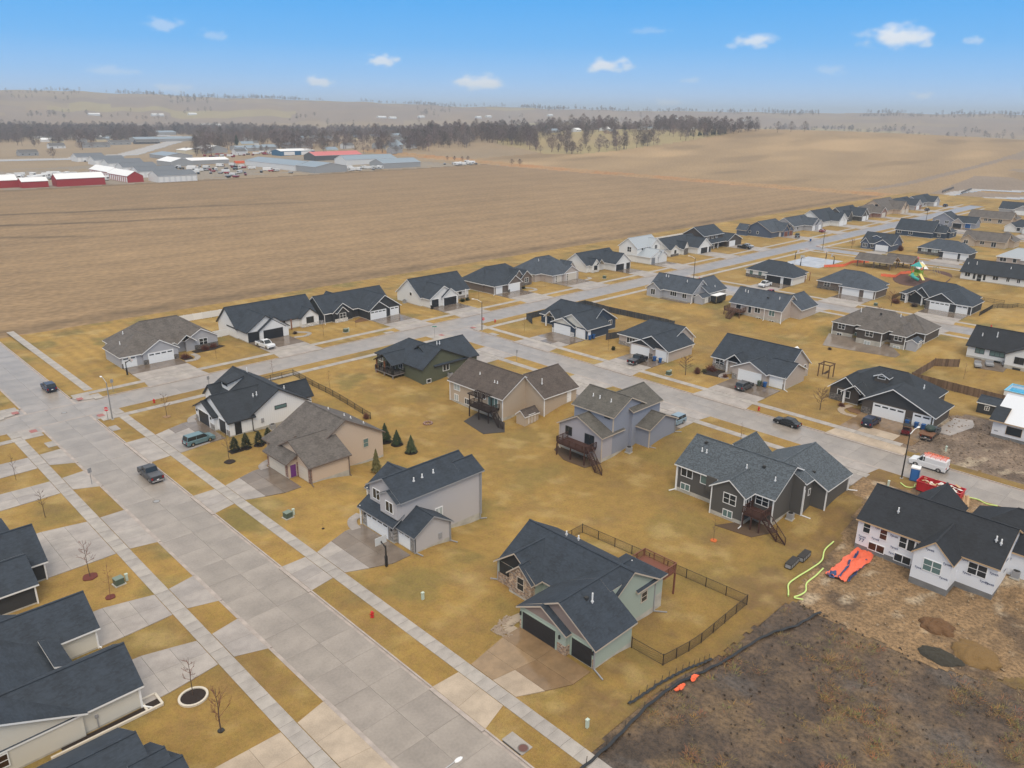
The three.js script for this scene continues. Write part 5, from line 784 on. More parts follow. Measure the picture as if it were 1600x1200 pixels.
ranch('S', -173.4, 'white house with slate roof, black garage doors and small black-gabled porch', { t: [212.6, 231.2], g: [223.0, 231.8], D: 15, m: 5, ry: 6.5, gry: 6.1, wall: WL.white, roof: RF.slate, dm: MT.blackdoor, doors: [[225.6, 4.6], [230.4, 2.2, -0.0]], fg: [[214.4, 218.4, 4.8, 3.8], [217.2, 220.8, 4.4, 3.6, 2.8, 'open']], win: [['f', 3.8, 216.4, 1.6, 1.6, 1.5, { n: 2, frame: MT.blacktrim }]], stone: [[214.4, 218.4, 3.8, 0.8]], st: ST.white, drive: ['B', -1, -173.2, 223.2, 231.6, { wet: 0.6 }] });
ranch('S', -172.8, 'white two-storey house with pale metal roof and grey garage doors', { t: [243.2, 257.6], g: [243.4, 253.6], D: 15, m: 6.4, e: 5.8, ry: 8.9, gry: 5.2, wall: WL.white, roof: RF.metal, dm: MT.greydoor, doors: [], more: h => { h.garage('f', 0, 250.4, 4.4, 2.4, { mat: MT.greydoor }).garage('f', 0, 245.2, 2.4, 2.4, { mat: MT.greydoor }).win('l', 243.2, 10, 4.6, 1.8, 1.8, { n: 2, hung: 1, frame: MT.trim }).win('f', 6.4, 246.6, 4.9, 0.9, 1.2, {}).win('f', 6.4, 249.6, 4.9, 0.7, 1.2, {}); h.wing(251.2, 257.62, 5.8, 9, { ax: 'd', ry: 8.2, e: 5.8 }).win('f', 5.8, 254.6, 4.9, 1.5, 1.5, W2); h.wing(248.4, 253.62, -0.3, 2, { ax: 'd', ry: 4.7, e: 2.9 }); }, drive: ['B', -1, -172.6, 243.4, 253.6, { wet: 0.5 }] });
ranch('S', -173.6, 'white house with long slate roof, dark stone porch and black garage door', { t: [263.4, 286.6], g: [277.0, 286.8], D: 15.5, m: 4.6, ry: 6.6, gry: 6.3, wall: WL.white, roof: RF.slate, dm: MT.blackdoor, doors: [[281.6, 4.8], [285.9, 1.6]], fg: [[263.5, 269.0, 4.4, 3.9], [271.4, 274.4, 5.2, 3.0]], win: [['f', 3.9, 266.6, 1.7, 1.5, 1.5, {}]], stone: [[263.5, 269, 3.9, 0.9], [271.4, 274.4, 3.0, 2.6]], pipes: [[267, 12, 5.7], [270.2, 11, 5.9], [271.2, 11, 5.9]], drive: ['B', -1, -173.4, 277.2, 286.8, { dry: 1 }] });
{
  const h = new House('S', -175.2, 'dark brown two-storey house with white porch and pickup on its driveway', { t: 300, wall: WL.dkbrown, roof: RF.slate, trim: MT.trim });
  h.wing(288.4, 303.4, 3.2, 13.4, { ry: 9.0, e: 5.9 }); h.wing(302.4, 314.0, 0, 8.6, { ax: 'd', rc: 307.6, ry: 5.4, e: 2.9 }); h.wing(290.6, 303, 1.2, 3.2, { rc: 3.2, ry: 3.9, e: [2.9, 3.9], noWall: 1 });
  for (const t of [292, 295.2, 298.4]) { h.win('f', 3.2, t, 4.8, 1.3, 1.3, W2); h.post(t - 1.2, 1.4, 0, 2.8, 0.25); } h.win('f', 3.2, 295.5, 1.6, 1.8, 1.5, { n: 2 }).garage('f', 0, 306.2, 4.6, 2.3);
  h.done(); driveway('B', -1, -175, 303.2, 313, { dry: 1 });
}
ranch('S', -173.8, 'slate blue house with cedar garage doors and white side door', { t: [340.8, 357.6], g: [348.0, 357.8], D: 16.5, m: 1.5, ry: 7.0, gry: 6.2, wall: WL.slateblue, roof: RF.grey2, trim: MT.tantrim, dm: M('cedar garage door', [0.2, 0.062, 0.035], { rough: 0.6 }), frame: MT.trim, doors: [[351.3, 3.2], [355.8, 2.9]], fg: [[348.2, 354.4, 5.4, -0.4], [353.2, 358.0, 5.0, -0.6]], win: [['l', 340.8, 8.4, 1.9, 0.9, 1.1, {}], ['l', 340.8, 12.4, 1.9, 0.9, 1.1, {}]], more: h => h.door('l', 348, 0.8, 0.1, 0.9, 2.1, MT.trim).wing(338.4, 344, 13, 18, { ax: 'd', ry: 5.2, e: 2.9 }), drive: ['B', -1, -173.6, 348.2, 357.8, { dry: 1 }] });
ranch('S', -173.6, 'grey house with slate roof and red car parked on its driveway', { t: [368.4, 389.2], g: [378.6, 388.4], D: 15.5, m: 4.4, ry: 6.4, wall: WL.ltgrey, roof: RF.grey2, doors: [[381.2, 4.2], [386.2, 2.6]], fg: [[382, 389.4, 5.2, -0.4]], win: [['f', 4.4, 372.4, 1.6, 1.2, 1.4, {}]], drive: ['B', -1, -173.4, 379, 388.4, { dry: 1 }] });
ranch('S', -172.6, 'white house with tall white gable end and slate roof beyond the red car', { t: [396.0, 418.0], g: [405.6, 416.8], D: 18, m: 4, ry: 7.8, gry: 6.4, wall: WL.white, roof: RF.slate, doors: [[409, 4.6], [414.6, 2.6]], fg: [[406, 412.4, 5.4, -0.4]], win: [['l', 396, 9, 1.6, 0.9, 1.4, {}]], drive: ['B', -1, -172.4, 406, 416.8, { dry: 1 }] });
ranch('S', -173.4, 'slate blue-grey house with white trimmed gable between white and brown houses', { t: [425.4, 447.0], g: [436.4, 446.6], D: 15.5, m: 4.6, ry: 7.2, wall: WL.charcoal, roof: RF.slate, doors: [[439.4, 4.6], [444.6, 2.6]], fg: [[435.8, 442.6, 5.4, -0.4], [428, 433, 5.6, 3.4]], drive: ['B', -1, -173.2, 436.6, 446.6, { dry: 1 }] });
ranch('S', -172.2, 'brown brick house with taupe roof beside the big tan gable', { t: [450.6, 470.0], g: [459.4, 468.6], D: 14, m: 4.4, ry: 6.2, wall: ST.red, roof: RF.taupe, doors: [[464, 4.6]], dm: MT.tandoor, drive: ['B', -1, -172, 460, 468.4, { dry: 1 }] });
ranch('S', -171.6, 'big tan house with tall gable end and taupe roof', { t: [474.4, 499.0], g: [487.0, 498.6], D: 19, m: 4, ry: 8.2, gry: 7, wall: WL.tan, roof: RF.taupe, trim: MT.tantrim, doors: [[490.6, 4.6], [495.8, 2.8]], dm: MT.tandoor, fg: [[486.6, 493.4, 5.8, -0.4], [493, 498.8, 5.2, -0.6]], win: [['l', 474.4, 9.2, 5.2, 1.6, 1.0, {}]], drive: ['B', -1, -171.4, 487, 498.4, { dry: 1 }] });
ranch('S', -173, 'slate-roofed house with red brick garage corner near the street\'s far end', { t: [503.6, 527.4], g: [514.2, 524.6], D: 16, m: 4.4, ry: 6.8, wall: WL.ltgrey, roof: RF.slate, doors: [[518.6, 4.6]], stone: [[514.2, 516, 0, 2.6], [521.4, 524.6, 0, 2.6]], st: ST.red, drive: ['B', -1, -172.8, 514.4, 524.4, { dry: 1 }] });
ranch('S', -173, 'long grey-green house with slate roof, last of the row before the bridge', { t: [532.0, 560.0], g: [546, 557], D: 15, m: 3.6, ry: 6.6, wall: WL.ltgrey, roof: RF.slate, doors: [[550, 4.6]], win: [['f', 3.6, 536, 1.6, 1.6, 1.5, {}], ['f', 3.6, 541, 1.6, 1.6, 1.5, {}]], drive: ['B', -1, -172.8, 546.4, 556.6, { dry: 1 }] });
// backs towards us, fronts on the third street
ranch('E', 216.2, 'light grey house with white trimmed back windows and grey shed at its side', { t: [-142.2, -126.8], g: [-134.0, -124.2], D: 15.0, m: 5.4, ry: 6.4, gry: 6.1, gd: 9.8, wall: WL.ltgrey, roof: RF.grey2, doors: [[-130, 4.8]], win: [['b', 15, -133.4, 1.7, 2.2, 1.4, { n: 3 }], ['b', 15, -129.4, 1.6, 1.4, 1.3, W2], ['b', 16.6, -139.9, 1.5, 1.5, 1.7, W2], ['r', -126.8, 13.6, 2.0, 1.3, 0.5, {}]], pipes: [[-138.8, 11.6, 5.9], [-137.9, 11.6, 5.9], [-130.6, 12.2, 5.5], [-125.4, 4.6, 3.6]], spouts: [[-126.7, 15.1, 2.7, 0.5, 1.2], [-124.1, 9.6, 2.7, 0.5, 0.9]], more: h => h.wing(-142.25, -137.4, 13, 16.6, { ax: 'd', ry: 4.6, e: 2.85 }).corner(-126.75, 15, -1, 2.8).corner(-124.15, 9.8, -1, 2.8), drive: ['D', -1, 216.4, -134, -124.4, { dry: 1 }] });
ranch('E', 216, 'greige house with grey roof and brown back deck below the red pickup', { t: [-113.4, -97.6], g: [-103.4, -94.6], D: 15.0, m: 4.6, ry: 6.5, gry: 5.9, gd: 9, wall: WL.greige, roof: RF.grey2, doors: [[-99.4, 4.8]], win: [['b', 15, -110.8, 1.8, 1.5, 1.3, {}], ['b', 15, -104.8, 1.7, 1.6, 1.5, W2], ['b', 15, -100.4, 1.6, 1.6, 1.5, { n: 2, pane: MT.greenpane }], ['b', 15, -104.2, -0.8, 1.4, 0.8, W2], ['b', 15, -100.2, -0.9, 1.4, 0.8, W2], ['b', 15, -107.2, 1.5, 0.9, 2.0, {}]], pipes: [[-111, 11.6, 5.7], [-110, 11.8, 5.6], [-100, 12.2, 5.4]], spouts: [[-97.5, 15.0, 2.7, 0.5, 0.9], [-102.4, 15.5, 2.7, 0.1, 0.6]], more: h => { h.deck(-113.6, -108.4, 15, 18.2, 0.9, { mat: M('brown deck', [0.11, 0.055, 0.035], { rough: 0.8 }), stair: [-110.5, 18.2, 0, 1, 1.3] }).vent(-103.4, 12.4, 5.2).corner(-97.6, 15.0, -2, 2.8); }, drive: ['D', -1, 216.2, -103.2, -94.8, { dry: 1 }] });
{
  const h = new House('E', 216.4, 'dark brown walkout house with taupe hip roof and concrete back patio', { t: -72, wall: WL.dkbrown, roof: RF.taupe, trim: MT.trim });
  h.wing(-83.0, -65.0, 3.2, 13.6, { ry: 6.4, e: 2.9, en: 'hh', in: [5.2, 5.2] }); h.wing(-82.9, -77.6, 12, 15.2, { ax: 'd', ry: 4.4, e: 2.9, en: 'gh', in: [0, 2.6] }); h.wing(-75.6, -69.4, 12, 17.4, { ax: 'd', ry: 4.8, e: 2.9, en: 'gh', in: [0, 3.1] }); h.wing(-72.0, -61.6, 0, 10.2, { ax: 'd', ry: 6.0, e: 2.9, en: 'hh', in: [5.2, 5.2] }); h.wing(-67.6, -64.2, 10, 16.0, { ax: 'd', ry: 4.6, e: 2.9, en: 'gh', in: [0, 1.7] });
  h.win('b', 15.2, -80.6, 1.8, 1.7, 1.4, H2).win('b', 15.2, -80.9, -0.7, 1.2, 1.0, W2).win('b', 13.6, -77.0, 1.9, 1.6, 1.2, {}).win('b', 13.6, -77.0, -0.6, 1.8, 1.9, { n: 2, pane: MT.greenpane }).win('b', 17.4, -72.5, 1.8, 1.8, 1.4, H2).win('b', 17.4, -72.7, -0.8, 1.4, 1.1, { n: 2, pane: MT.blind }).win('b', 16.0, -65.9, 1.8, 1.8, 1.4, H2).win('b', 16.0, -66.0, -0.9, 1.4, 1.0, { n: 2, pane: MT.blind });
  for (const [t, d] of [[-83, 15.2], [-69.4, 17.4], [-64.2, 16], [-61.6, 10.2], [-61.6, 0]]) h.corner(t, d, -2.4, 2.8); h.pipe(-78, 10.6, 5.5, 1.0).pipe(-68.4, 9.4, 5.8, 0.6).vent(-73, 10.2, 5.7).garage('f', 0, -67, 4.9, 2.2); h.done();
  pad('back_patio', [[193, -81.5], [201, -83.6], [201.5, -68], [197.5, -63.8], [195.4, -64.2], [194.6, -70]], WETD[1], 0.03); driveway('D', -1, 216.4, -71.6, -61.8, { dry: 1 });
}
{
  const h = new House('E', 216.6, 'white two-level house with black roof edge inside the board fence', { t: -45, wall: WL.white, roof: RF.black, trim: MT.blacktrim, frame: MT.blacktrim });
  h.wing(-51.0, -30, 3, 13.2, { ry: 6.6, e: 2.9 }); h.wing(-42.4, -34, 11, 15, { ax: 'd', ry: 5.2, e: 2.9 });
  h.win('b', 13.2, -48.3, 1.8, 1.8, 1.3, { n: 2, pane: MT.greenpane }).win('b', 13.2, -44.6, 1.8, 3.0, 1.3, { n: 3, pane: MT.greenpane }).win('b', 13.2, -48.4, -0.8, 1.4, 1.0, W2).win('b', 13.2, -44.3, -0.9, 1.2, 1.8, {}).win('b', 15, -39.6, 1.6, 1.8, 1.4, W2).win('b', 15, -39.8, -0.9, 1.4, 1.3, {});
  h.pipe(-49.0, 10.8, 5.0).pipe(-46.0, 10.4, 5.2, 1.1); h.done(); pad('back_patio', [[198.8, -47.6], [203.2, -49], [203, -41.6], [199.4, -41.8]], WETD[0], 0.03);
}
// third street, far side
ranch('W', 247.6, 'white and black house with slate hip roof, white pickup at its garage', { t: [-137.0, -119.5], g: [-127.6, -117.6], D: 14, m: 3.6, ry: 6.0, gry: 5.7, hip: 1, ghip: 1, wall: WL.white, roof: RF.slate, dm: MT.blackdoor, doors: [[-124.6, 5.2], [-119.6, 2.8]], win: [['f', 3.6, -135, 1.5, 1.3, 1.9, { pane: MT.greenpane }], ['f', 3.6, -131.6, 1.5, 1.3, 1.9, { pane: MT.greenpane }]], stone: [[-137, -127.6, 3.6, 0.9], [-127.6, -127.2, 0, 1]], st: ST.dark, more: h => h.post(-117.9, 9.6, 0, 2.9, 0.2, MT.wood).post(-117.9, 13, 0, 2.9, 0.2, MT.wood).patch('dark_base', 'f', 3.6, -137, -127.7, 0, 1.1, WL.black, 0.05), drive: ['D', 1, 247.4, -127.4, -117.8, {}] });
ranch('W', 247.4, 'taupe house with grey hip roof and two white garage doors near the playground', { t: [-110.6, -92.4], g: [-101.6, -90.4], D: 15, m: 3.6, ry: 6.4, gry: 5.8, hip: 1, ghip: 1, wall: WL.brown, roof: RF.grey2, doors: [[-98.0, 5.2], [-92.4, 2.8]], win: [['f', 3.6, -107.4, 1.6, 1.9, 1.3, H2]], stone: [[-110.6, -104, 3.6, 1.1]], more: h => h.corner(-90.35, 0, 0, 2.8).corner(-101.6, 0, 0, 2.8), drive: ['D', 1, 247.2, -101.4, -90.6, {}] });
ranch('W', 247.6, 'very dark house with white trimmed gables, white columns and white garage doors', { t: [-84.4, -65.4], g: [-75.4, -63.2], D: 16, m: 4.6, ry: 6.5, gry: 6.0, hip: 1, ghip: 1, wall: WL.iron, roof: RF.slate, lights: 1, doors: [[-71.6, 5.2], [-65.6, 2.9]], fg: [[-75.6, -67.6, 5.3, -0.3], [-81.0, -76.0, 5.4, 3.8], [-82.4, -77.4, 4.4, 2.6, 2.8, 'open']], porch: [-82, -77.7], win: [['f', 4.6, -83, 1.6, 1.6, 1.4, H2]], stone: [[-75.4, -74.4, -0.3, 2.6], [-68.6, -67.4, 0, 2.6]], more: h => h.post(-82.2, 2.7, 0, 2.8, 0.32).post(-77.6, 2.7, 0, 2.8, 0.32).corner(-63.15, 0, 0, 2.8), drive: ['D', 1, 247.2, -75.2, -63.4, {}] });
{
  const h = new House('E', 317, 'long white two-level house with dark roof and central glazed back door', { t: -72, wall: WL.white, roof: RF.dark, trim: MT.blacktrim, frame: MT.trim });
  h.wing(-83.4, -63.6, 2, 12.2, { ry: 6.6, e: 2.9, y0: -4 }); for (const [t, w] of [[-81.2, 1.6], [-72.4, 1.6], [-68.6, 0.9], [-65.4, 0.9]]) h.win('b', 12.2, t, 1.8, w, 1.3, W2); for (const t of [-81.4, -72.6, -67.4]) h.win('b', 12.2, t, -0.7, 1.5, 0.8, W2); h.win('b', 12.2, -77.4, 1.0, 1.4, 2.6, { n: 1, hung: 1 }).win('b', 12.2, -79.0, 1.5, 0.8, 2.0, {}).win('b', 12.2, -75.8, 1.5, 0.8, 2.0, {}); h.pipe(-79.6, 9.6, 5.3, 1.0).pipe(-82.2, 9.8, 5.2).pipe(-69, 9.6, 5.3); h.done();
}
// fourth street
ranch('W', 343.6, 'small blue house with white garage door, gabled dormer and bare bush at its corner', { t: [-135.4, -122.6], g: [-129.2, -122.7], D: 13, m: 1.6, ry: 6.6, gry: 4.9, gd: 3, wall: WL.slateblue, roof: RF.slate, doors: [[-126.0, 5.0]], fg: [[-135.2, -131.8, 4.8, 0.9]], win: [['f', 0.9, -133.5, 1.6, 1.8, 1.5, { n: 3 }], ['f', 1.6, -130.6, 1.6, 1.2, 1.4, W2]], more: h => h.wing(-131.6, -128.8, 3.6, 6.4, { ax: 'd', ry: 5.9, e: 5.3, o: 0.2, y0: 4, yf: 3.9 }), drive: ['E', 1, 343.4, -128.8, -122.8, {}] });
ranch('W', 346, 'dark stone house with grey hip roof and two white garage doors behind the park', { t: [-113.6, -95.2], g: [-103.8, -93.0], D: 14, m: 3.8, ry: 6.1, gry: 5.8, hip: 1, ghip: 1, wall: WL.iron, roof: RF.grey2, doors: [[-99.8, 5.2], [-94.6, 2.8]], win: [['f', 3.8, -111, 1.6, 2.2, 1.5, { n: 2, pane: MT.blind }], ['f', 3.8, -107, 1.6, 2.2, 1.5, { n: 2, pane: MT.blind }]], stone: [[-113.6, -104, 3.8, 1.1]], drive: ['E', 1, 345.6, -103.6, -93.2, {}] });
ranch('W', 346.8, 'grey house with pale hip roof cut by the picture\'s side edge', { t: [-84.2, -66], g: [-75, -66], D: 14, m: 3.4, ry: 6.0, hip: 1, ghip: 1, wall: WL.greige, roof: RF.metal, doors: [[-71, 4.8]], win: [['f', 3.4, -82, 1.6, 2.2, 1.4, W2], ['f', 3.4, -78, 1.6, 1.2, 1.4, {}]], drive: ['E', 1, 346.6, -75, -66.2, {}] });
ranch('E', 414, 'deep slate blue split-level house with white windows behind the small blue house', { t: [-141.0, -124.4], g: [-133.2, -118.6], D: 15.5, m: 4.4, ry: 7.4, gry: 5.2, gd: 8, wall: WL.navy, roof: RF.slate, doors: [[-126, 4.8]], win: [['b', 15.5, -139.2, 1.9, 1.7, 1.6, W2], ['b', 15.5, -134.0, 1.9, 1.7, 1.6, W2], ['b', 15.5, -134.4, -0.3, 1.5, 1.0, W2], ['r', -118.6, 4, 1.6, 1, 1.2, {}]], more: h => h.wing(-124.6, -119.6, 6, 12.6, { rc: 9.4, ry: 5.4, e: 3.0 }).win('b', 12.6, -122.2, 1.4, 1.2, 1.2, W2) });
ranch('E', 405.6, 'wide tan house with taupe roof, patio chairs by its back door', { t: [-109.2, -92], g: [-101, -90], D: 14.5, m: 4, ry: 5.9, gry: 5.7, gd: 9, wall: WL.tan2, roof: RF.taupe, trim: MT.tantrim, frame: MT.trim, doors: [[-96, 4.8]], win: [['b', 16.4, -107, 1.6, 1.6, 1.4, W2], ['b', 14.5, -101, 1.6, 1.6, 1.3, W2], ['b', 14.5, -96.4, 1.3, 1.8, 2.0, { n: 2 }]], more: h => h.wing(-109.25, -103.6, 12, 16.4, { ax: 'd', ry: 4.9, e: 2.85 }) });
{
  const h = new House('W', 449, 'blue-grey split house with dark garage door and blue garage beside the tan ranch', { t: -133, wall: WL.bluegrey, roof: RF.slate, trim: MT.trim });
  h.wing(-141.4, -131.4, 0.6, 11, { ax: 'd', ry: 7.0, e: 4.0 }); h.wing(-131.8, -121.2, 2, 10, { ax: 't', ry: 5.6, e: 2.9 }); h.wing(-131.6, -126.6, 0, 5, { ax: 'd', ry: 4.9, e: 2.9, wall: WL.greige });
  for (const t of [-139, -134.4]) h.win('f', 0.6, t, 2.4, 1.8, 1.3, { n: 3 }).win('f', 0.6, t, 0.6, 1.4, 0.8, W2); h.garage('f', 0, -129.1, 4.2, 2.2, { mat: MT.blackdoor }).garage('f', 2, -124.6, 2.6, 2.2, { mat: MT.blue }); h.done(); driveway('F', 1, 448.8, -131.4, -121.4, {});
}
ranch('W', 450.5, 'white house with dark roof and dark windows below the tan ranch', { t: [-108.4, -92], g: [-100, -92], D: 13, m: 3, ry: 6, hip: 1, wall: WL.white, roof: RF.slate, doors: [[-96.4, 4.8]], win: [['f', 3, -106, 1.6, 2.0, 1.6, {}], ['f', 3, -102.4, 1.6, 1.4, 1.6, {}]], fg: [[-108.4, -103.6, 4.6, 2.2]], drive: ['F', 1, 450.3, -100, -92.2, {}] });
ranch('E', 498, 'long tan ranch house with taupe roof and four back windows', { t: [-134.4, -113.6], g: [-122, -112.4], D: 14, m: 4, ry: 6.0, gry: 5.7, gd: 9, wall: WL.tan2, roof: RF.taupe, trim: MT.tantrim, frame: MT.trim, doors: [[-117, 4.8]], win: [['b', 14, -132.4, 1.6, 1.8, 1.3, W2], ['b', 14, -125.6, 1.6, 1.4, 1.3, W2], ['b', 14, -123.6, 1.6, 1.4, 1.3, W2], ['b', 14, -118.6, 1.4, 1.8, 1.8, W2]] });
ranch('W', 538, 'pale house with dark roof and white garage at the picture\'s far side edge', { t: [-134.6, -114], g: [-126.4, -114.6], D: 14, m: 4, ry: 6.6, wall: WL.ltgrey, roof: RF.slate, doors: [[-122.6, 5.0], [-116.8, 3.0]], fg: [[-126, -117.6, 5.6, -0.4]] });
layStreets();
// ---------------------------------------------------------------- vehicles
function sideExtrude(pts, width, bevel, holes) { // side profile (x forward, y up) drawn out across z
  const s = new THREE.Shape(); pts.forEach((p, i) => i ? (p.length > 2 ? s.quadraticCurveTo(p[2], p[3], p[0], p[1]) : s.lineTo(p[0], p[1])) : s.moveTo(p[0], p[1]));
  const g = new THREE.ExtrudeGeometry(s, { depth: width - 2 * bevel, bevelEnabled: true, bevelThickness: bevel, bevelSize: bevel * 0.8, bevelOffset: -bevel * 0.8, bevelSegments: 2, curveSegments: 5 }); g.translate(0, 0, -width / 2 + bevel); return g;
}
const arch = (x, r, y) => [[x + r, y], [x + r * 0.72, y + r * 0.72, x + r, y + r * 0.45], [x, y + r, x + r * 0.4, y + r], [x - r * 0.72, y + r * 0.72, x - r * 0.4, y + r], [x - r, y, x - r, y + r * 0.45]];
const CARS = {
  sedan: { L: 4.85, W: 1.84, wb: 1.42, r: 0.33, belt: 0.95, H: 1.45, hood: 0.92, cab: [[-1.75, 0.93], [-1.1, 1.42], [0.25, 1.43], [1.15, 0.93]] },
  suv: { L: 4.75, W: 1.92, wb: 1.4, r: 0.37, belt: 1.08, H: 1.75, hood: 1.08, cab: [[-2.25, 1.06], [-2.02, 1.7], [0.3, 1.72], [1.05, 1.06]] },
  minivan: { L: 5.1, W: 1.98, wb: 1.52, r: 0.35, belt: 1.06, H: 1.78, hood: 1.0, cab: [[-2.46, 1.05], [-2.2, 1.74], [0.6, 1.75], [1.55, 1.03]] },
  pickup: { L: 5.85, W: 2.02, wb: 1.82, r: 0.41, belt: 1.16, H: 1.92, hood: 1.18, cab: [[-0.75, 1.14], [-0.5, 1.86], [0.75, 1.88], [1.45, 1.14]], bed: 1 },
  van: { L: 5.7, W: 2.02, wb: 1.75, r: 0.37, belt: 1.2, H: 2.1, hood: 1.12, cargo: 1, cab: [[0.35, 1.18], [0.45, 1.98], [1.0, 1.98], [1.75, 1.16]] },
};
const paint = (k, c) => M('car paint ' + k, c, { rough: 0.28, metal: 0.15 });
function vehicle(kind, col, label, cat, x, z, turn, group, y) {
  const c = CARS[kind], t = thing(kind === 'suv' ? 'sport_utility_vehicle' : kind === 'van' ? 'cargo_van' : kind === 'pickup' ? 'pickup_truck' : kind === 'sedan' ? 'parked_car' : 'minivan', label, cat, x, y ?? (lie(x, z) + (inStreet(x, z) ? -0.12 : 0.06)), z, turn, group), L = c.L / 2, y0 = 0.26, A = c.wb, r = c.r + 0.07;
  const P = [[-L + 0.05, y0], ...arch(-A, r, y0).reverse().map((p, i, q) => i ? [p[0], p[1]] : p).map(p => [p[0], p[1]]), ...arch(A, r, y0).reverse().map(p => [p[0], p[1]]), [L - 0.08, y0], [L, y0 + 0.25], [L - 0.06, c.hood - 0.18], [L - 0.5, c.hood, L - 0.1, c.hood], [c.cab[3][0], c.belt], [c.cab[0][0] - 0.02, c.belt], [-L + 0.06, c.belt - (kind === 'sedan' ? 0.04 : 0)], [-L, y0 + 0.3]];
  part(t, 'body', sideExtrude(P, c.W, 0.11), col);
  const cw = c.W - 0.24, roofY = c.cab[1][1], cab = [c.cab[0], c.cab[1], c.cab[2], c.cab[3]];
  if (c.cargo) { part(t, 'cargo_box', sideExtrude([[-L + 0.04, 0.9], [-L + 0.1, 2.02], [0.5, 2.06], [0.52, 0.9]], c.W - 0.06, 0.14), col); }
  part(t, 'windows', sideExtrude(cab, cw, 0.1), MT.pane);
  const rf = [[c.cab[1][0] - 0.02, roofY - 0.05], [c.cab[1][0] + 0.08, roofY + 0.05], [c.cab[2][0] - 0.15, roofY + 0.05], [c.cab[2][0] + 0.04, roofY - 0.05]]; part(t, 'roof', sideExtrude(rf, cw - 0.1, 0.05), col);
  const pl = new MB(); for (const s of [-1, 1]) for (const [a, b] of [[0, 1], [3, 2]]) pl.bar([c.cab[a][0], c.cab[a][1], s * (cw / 2 - 0.02)], [c.cab[b][0], c.cab[b][1], s * (cw / 2 - 0.08)], 0.09); const mid = (c.cab[1][0] + c.cab[2][0]) / 2; for (const s of [-1, 1]) pl.bar([mid, c.belt, s * (cw / 2)], [mid, roofY, s * (cw / 2 - 0.05)], 0.08); part(t, 'pillars', pl.geo(), col);
  if (c.bed) part(t, 'bed_cover', new MB().box(-L + 0.16, c.cab[0][0] - 0.12, c.belt - 0.1, c.belt + 0.035, -c.W / 2 + 0.17, c.W / 2 - 0.17).geo(), plain('tonneau', [0.085, 0.09, 0.105], 0.5));
  const tyre = new THREE.TorusGeometry(c.r - 0.1, 0.105, 6, 14), rim = new THREE.CylinderGeometry(c.r - 0.13, c.r - 0.13, 0.16, 10); rim.rotateX(Math.PI / 2);
  for (const sx of [-A, A]) for (const sz of [-1, 1]) { const w = part(t, 'wheel', tyre, MT.rubber); w.position.set(sx, c.r, sz * (c.W / 2 - 0.12)); part(w, 'rim', rim, MT.chrome); }
  for (const s of [-1, 1]) {
    part(t, 'headlight', new MB().box(L - 0.14, L - 0.01, c.hood - 0.36, c.hood - 0.18, s * (c.W / 2 - 0.3) - 0.17, s * (c.W / 2 - 0.3) + 0.17).geo(), MT.head);
    part(t, 'taillight', new MB().box(-L - 0.015, -L + 0.12, c.belt - 0.42, c.belt - 0.1, s * (c.W / 2 - 0.2) - 0.12, s * (c.W / 2 - 0.2) + 0.12).geo(), MT.tail);
    part(t, 'mirror', new MB().box(c.cab[3][0] - 0.5, c.cab[3][0] - 0.36, c.belt, c.belt + 0.18, s * (c.W / 2 + 0.04) - 0.09, s * (c.W / 2 + 0.04) + 0.09).geo(), col);
  }
  part(t, 'bumper', new MB().box(-L - 0.05, -L + 0.1, 0.36, 0.58, -c.W / 2 + 0.12, c.W / 2 - 0.12).geo(), kind === 'pickup' ? MT.chrome : MT.darkmetal); part(t, 'bumper', new MB().box(L - 0.1, L + 0.04, 0.34, 0.56, -c.W / 2 + 0.14, c.W / 2 - 0.14).geo(), MT.darkmetal);
  part(t, 'licence_plate', new MB().box(-L - 0.065, -L - 0.03, 0.62, 0.76, -0.17, 0.17).geo(), MT.trim);
  return t;
}
const NZ = Math.PI / 2, PZ = -Math.PI / 2; // facing towards -z, +z
const PT = { black: paint('black', [0.022, 0.024, 0.028]), charcoal: paint('charcoal', [0.045, 0.048, 0.056]), white: paint('white', [0.75, 0.76, 0.78]), teal: paint('teal', [0.13, 0.22, 0.25]), navy: paint('navy', [0.02, 0.03, 0.065]), grey: paint('grey', [0.075, 0.078, 0.085]), silver: paint('silver', [0.42, 0.43, 0.45]), red: paint('red', [0.32, 0.012, 0.03]), ice: paint('pale blue', [0.24, 0.33, 0.4]), green: paint('bottle green', [0.022, 0.05, 0.045]), slate: paint('slate blue', [0.07, 0.11, 0.17]) };
vehicle('suv', PT.navy, 'dark blue sport utility vehicle on the wide street near the field edge', 'car', 37.4, -171.9, NZ);
vehicle('pickup', PT.charcoal, 'charcoal pickup truck with covered bed on the wide street', 'pickup truck', 36.9, -117.2, NZ);
vehicle('minivan', PT.teal, 'teal minivan parked on the driveway of the white corner house', 'minivan', 47.9, -124.8, 0.06);
vehicle('pickup', PT.white, 'white pickup truck on the driveway before black garage doors', 'pickup truck', 83.9, -169.9, PZ + 0.08);
vehicle('pickup', PT.black, 'black pickup truck at the garage with twin dark gables', 'pickup truck', 140.2, -101.2, 0.05);
vehicle('suv', PT.grey, 'dark grey crossover parked outside the greige house', 'car', 142.0, -75.0, 0.0);
vehicle('sedan', PT.black, 'black sedan parked along the kerb by a red hydrant', 'car', 130.2, -59.4, NZ);
vehicle('suv', PT.ice, 'pale blue vehicle peeking out behind the lavender house', 'car', 114.9, -73.6, Math.PI);
vehicle('suv', PT.navy, 'dark blue vehicle parked below the big front gable and curved path', 'car', 141.4, -48.6, 0);
const van = vehicle('van', PT.white, 'white cargo van with orange ladder rack at the kerb', 'van', 129.9, -34.6, NZ);
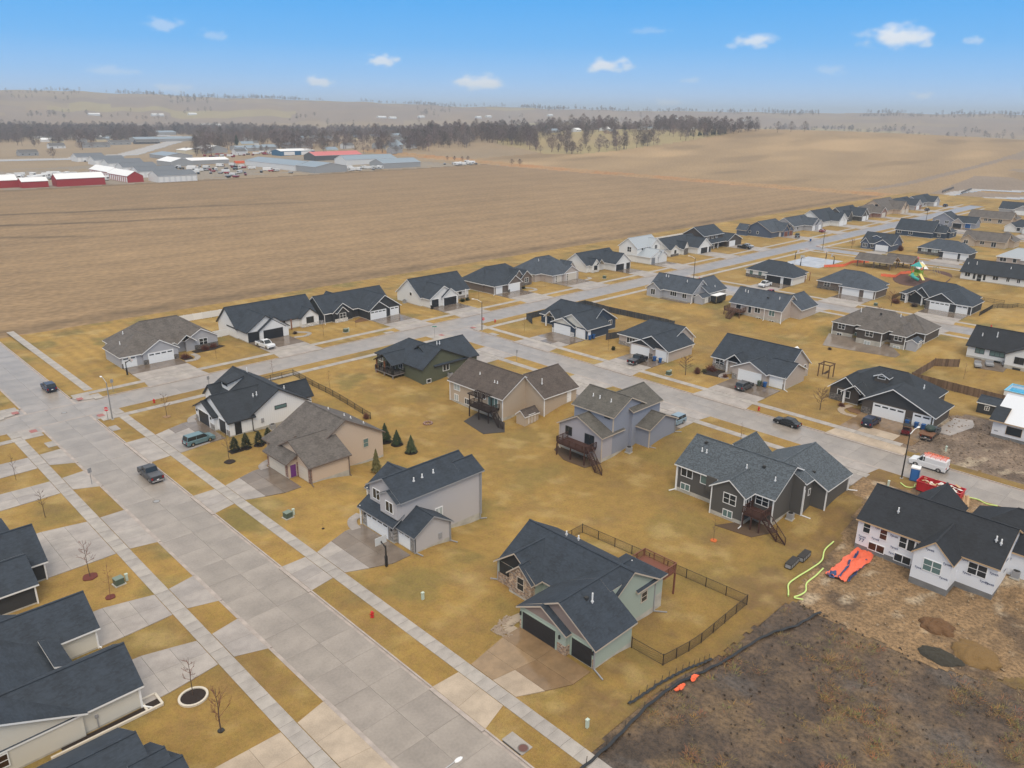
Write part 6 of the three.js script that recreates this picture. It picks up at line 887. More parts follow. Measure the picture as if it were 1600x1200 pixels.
{ const m = new MB(); for (const s of [-0.75, 0.75]) m.bar([-2.6, 2.28, s], [0.7, 2.28, s], 0.07); for (let i = 0; i < 5; i++) { m.bar([-2.5 + i * 0.75, 2.28, -0.8], [-2.5 + i * 0.75, 2.28, 0.8], 0.05); for (const s of [-0.75, 0.75]) m.bar([-2.5 + i * 0.75, 2.05, s], [-2.5 + i * 0.75, 2.28, s], 0.05); } m.bar([-2.6, 2.36, -0.4], [0.9, 2.36, -0.4], 0.08).bar([-2.6, 2.36, 0.0], [0.9, 2.36, 0.0], 0.08); part(van, 'ladder_rack', m.geo(), MT.orange); }
vehicle('pickup', PT.white, 'white pickup truck nosed out of the black garage of the white-and-black house', 'pickup truck', 239.8, -123.4, Math.PI);
vehicle('pickup', PT.red, 'red pickup truck half hidden behind the greige house\'s roof', 'pickup truck', 229.2, -115.6, NZ);
vehicle('pickup', PT.black, 'black pickup truck outside the dark brown two-storey house', 'pickup truck', 304.6, -168.2, PZ);
vehicle('sedan', PT.silver, 'silver car beside the black pickup at the dark brown two-storey', 'car', 309.6, -169.4, PZ);
vehicle('pickup', PT.green, 'bottle green pickup truck before the cedar garage doors', 'pickup truck', 352.6, -168.2, 0.5);
vehicle('sedan', PT.red, 'red car on the driveway of the far grey house', 'car', 379.6, -168.6, 0.1);
vehicle('sedan', PT.black, 'dark car outside the far house with brick garage corner', 'car', 519.2, -167.4, 0);
vehicle('suv', PT.black, 'dark vehicle outside the last house before the bridge', 'car', 552, -167.6, 0);
{ // flatbed with a covered load, and the little utility vehicle beside it
  const t = vehicle('pickup', PT.black, 'black flatbed truck with rusty deck and dark green load', 'flatbed truck', 143.6, -39.0, 0.05); t.name = numbered('flatbed_truck');
  t.children.filter(c => c.name === 'bed_cover').forEach(c => t.remove(c)); part(t, 'flatbed_deck', new MB().box(-3.3, -0.9, 1.12, 1.24, -1.15, 1.15).geo(), M('rusty deck', [0.16, 0.075, 0.04], { rough: 0.9 }));
  const k = new THREE.IcosahedronGeometry(1, 2); k.scale(1.1, 0.62, 0.85); solo('covered_load', k, plain('green tarpaulin', [0.02, 0.042, 0.036], 0.6), 'dark green tarpaulin bundle riding on the flatbed truck', 'tarpaulin').position.set(143.0, 1.75, -39.0);
  const u = thing('utility_vehicle', 'small dark red utility vehicle beside the blue bins', 'utility vehicle', 141.6, 0.06, -42.4, 0.2); part(u, 'body', sideExtrude([[-1.3, 0.4], [1.3, 0.4], [1.4, 0.7], [0.9, 0.95], [-0.2, 0.85], [-1.3, 1.0]], 1.4, 0.1), paint('maroon', [0.12, 0.012, 0.018])); const m = new MB(); for (const [a, s] of [[-0.9, 1], [-0.9, -1], [0.6, 1], [0.6, -1]]) m.bar([a, 0.9, s * 0.6], [a * 0.85, 1.75, s * 0.55], 0.07); m.box(-0.85, 0.6, 1.72, 1.8, -0.6, 0.6); part(u, 'roll_cage', m.geo(), MT.darkmetal); part(u, 'seat', new MB().box(-0.5, 0.1, 0.85, 1.15, -0.5, 0.5).geo(), MT.darkmetal);
  for (const sx of [-0.9, 0.95]) for (const sz of [-1, 1]) { const w = part(u, 'wheel', new THREE.TorusGeometry(0.24, 0.1, 6, 12), MT.rubber); w.position.set(sx, 0.34, sz * 0.66); } for (const s of [-1, 1]) part(u, 'taillight', new MB().box(-1.34, -1.26, 0.8, 0.95, s * 0.5 - 0.1, s * 0.5 + 0.1).geo(), MT.tail);
}
{ const t = thing('enclosed_trailer', 'black enclosed trailer with white roof beside the light grey house', 'trailer', 207.6, 0.05, -121.6, 0); part(t, 'body', new MB().box(-2.6, 2.6, 0.45, 2.35, -1.1, 1.1).geo(), MT.blackdoor); part(t, 'roof', new MB().box(-2.65, 2.65, 2.35, 2.45, -1.14, 1.14).geo(), MT.trim); part(t, 'door_frame', new MB().box(-2.66, -2.6, 0.45, 2.3, -1.1, -0.95).box(-2.66, -2.6, 0.45, 2.3, 0.95, 1.1).geo(), MT.chrome); part(t, 'hitch', new MB().bar([2.6, 0.5, -0.6], [3.8, 0.5, 0], 0.1).bar([2.6, 0.5, 0.6], [3.8, 0.5, 0], 0.1).geo(), MT.darkmetal); for (const sx of [-0.4, 0.45]) for (const s of [-1, 1]) part(t, 'wheel', new THREE.TorusGeometry(0.25, 0.1, 6, 12), MT.rubber).position.set(sx, 0.35, s * 1.12); }
// ---------------------------------------------------------------- street furniture
function lampPost(label, x, z, dx, dz, h = 8.2, mat = MT.steel) { const t = thing('street_lamp', label, 'street lamp', x, lie(x, z), z), L = 2.3; part(t, 'pole', new MB().tube([0, -0.2, 0], [0, h - 0.4, 0], 0.13, 0.075, 8).geo(), mat); part(t, 'arm', new MB().bar([0, h - 0.5, 0], [dx * L * 0.6, h + 0.05, dz * L * 0.6], 0.08).bar([dx * L * 0.6, h + 0.05, dz * L * 0.6], [dx * L, h + 0.1, dz * L], 0.08).geo(), mat === MT.steel ? MT.chrome : MT.trim); const g = new THREE.SphereGeometry(1, 10, 6); g.scale(0.42, 0.1, 0.2); const m = part(t, 'lamp_head', g, MT.trim); m.position.set(dx * (L + 0.3), h + 0.08, dz * (L + 0.3)); m.rotation.y = Math.atan2(-dz, dx); part(t, 'base', new MB().box(-0.22, 0.22, -0.1, 0.12, -0.22, 0.22).geo(), MT.found); return t; }
lampPost('grey street lamp behind the stop sign at the wide street\'s corner', 40.9, -146.0, 0, -1, 7.6);
lampPost('brown street lamp on the corner opposite the white house with twin gables', 132.9, -146.2, -0.35, -0.94, 8.0, plain('brown pole', [0.07, 0.055, 0.05], 0.5));
lampPost('black street lamp rising beside the blue portable toilet', 122.2, -36.0, 1, 0.1, 8.0, MT.darkmetal);
lampPost('thin dark street lamp behind the light grey house', 229.6, -144.6, 0, -1, 8.2, MT.darkmetal);
lampPost('street lamp beside the basketball court corner', 330.0, -145.4, 0, -1, 8.2, MT.darkmetal);
lampPost('distant street lamp among the slate blue houses', 457.2, -147.0, 0, -1, 8.4, MT.darkmetal);
lampPost('white-headed street lamp reaching in at the picture\'s bottom edge', 27.0, -35.4, 1, 0.02, 7.9);
function signPost(name, label, x, z, h, plate, turn = 0) { const t = thing(name, label, 'sign', x, lie(x, z), z, turn); part(t, 'post', new MB().bar([0, -0.2, 0], [0, h, 0], 0.07).geo(), MT.steel); plate(t, h); return t; }
{
  const font = await new FontLoader().loadAsync('fonts/droid/droid_sans_bold.typeface.json'), words = (s, size) => { const g = new TextGeometry(s, { font, size, depth: 0.01, curveSegments: 3, bevelEnabled: false }); g.computeBoundingBox(); g.translate(-g.boundingBox.max.x / 2, -size / 2, 0); return g; };
  signPost('stop_sign', 'red stop sign at the corner in front of the grey lamp', 40.2, -146.2, 2.2, (t, h) => { const o = new THREE.CylinderGeometry(0.42, 0.42, 0.03, 8); o.rotateX(Math.PI / 2); o.rotateZ(Math.PI / 8); const p = part(t, 'sign_plate', o, M('sign red', [0.62, 0.03, 0.04], { rough: 0.4 })); p.position.set(0, h, 0.05); const w = part(t, 'lettering', words('STOP', 0.24), MT.trim); w.position.set(0, h, 0.07); }, -0.75);
  signPost('stop_sign', 'red stop sign seen edge-on by the white house\'s corner walk', 135.4, -148.4, 2.2, (t, h) => { const o = new THREE.CylinderGeometry(0.42, 0.42, 0.03, 8); o.rotateX(Math.PI / 2); o.rotateZ(Math.PI / 8); part(t, 'sign_plate', o, M('sign red', [0.62, 0.03, 0.04])).position.set(0, h, 0.05); part(t, 'lettering', words('STOP', 0.24), MT.trim).position.set(0, h, 0.07); }, -0.75);
  signPost('street_name_sign', 'green street name sign above the olive house\'s corner walk', 119.2, -148.9, 2.9, (t, h) => part(t, 'sign_plate', new MB().box(-0.55, 0.55, h - 0.1, h + 0.14, -0.02, 0.02).geo(), M('sign green', [0.03, 0.24, 0.16], { rough: 0.4 })), -0.7);
  for (const [l, x, z] of [['small grey street sign on the near side of the wide street', 29.4, -120.6], ['thin signpost at the tan ranch\'s corner lawn', 120.8, -121], ['thin grey signpost on the parkway by the long street', 61.2, -150.4], ['thin signpost before the corner house with taupe roof', 46.3, -161.6], ['grey sign cut off by the picture\'s side edge', 28.6, -171.6]]) signPost('traffic_sign', l, x, z, 2.3, (t, h) => part(t, 'sign_plate', new MB().box(-0.3, 0.3, h - 0.38, h + 0.38, -0.02, 0.02).geo(), MT.greytrim), 0.3);
}
{
  const H = (l, x, z) => { const t = thing('fire_hydrant', l, 'fire hydrant', x, lie(x, z), z); part(t, 'barrel', new MB().tube([0, 0, 0], [0, 0.62, 0], 0.15, 0.13, 10).geo(), MT.red); part(t, 'bonnet', new THREE.SphereGeometry(0.17, 10, 6), MT.red).position.y = 0.66; part(t, 'outlet', new MB().tube([-0.28, 0.48, 0], [0.28, 0.48, 0], 0.08, 0.08, 8).tube([0, 0.45, 0], [0, 0.45, 0.28], 0.09, 0.09, 8).geo(), MT.red); part(t, 'flange', new MB().tube([0, 0.02, 0], [0, 0.1, 0], 0.22, 0.22, 10).geo(), MT.red); return t; };
  for (const [l, x, z] of [['red hydrant in the grass strip by the sage green house\'s lawn', 41.1, -63.8], ['red hydrant behind the stop sign corner, near a young tree', 49.8, -149.6], ['red hydrant next to the black sedan', 132.8, -66.6], ['red hydrant before the white two-level house', 236.8, -54.8], ['red hydrant near the navy house\'s corner lawn', 141.0, -149.8], ['orange-red hydrant at the corner behind the light grey house', 233.0, -144.4]]) H(l, x, z);
  const box = (l, x, z, ped) => { const y = lie(x, z), t = thing('transformer_box', l, 'utility box', x, y, z, 0.1); part(t, 'cabinet', new MB().box(-0.5, 0.5, 0, 0.8, -0.45, 0.45).geo(), MT.utility); part(t, 'lid', new MB().box(-0.53, 0.53, 0.8, 0.88, -0.48, 0.48).geo(), plain('utility lid', [0.17, 0.215, 0.175], 0.5)); part(t, 'base_pad', new MB().box(-0.65, 0.65, -0.2, 0.06, -0.6, 0.6).geo(), MT.found); if (ped) { pedestal(ped, x + 0.95, z - 0.15); } };
  const pedestal = (l, x, z) => { const t = thing('cable_pedestal', l, 'utility pedestal', x, lie(x, z), z); part(t, 'post', new MB().box(-0.15, 0.15, -0.1, 0.8, -0.12, 0.12).geo(), plain('pale green plastic', [0.5, 0.58, 0.5], 0.5)); part(t, 'cap', new MB().box(-0.18, 0.18, 0.8, 0.92, -0.15, 0.15).geo(), plain('pale green plastic', [0.5, 0.58, 0.5], 0.5)); };
  box('green transformer box on the lawn between tan and grey houses', 45.8, -91.0, 'pale pedestal beside the box on the lawn between tan and grey houses');
  box('green transformer box by red mulch rings on the near side', 22.9, -90.2, 'pale pedestal beside the box near the red mulch rings');
  box('green transformer box on the charcoal house\'s striped lawn', 105.7, -168.6, 'pale pedestal on the charcoal house\'s striped lawn');
  box('green transformer box near a bare tree by the mushroom house', 138.2, -91.2, 'pale pedestal near a bare tree by the mushroom house');
  box('green transformer box on the white black-garaged house\'s long lawn', 210.2, -168.0); box('dark utility box on the taupe house\'s lawn', 239.4, -86.8);
  pedestal('pale pedestal at the dirt edge behind the white van', 138.8, -34.8); pedestal('pale pedestal in the grass beside the bare black plot', 45.9, -36.1); pedestal('pale pedestal by the dark grey house\'s empty corner', 117.9, -36.4); pedestal('small grey valve box on the front lawn of the sage house', 47.4, -62.6);
}
function hoop(label, x, z, dx, dz, mat = MT.darkmetal) { const t = thing('basketball_hoop', label, 'basketball hoop', x, lie(x, z) + 0.04, z, Math.atan2(-dz, dx)); part(t, 'post', new MB().bar([0, 0, 0], [0, 2.9, 0], 0.15).geo(), mat); part(t, 'pole_pad', new MB().box(-0.14, 0.14, 0, 1.5, -0.14, 0.14).geo(), MT.blackdoor); part(t, 'arm', new MB().bar([0, 2.6, 0], [0.95, 3.2, 0], 0.1).bar([0, 2.9, 0], [0.95, 3.0, 0], 0.08).geo(), mat); part(t, 'backboard', new MB().box(0.95, 1.0, 2.75, 3.8, -0.85, 0.85).geo(), plain('backboard', [0.55, 0.56, 0.57], 0.2)); const g = new THREE.TorusGeometry(0.23, 0.025, 5, 14); g.rotateX(Math.PI / 2); part(t, 'rim', g, MT.orange).position.set(1.25, 3.05, 0); const n = new MB(); for (let i = 0; i < 10; i++) { const a = i / 10 * 6.283; n.bar([1.25 + Math.cos(a) * 0.22, 3.05, Math.sin(a) * 0.22], [1.25 + Math.cos(a + 0.5) * 0.13, 2.62, Math.sin(a + 0.5) * 0.13], 0.02); } part(t, 'net', n.geo(), MT.trim); }
hoop('black basketball hoop at the edge of the grey two-storey\'s driveway', 48.4, -71.2, 0, -1); hoop('black basketball hoop beside the corner driveway of the taupe-roofed house', 52.2, -170.6, 1, 0);
// a red and white portable and orange fencing stand round the shelter; the sports court lies beyond
{
  const c = struct('sports_court'); for (let i = 0; i < 4; i++) for (let j = 0; j < 3; j++) { const x0 = 285.4 + i * 5.4, z0 = -140.6 + j * 4.8; part(c, 'slab', new MB().box(x0, x0 + 5.37, -0.2, 0.04, z0, z0 + 4.77, 'b').geo(), M('court concrete', [0.56, 0.53, 0.5], { rough: 0.25, map: G.stain, size: 8 })); }
  hoop('basketball hoop at the court\'s corner nearest the white-and-black house', 285.0, -133.2, 1, 0); hoop('basketball hoop with padded post at the court\'s lower corner', 297.6, -126.0, 0, -1); hoop('basketball hoop on the court\'s street side', 296.6, -141.2, 0, 1); hoop('basketball hoop at the court\'s far end', 307.6, -133.6, -1, 0);
}
// drain inlets, manholes
{
  const inlet = (l, x, z, ax) => { const t = thing('storm_drain', l, 'storm drain', x, 0.01, z); const b = (m, a0, a1, y0, y1, c0, c1) => ax === 'z' ? m.box(c0, c1, y0, y1, a0, a1) : m.box(a0, a1, y0, y1, c0, c1); part(t, 'top_slab', b(new MB(), -1.3, 1.3, -0.1, 0.06, -0.6, 0.75).geo(), WALK[1]); part(t, 'opening', b(new MB(), -1.15, 1.15, -0.13, -0.01, -0.72, -0.58).geo(), MT.blackpipe); return t; };
  inlet('storm drain with round rusty lid at the bottom of the wide street', 39.7, -39.2, 'z'); inlet('storm drain by the stop sign corner', 39.6, -141.4, 'z'); const l = inlet('storm drain on the near corner of the wide street', 29.4, -141.2, 'z'); l.rotation.y = Math.PI; inlet('storm drain in the grass strip before the charcoal house', 113.6, -160.7, 'x').rotation.y = Math.PI; inlet('storm drain near the brown street lamp', 132.4, -141.2, 'z');
  const lid = (l, x, z, y, c) => { const t = thing('manhole_cover', l, 'manhole cover', x, y, z); part(t, 'lid', new MB().tube([0, 0, 0], [0, 0.02, 0], 0.42, 0.42, 16).geo(), c); part(t, 'ring', new MB().tube([0, -0.01, 0], [0, 0.012, 0], 0.52, 0.52, 16).geo(), JOINT); };
  lid('rusty red manhole cover on the drain slab', 39.75, -38.4, 0.07, M('rusty iron', [0.14, 0.065, 0.055], { rough: 0.8 })); lid('grey manhole cover in the wide street behind the charcoal pickup', 34.4, -108.6, -0.11, MT.greytrim); lid('grey manhole cover at the street crossing', 35.6, -156, -0.11, MT.greytrim);
}
// ---------------------------------------------------------------- fences
function fence(kind, label, pts, o = {}) {
  const [x0, z0] = pts[0], t = thing(o.name ?? 'fence', label, 'fence', x0, 0, z0), h = o.h ?? 1.2, step = o.step ?? 2.6, P = (x, y, z) => [x - x0, y, z - z0];
  for (let i = 0; i + 1 < pts.length; i++) {
    const [ax, az] = pts[i], [bx, bz] = pts[i + 1], L = Math.hypot(bx - ax, bz - az), n = Math.max(1, Math.round(L / step)), at = f => { const x = mix(ax, bx, f), z = mix(az, bz, f); return [x, lie(x, z), z]; };
    for (let k = 0; k <= n; k++) { if (k === n && i + 2 < pts.length) continue; const [x, y, z] = at(k / n), end = k === 0 || k === n; part(t, 'post', new MB().bar(P(x, y - 0.3, z), P(x, y + h + (end ? 0.12 : 0.03), z), o.post ?? 0.08).geo(), o.mat); }
    for (let k = 0; k < n; k++) {
      const [x, y, z] = at(k / n), [x2, y2, z2] = at((k + 1) / n);
      if (kind === 'mesh') { const r = new MB(); r.bar(P(x, y + h, z), P(x2, y2 + h, z2), 0.045).bar(P(x, y + 0.06, z), P(x2, y2 + 0.06, z2), 0.03); part(t, 'rail', r.geo(), o.mat); const m = new MB(), q = 15, c = Math.round(q * h / (L / n)); for (let a = -c; a < q; a++) { const f0 = Math.max(0, a / q), f1 = Math.min(1, (a + c) / q); if (f1 <= f0) continue; const l0 = (f0 * q - a) / c, l1 = (f1 * q - a) / c, X = f => mix(x, x2, f), Y = f => mix(y, y2, f), Z = f => mix(z, z2, f); m.bar(P(X(f0), Y(f0) + 0.06 + l0 * (h - 0.08), Z(f0)), P(X(f1), Y(f1) + 0.06 + l1 * (h - 0.08), Z(f1)), 0.012).bar(P(X(f0), Y(f0) + 0.06 + (1 - l0) * (h - 0.08), Z(f0)), P(X(f1), Y(f1) + 0.06 + (1 - l1) * (h - 0.08), Z(f1)), 0.012); } part(t, 'wire_mesh', m.geo(), o.mat).userData.kind = 'stuff'; }
      else if (kind === 'rail') { const r = new MB(); for (const f of [0.1, 0.5, 1]) r.bar(P(x, y + h * f, z), P(x2, y2 + h * f, z2), 0.06); part(t, 'rail', r.geo(), o.mat); const m = new MB(); for (let a = 1; a < 20; a++) { const f = a / 20; m.bar(P(mix(x, x2, f), mix(y, y2, f) + 0.1, mix(z, z2, f)), P(mix(x, x2, f), mix(y, y2, f) + h, mix(z, z2, f)), 0.022); } part(t, 'bars', m.geo(), o.mat).userData.kind = 'stuff'; }
      else { const q = Math.max(1, Math.round(L / n / (o.board ?? 0.3))), dx = (x2 - x) / q, dz = (z2 - z) / q; for (let a = 0; a < q; a++) { const m = new MB(), f = (a + 0.5) / q, xx = mix(x, x2, f), yy = mix(y, y2, f), zz = mix(z, z2, f); m.bar(P(xx - dx * 0.47, yy + h / 2, zz - dz * 0.47), P(xx + dx * 0.47, yy + h / 2, zz + dz * 0.47), 0.03 + 0.012 * (a % 2), h - 0.06 + 0.02 * rnd()); part(t, 'board', m.geo(), o.mats ? pick(o.mats) : o.mat); } }
    }
  }
  return t;
}
const BR = M('brown fence metal', [0.035, 0.024, 0.02], { rough: 0.6 });
fence('mesh', 'brown wire mesh fence round the sage green house\'s back yard', [[70.6, -61.8], [75.2, -61.8], [76.6, -36.9], [58.7, -36.6], [58.6, -40.6]], { h: 1.3, mat: BR, step: 2.75, name: 'wire_mesh_fence' });
fence('rail', 'dark metal railing fence behind the white corner house', [[62, -146.0], [78.0, -146.4], [77.6, -117.0]], { h: 1.25, mat: MT.darkmetal, step: 2.6, name: 'metal_fence' });
const VIN = [0, 1, 2].map(i => plain('white vinyl ' + i, [0.74 + 0.03 * i, 0.74 + 0.03 * i, 0.74 + 0.03 * i], 0.45));
fence('board', 'white vinyl fence behind the two leftmost lots at the field edge', [[72.6, -207.6], [92.2, -207.0]], { h: 1.8, mat: VIN[1], mats: VIN, step: 2.4, board: 2.3, post: 0.14, name: 'vinyl_fence' });
fence('board', 'short white vinyl fence between the taupe-roofed house and white house', [[76.2, -185.6], [82.4, -186.0]], { h: 1.8, mat: VIN[1], mats: VIN, step: 2.2, board: 2.1, post: 0.14, name: 'vinyl_fence' });
fence('board', 'white vinyl fence behind the far white houses', [[290, -206], [322, -206]], { h: 1.8, mat: VIN[1], mats: VIN, step: 4, board: 3.8, post: 0.14, name: 'vinyl_fence' });
const DK = [0, 1, 2].map(i => plain('dark fence board ' + i, [0.042 + 0.008 * i, 0.047 + 0.008 * i, 0.055 + 0.008 * i], 0.7));
fence('board', 'dark board fence behind the navy house', [[147.2, -141.8], [149.6, -146.2], [174.0, -146.0], [175.0, -115.0], [162, -115.4], [149.8, -118.2]], { h: 1.7, mat: DK[1], mats: DK, step: 2.4, board: 0.8, post: 0.12, name: 'board_fence' });
const BW = [0, 1, 2, 3].map(i => plain('brown fence board ' + i, [0.135 + 0.03 * i, 0.085 + 0.02 * i, 0.055 + 0.014 * i], 0.9, { map: G.grain, size: 2 }));
fence('board', 'brown board fence wrapping the white two-level house\'s back yard', [[197.6, -50.6], [195.4, -55.2], [180.2, -55.0], [178.4, -34.0], [178.2, -20]], { h: 1.9, mat: BW[1], mats: BW, step: 2.4, board: 0.4, post: 0.14, name: 'board_fence' });
fence('rail', 'thin dark railing fence round the yard beside the very dark house', [[249, -61.2], [262, -61.4], [276, -58], [276, -40]], { h: 1.2, mat: MT.darkmetal, step: 2.8, name: 'metal_fence' });
fence('rail', 'thin dark railing fence behind the very dark house', [[252, -86.8], [266, -87.4], [276, -84], [277, -62]], { h: 1.2, mat: MT.darkmetal, step: 2.8, name: 'metal_fence' });
// ---------------------------------------------------------------- sheds and yard things
function shed(name, label, x0, x1, z0, z1, e, ry, ax, wall, roofm, doorSide, o = {}) {
  const h = new House('W', 0, label, { name, cat: 'shed', t: (z0 + z1) / 2, d: (x0 + x1) / 2, wall, roof: roofm, trim: o.trim ?? MT.trim }), b = lie((x0 + x1) / 2, (z0 + z1) / 2);
  h.wing(z0, z1, x0, x1, { ax: ax === 'z' ? 't' : 'd', ry: ry + b, e: e + b, o: 0.18, y0: b - 1, yf: b - 0.8, rc: o.rc });
  const w = 1.5, c = doorSide === 'r' ? (x0 + x1) / 2 : (z0 + z1) / 2, p = doorSide === 'r' ? z1 : x0; h.door(doorSide === 'r' ? 'r' : 'f', p, c + (o.dx ?? 0) - 0.4, b + 0.1, 0.75, 1.75, o.door ?? wall, {}).door(doorSide === 'r' ? 'r' : 'f', p, c + (o.dx ?? 0) + 0.4, b + 0.1, 0.75, 1.75, o.door ?? wall, {}); if (o.win) h.win('f', x0, o.win, b + 1.5, 0.7, 0.7, { n: 2, hung: 1 }); h.done();
}
shed('garden_shed', 'small tan garden shed with brown roof behind the tan ranch', 97.2, 100.9, -97.3, -95.0, 1.9, 2.8, 'x', WL.tan2, RF.brown, 'r', { door: WL.tan2 });
shed('garden_shed', 'small light grey shed beside the light grey house', 201.8, 206.2, -126.2, -123.4, 2.0, 2.9, 'x', WL.ltgrey, RF.grey2, 'r', { door: MT.trim });
shed('garden_shed', 'grey resin shed against the dark brown walkout house', 200.6, 204.4, -63.9, -61.4, 1.8, 2.5, 'x', WL.ltgrey, RF.grey2, 'r', {});
shed('garden_shed', 'charcoal shed with white door behind the dark brown house', 168.4, 172.6, -38.4, -31.2, 2.5, 3.4, 'z', WL.iron, RF.slate, 'f', { door: MT.trim, win: -36.6, dx: 0.6 });
{
  const bin = (l, x, z, turn = 0, c = MT.blue) => { const t = thing('wheeled_bin', l, 'bin', x, lie(x, z) + 0.05, z, turn); const s = new THREE.CylinderGeometry(0.46, 0.36, 0.95, 4); s.rotateY(Math.PI / 4); part(t, 'tub', s, c).position.y = 0.55; part(t, 'lid', new MB().box(-0.36, 0.36, 1.02, 1.1, -0.36, 0.38).geo(), c); part(t, 'wheel', new MB().tube([-0.3, 0.12, -0.34], [0.3, 0.12, -0.34], 0.12, 0.12, 8).geo(), MT.rubber); };
  for (const [l, x, z, q] of [['blue bin by the white side door of the navy house', 146.8, -121.0], ['second blue bin outside the navy house, away from its door', 148.2, -121.0, 0.2], ['blue bin before the single garage door of the mushroom house', 144.0, -99.2], ['blue bin between single garage door and wall corner, mushroom house', 144.0, -97.6, 0.3], ['blue bin between the greige house\'s two garage doors', 146.2, -72.6], ['blue bin under the wide garage\'s end, dark brown house', 145.8, -43.8], ['middle one of three blue bins at the dark brown house', 145.9, -42.2], ['blue bin nearest the house corner, dark brown house', 145.9, -41.0], ['blue bin on the kerb of the far end of the long street', 346.2, -158.6], ['blue bin beside the dark grey house at the picture\'s edge', 9.6, -92.0, 0.4]]) bin(l, x, z, q);
  bin('dark green bin beside the greige house\'s stone pier', 146.0, -73.8, 0, MT.utility); bin('black bin by the white house\'s black garage', 137.6, -172.8, 0, MT.blackdoor);
  condenser('grey air conditioner at the charcoal house\'s side wall', 105.6, -180.2); condenser('grey air conditioner at the white twin-gabled house\'s side wall', 136.6, -184.6);
}
{ // site clutter: toilet, skip, lumber, socks, tarp, window-well cages, silt fence
  const t = thing('portable_toilet', 'blue portable toilet with white roof beside the black lamp post', 'portable toilet', 123.0, lie(123, -35) - 0.0, -34.4, 0.2); part(t, 'cabin', new MB().box(-0.62, 0.62, 0.05, 2.1, -0.62, 0.62).geo(), MT.blue); part(t, 'roof', new MB().box(-0.66, 0.66, 2.1, 2.3, -0.66, 0.66).geo(), MT.trim); part(t, 'door', new MB().box(-0.66, -0.61, 0.15, 2.0, -0.45, 0.45).geo(), plain('blue door', [0.03, 0.14, 0.4], 0.5)); part(t, 'vent_pipe', new MB().tube([0.4, 2.2, 0.4], [0.4, 2.6, 0.4], 0.06, 0.06).geo(), MT.trim);
  const s = thing('rubbish_skip', 'red roll-off skip full of wood scraps by the street', 'skip', 120.6, lie(120, -30), -29.9, 1.57); const m = new MB(); m.box(-3, 3, 0.15, 0.25, -1.15, 1.15); m.face([[-3, 0.2, 1.1], [3, 0.2, 1.1], [3.05, 1.6, 1.2], [-3.05, 1.6, 1.2]]).face([[3, 0.2, -1.1], [-3, 0.2, -1.1], [-3.05, 1.6, -1.2], [3.05, 1.6, -1.2]]).face([[3, 0.2, 1.1], [3, 0.2, -1.1], [3.05, 1.6, -1.2], [3.05, 1.6, 1.2]]).face([[-3, 0.2, -1.1], [-3, 0.2, 1.1], [-3.05, 1.6, 1.2], [-3.05, 1.6, -1.2]]); const red = plain('skip red', [0.5, 0.02, 0.03], 0.5); part(s, 'tub', m.geo(), red);
  for (let i = 0; i < 9; i++) for (const z of [-1, 1]) { if (z < 0 && i % 2) continue; part(s, 'rib', new MB().bar([-2.8 + i * 0.7, 0.2, z * 1.15], [-2.8 + i * 0.7, 1.6, z * 1.25], 0.1).geo(), red); } part(s, 'top_rail', new MB().bar([-3.1, 1.62, 1.23], [3.1, 1.62, 1.23], 0.12).bar([-3.1, 1.62, -1.23], [3.1, 1.62, -1.23], 0.12).bar([3.08, 1.62, -1.2], [3.08, 1.62, 1.2], 0.12).bar([-3.08, 1.62, -1.2], [-3.08, 1.62, 1.2], 0.12).geo(), red);
  const scrapM = [plain('scrap wood', [0.5, 0.34, 0.19], 0.9), plain('scrap board', [0.72, 0.68, 0.63], 0.9)]; const sc = thing('scrap_wood', 'heap of broken boards and packaging filling the red skip', 'scrap wood', 120.6, lie(120, -30), -29.9, 1.57); for (let i = 0; i < 60; i++) { const x = rr(-2.5, 2.5), z = rr(-0.9, 0.9), y = rr(1.0, 1.75), a = rr(0, 6.28), L = rr(0.4, 1.2), w = rr(0.1, 0.5); part(sc, 'board', new MB().bar([x - Math.cos(a) * L / 2, y, z - Math.sin(a) * L * 0.4], [x + Math.cos(a) * L / 2, y + rr(-0.2, 0.3), z + Math.sin(a) * L * 0.4], w, 0.04).geo(), pick(scrapM)); }
  const lu = thing('lumber_pile', 'short stack of pale lumber leaning on the red skip', 'lumber', 120.6, lie(120, -27), -26.4, 0.3); for (let i = 0; i < 7; i++) part(lu, 'plank', new MB().bar([-1.4 + rr(-0.1, 0.1), 0.1 + 0.12 * (i % 3), -0.5 + i * 0.16], [1.3, 0.35 + 0.16 * (i % 3), -0.4 + i * 0.16], 0.2, 0.07).geo(), scrapM[0]);
  const sock = (l, pts, r = 0.1) => { const c = new THREE.CatmullRomCurve3(pts.map(([x, z]) => new THREE.Vector3(x - pts[0][0], lie(x, z) - lie(...pts[0]) + 0.1, z - pts[0][1]))), g = new THREE.TubeGeometry(c, 40, r, 7); solo('erosion_sock', g, plain('lime mesh sock', [0.56, 0.72, 0.24], 0.8), l, 'erosion sock').position.set(pts[0][0], lie(...pts[0]), pts[0][1]); };
  sock('long lime green erosion sock along the lawn\'s edge by the unfinished house', [[98.4, -36.0], [95.5, -35.9], [92.6, -35.0], [89.5, -35.1], [86.4, -35.4], [84.2, -35.4], [82.8, -34.7], [81.8, -34.2]]); sock('shorter lime green erosion sock nearer the dirt, by the tarp', [[90.9, -34.0], [88.6, -33.9], [86.0, -33.9], [84.3, -33.2], [83.0, -33.3], [82.0, -33.6], [82.4, -32.6]]);
  sock('lime erosion sock looped by the portable toilet', [[120.2, -35.4], [119.4, -34.2], [120.2, -33.4], [121.4, -33.6], [121.8, -32.4]], 0.1); sock('lime erosion sock on the verge past the skip', [[122.6, -26.6], [122.9, -25.2], [122.4, -24.0], [122.8, -22.6]], 0.1);
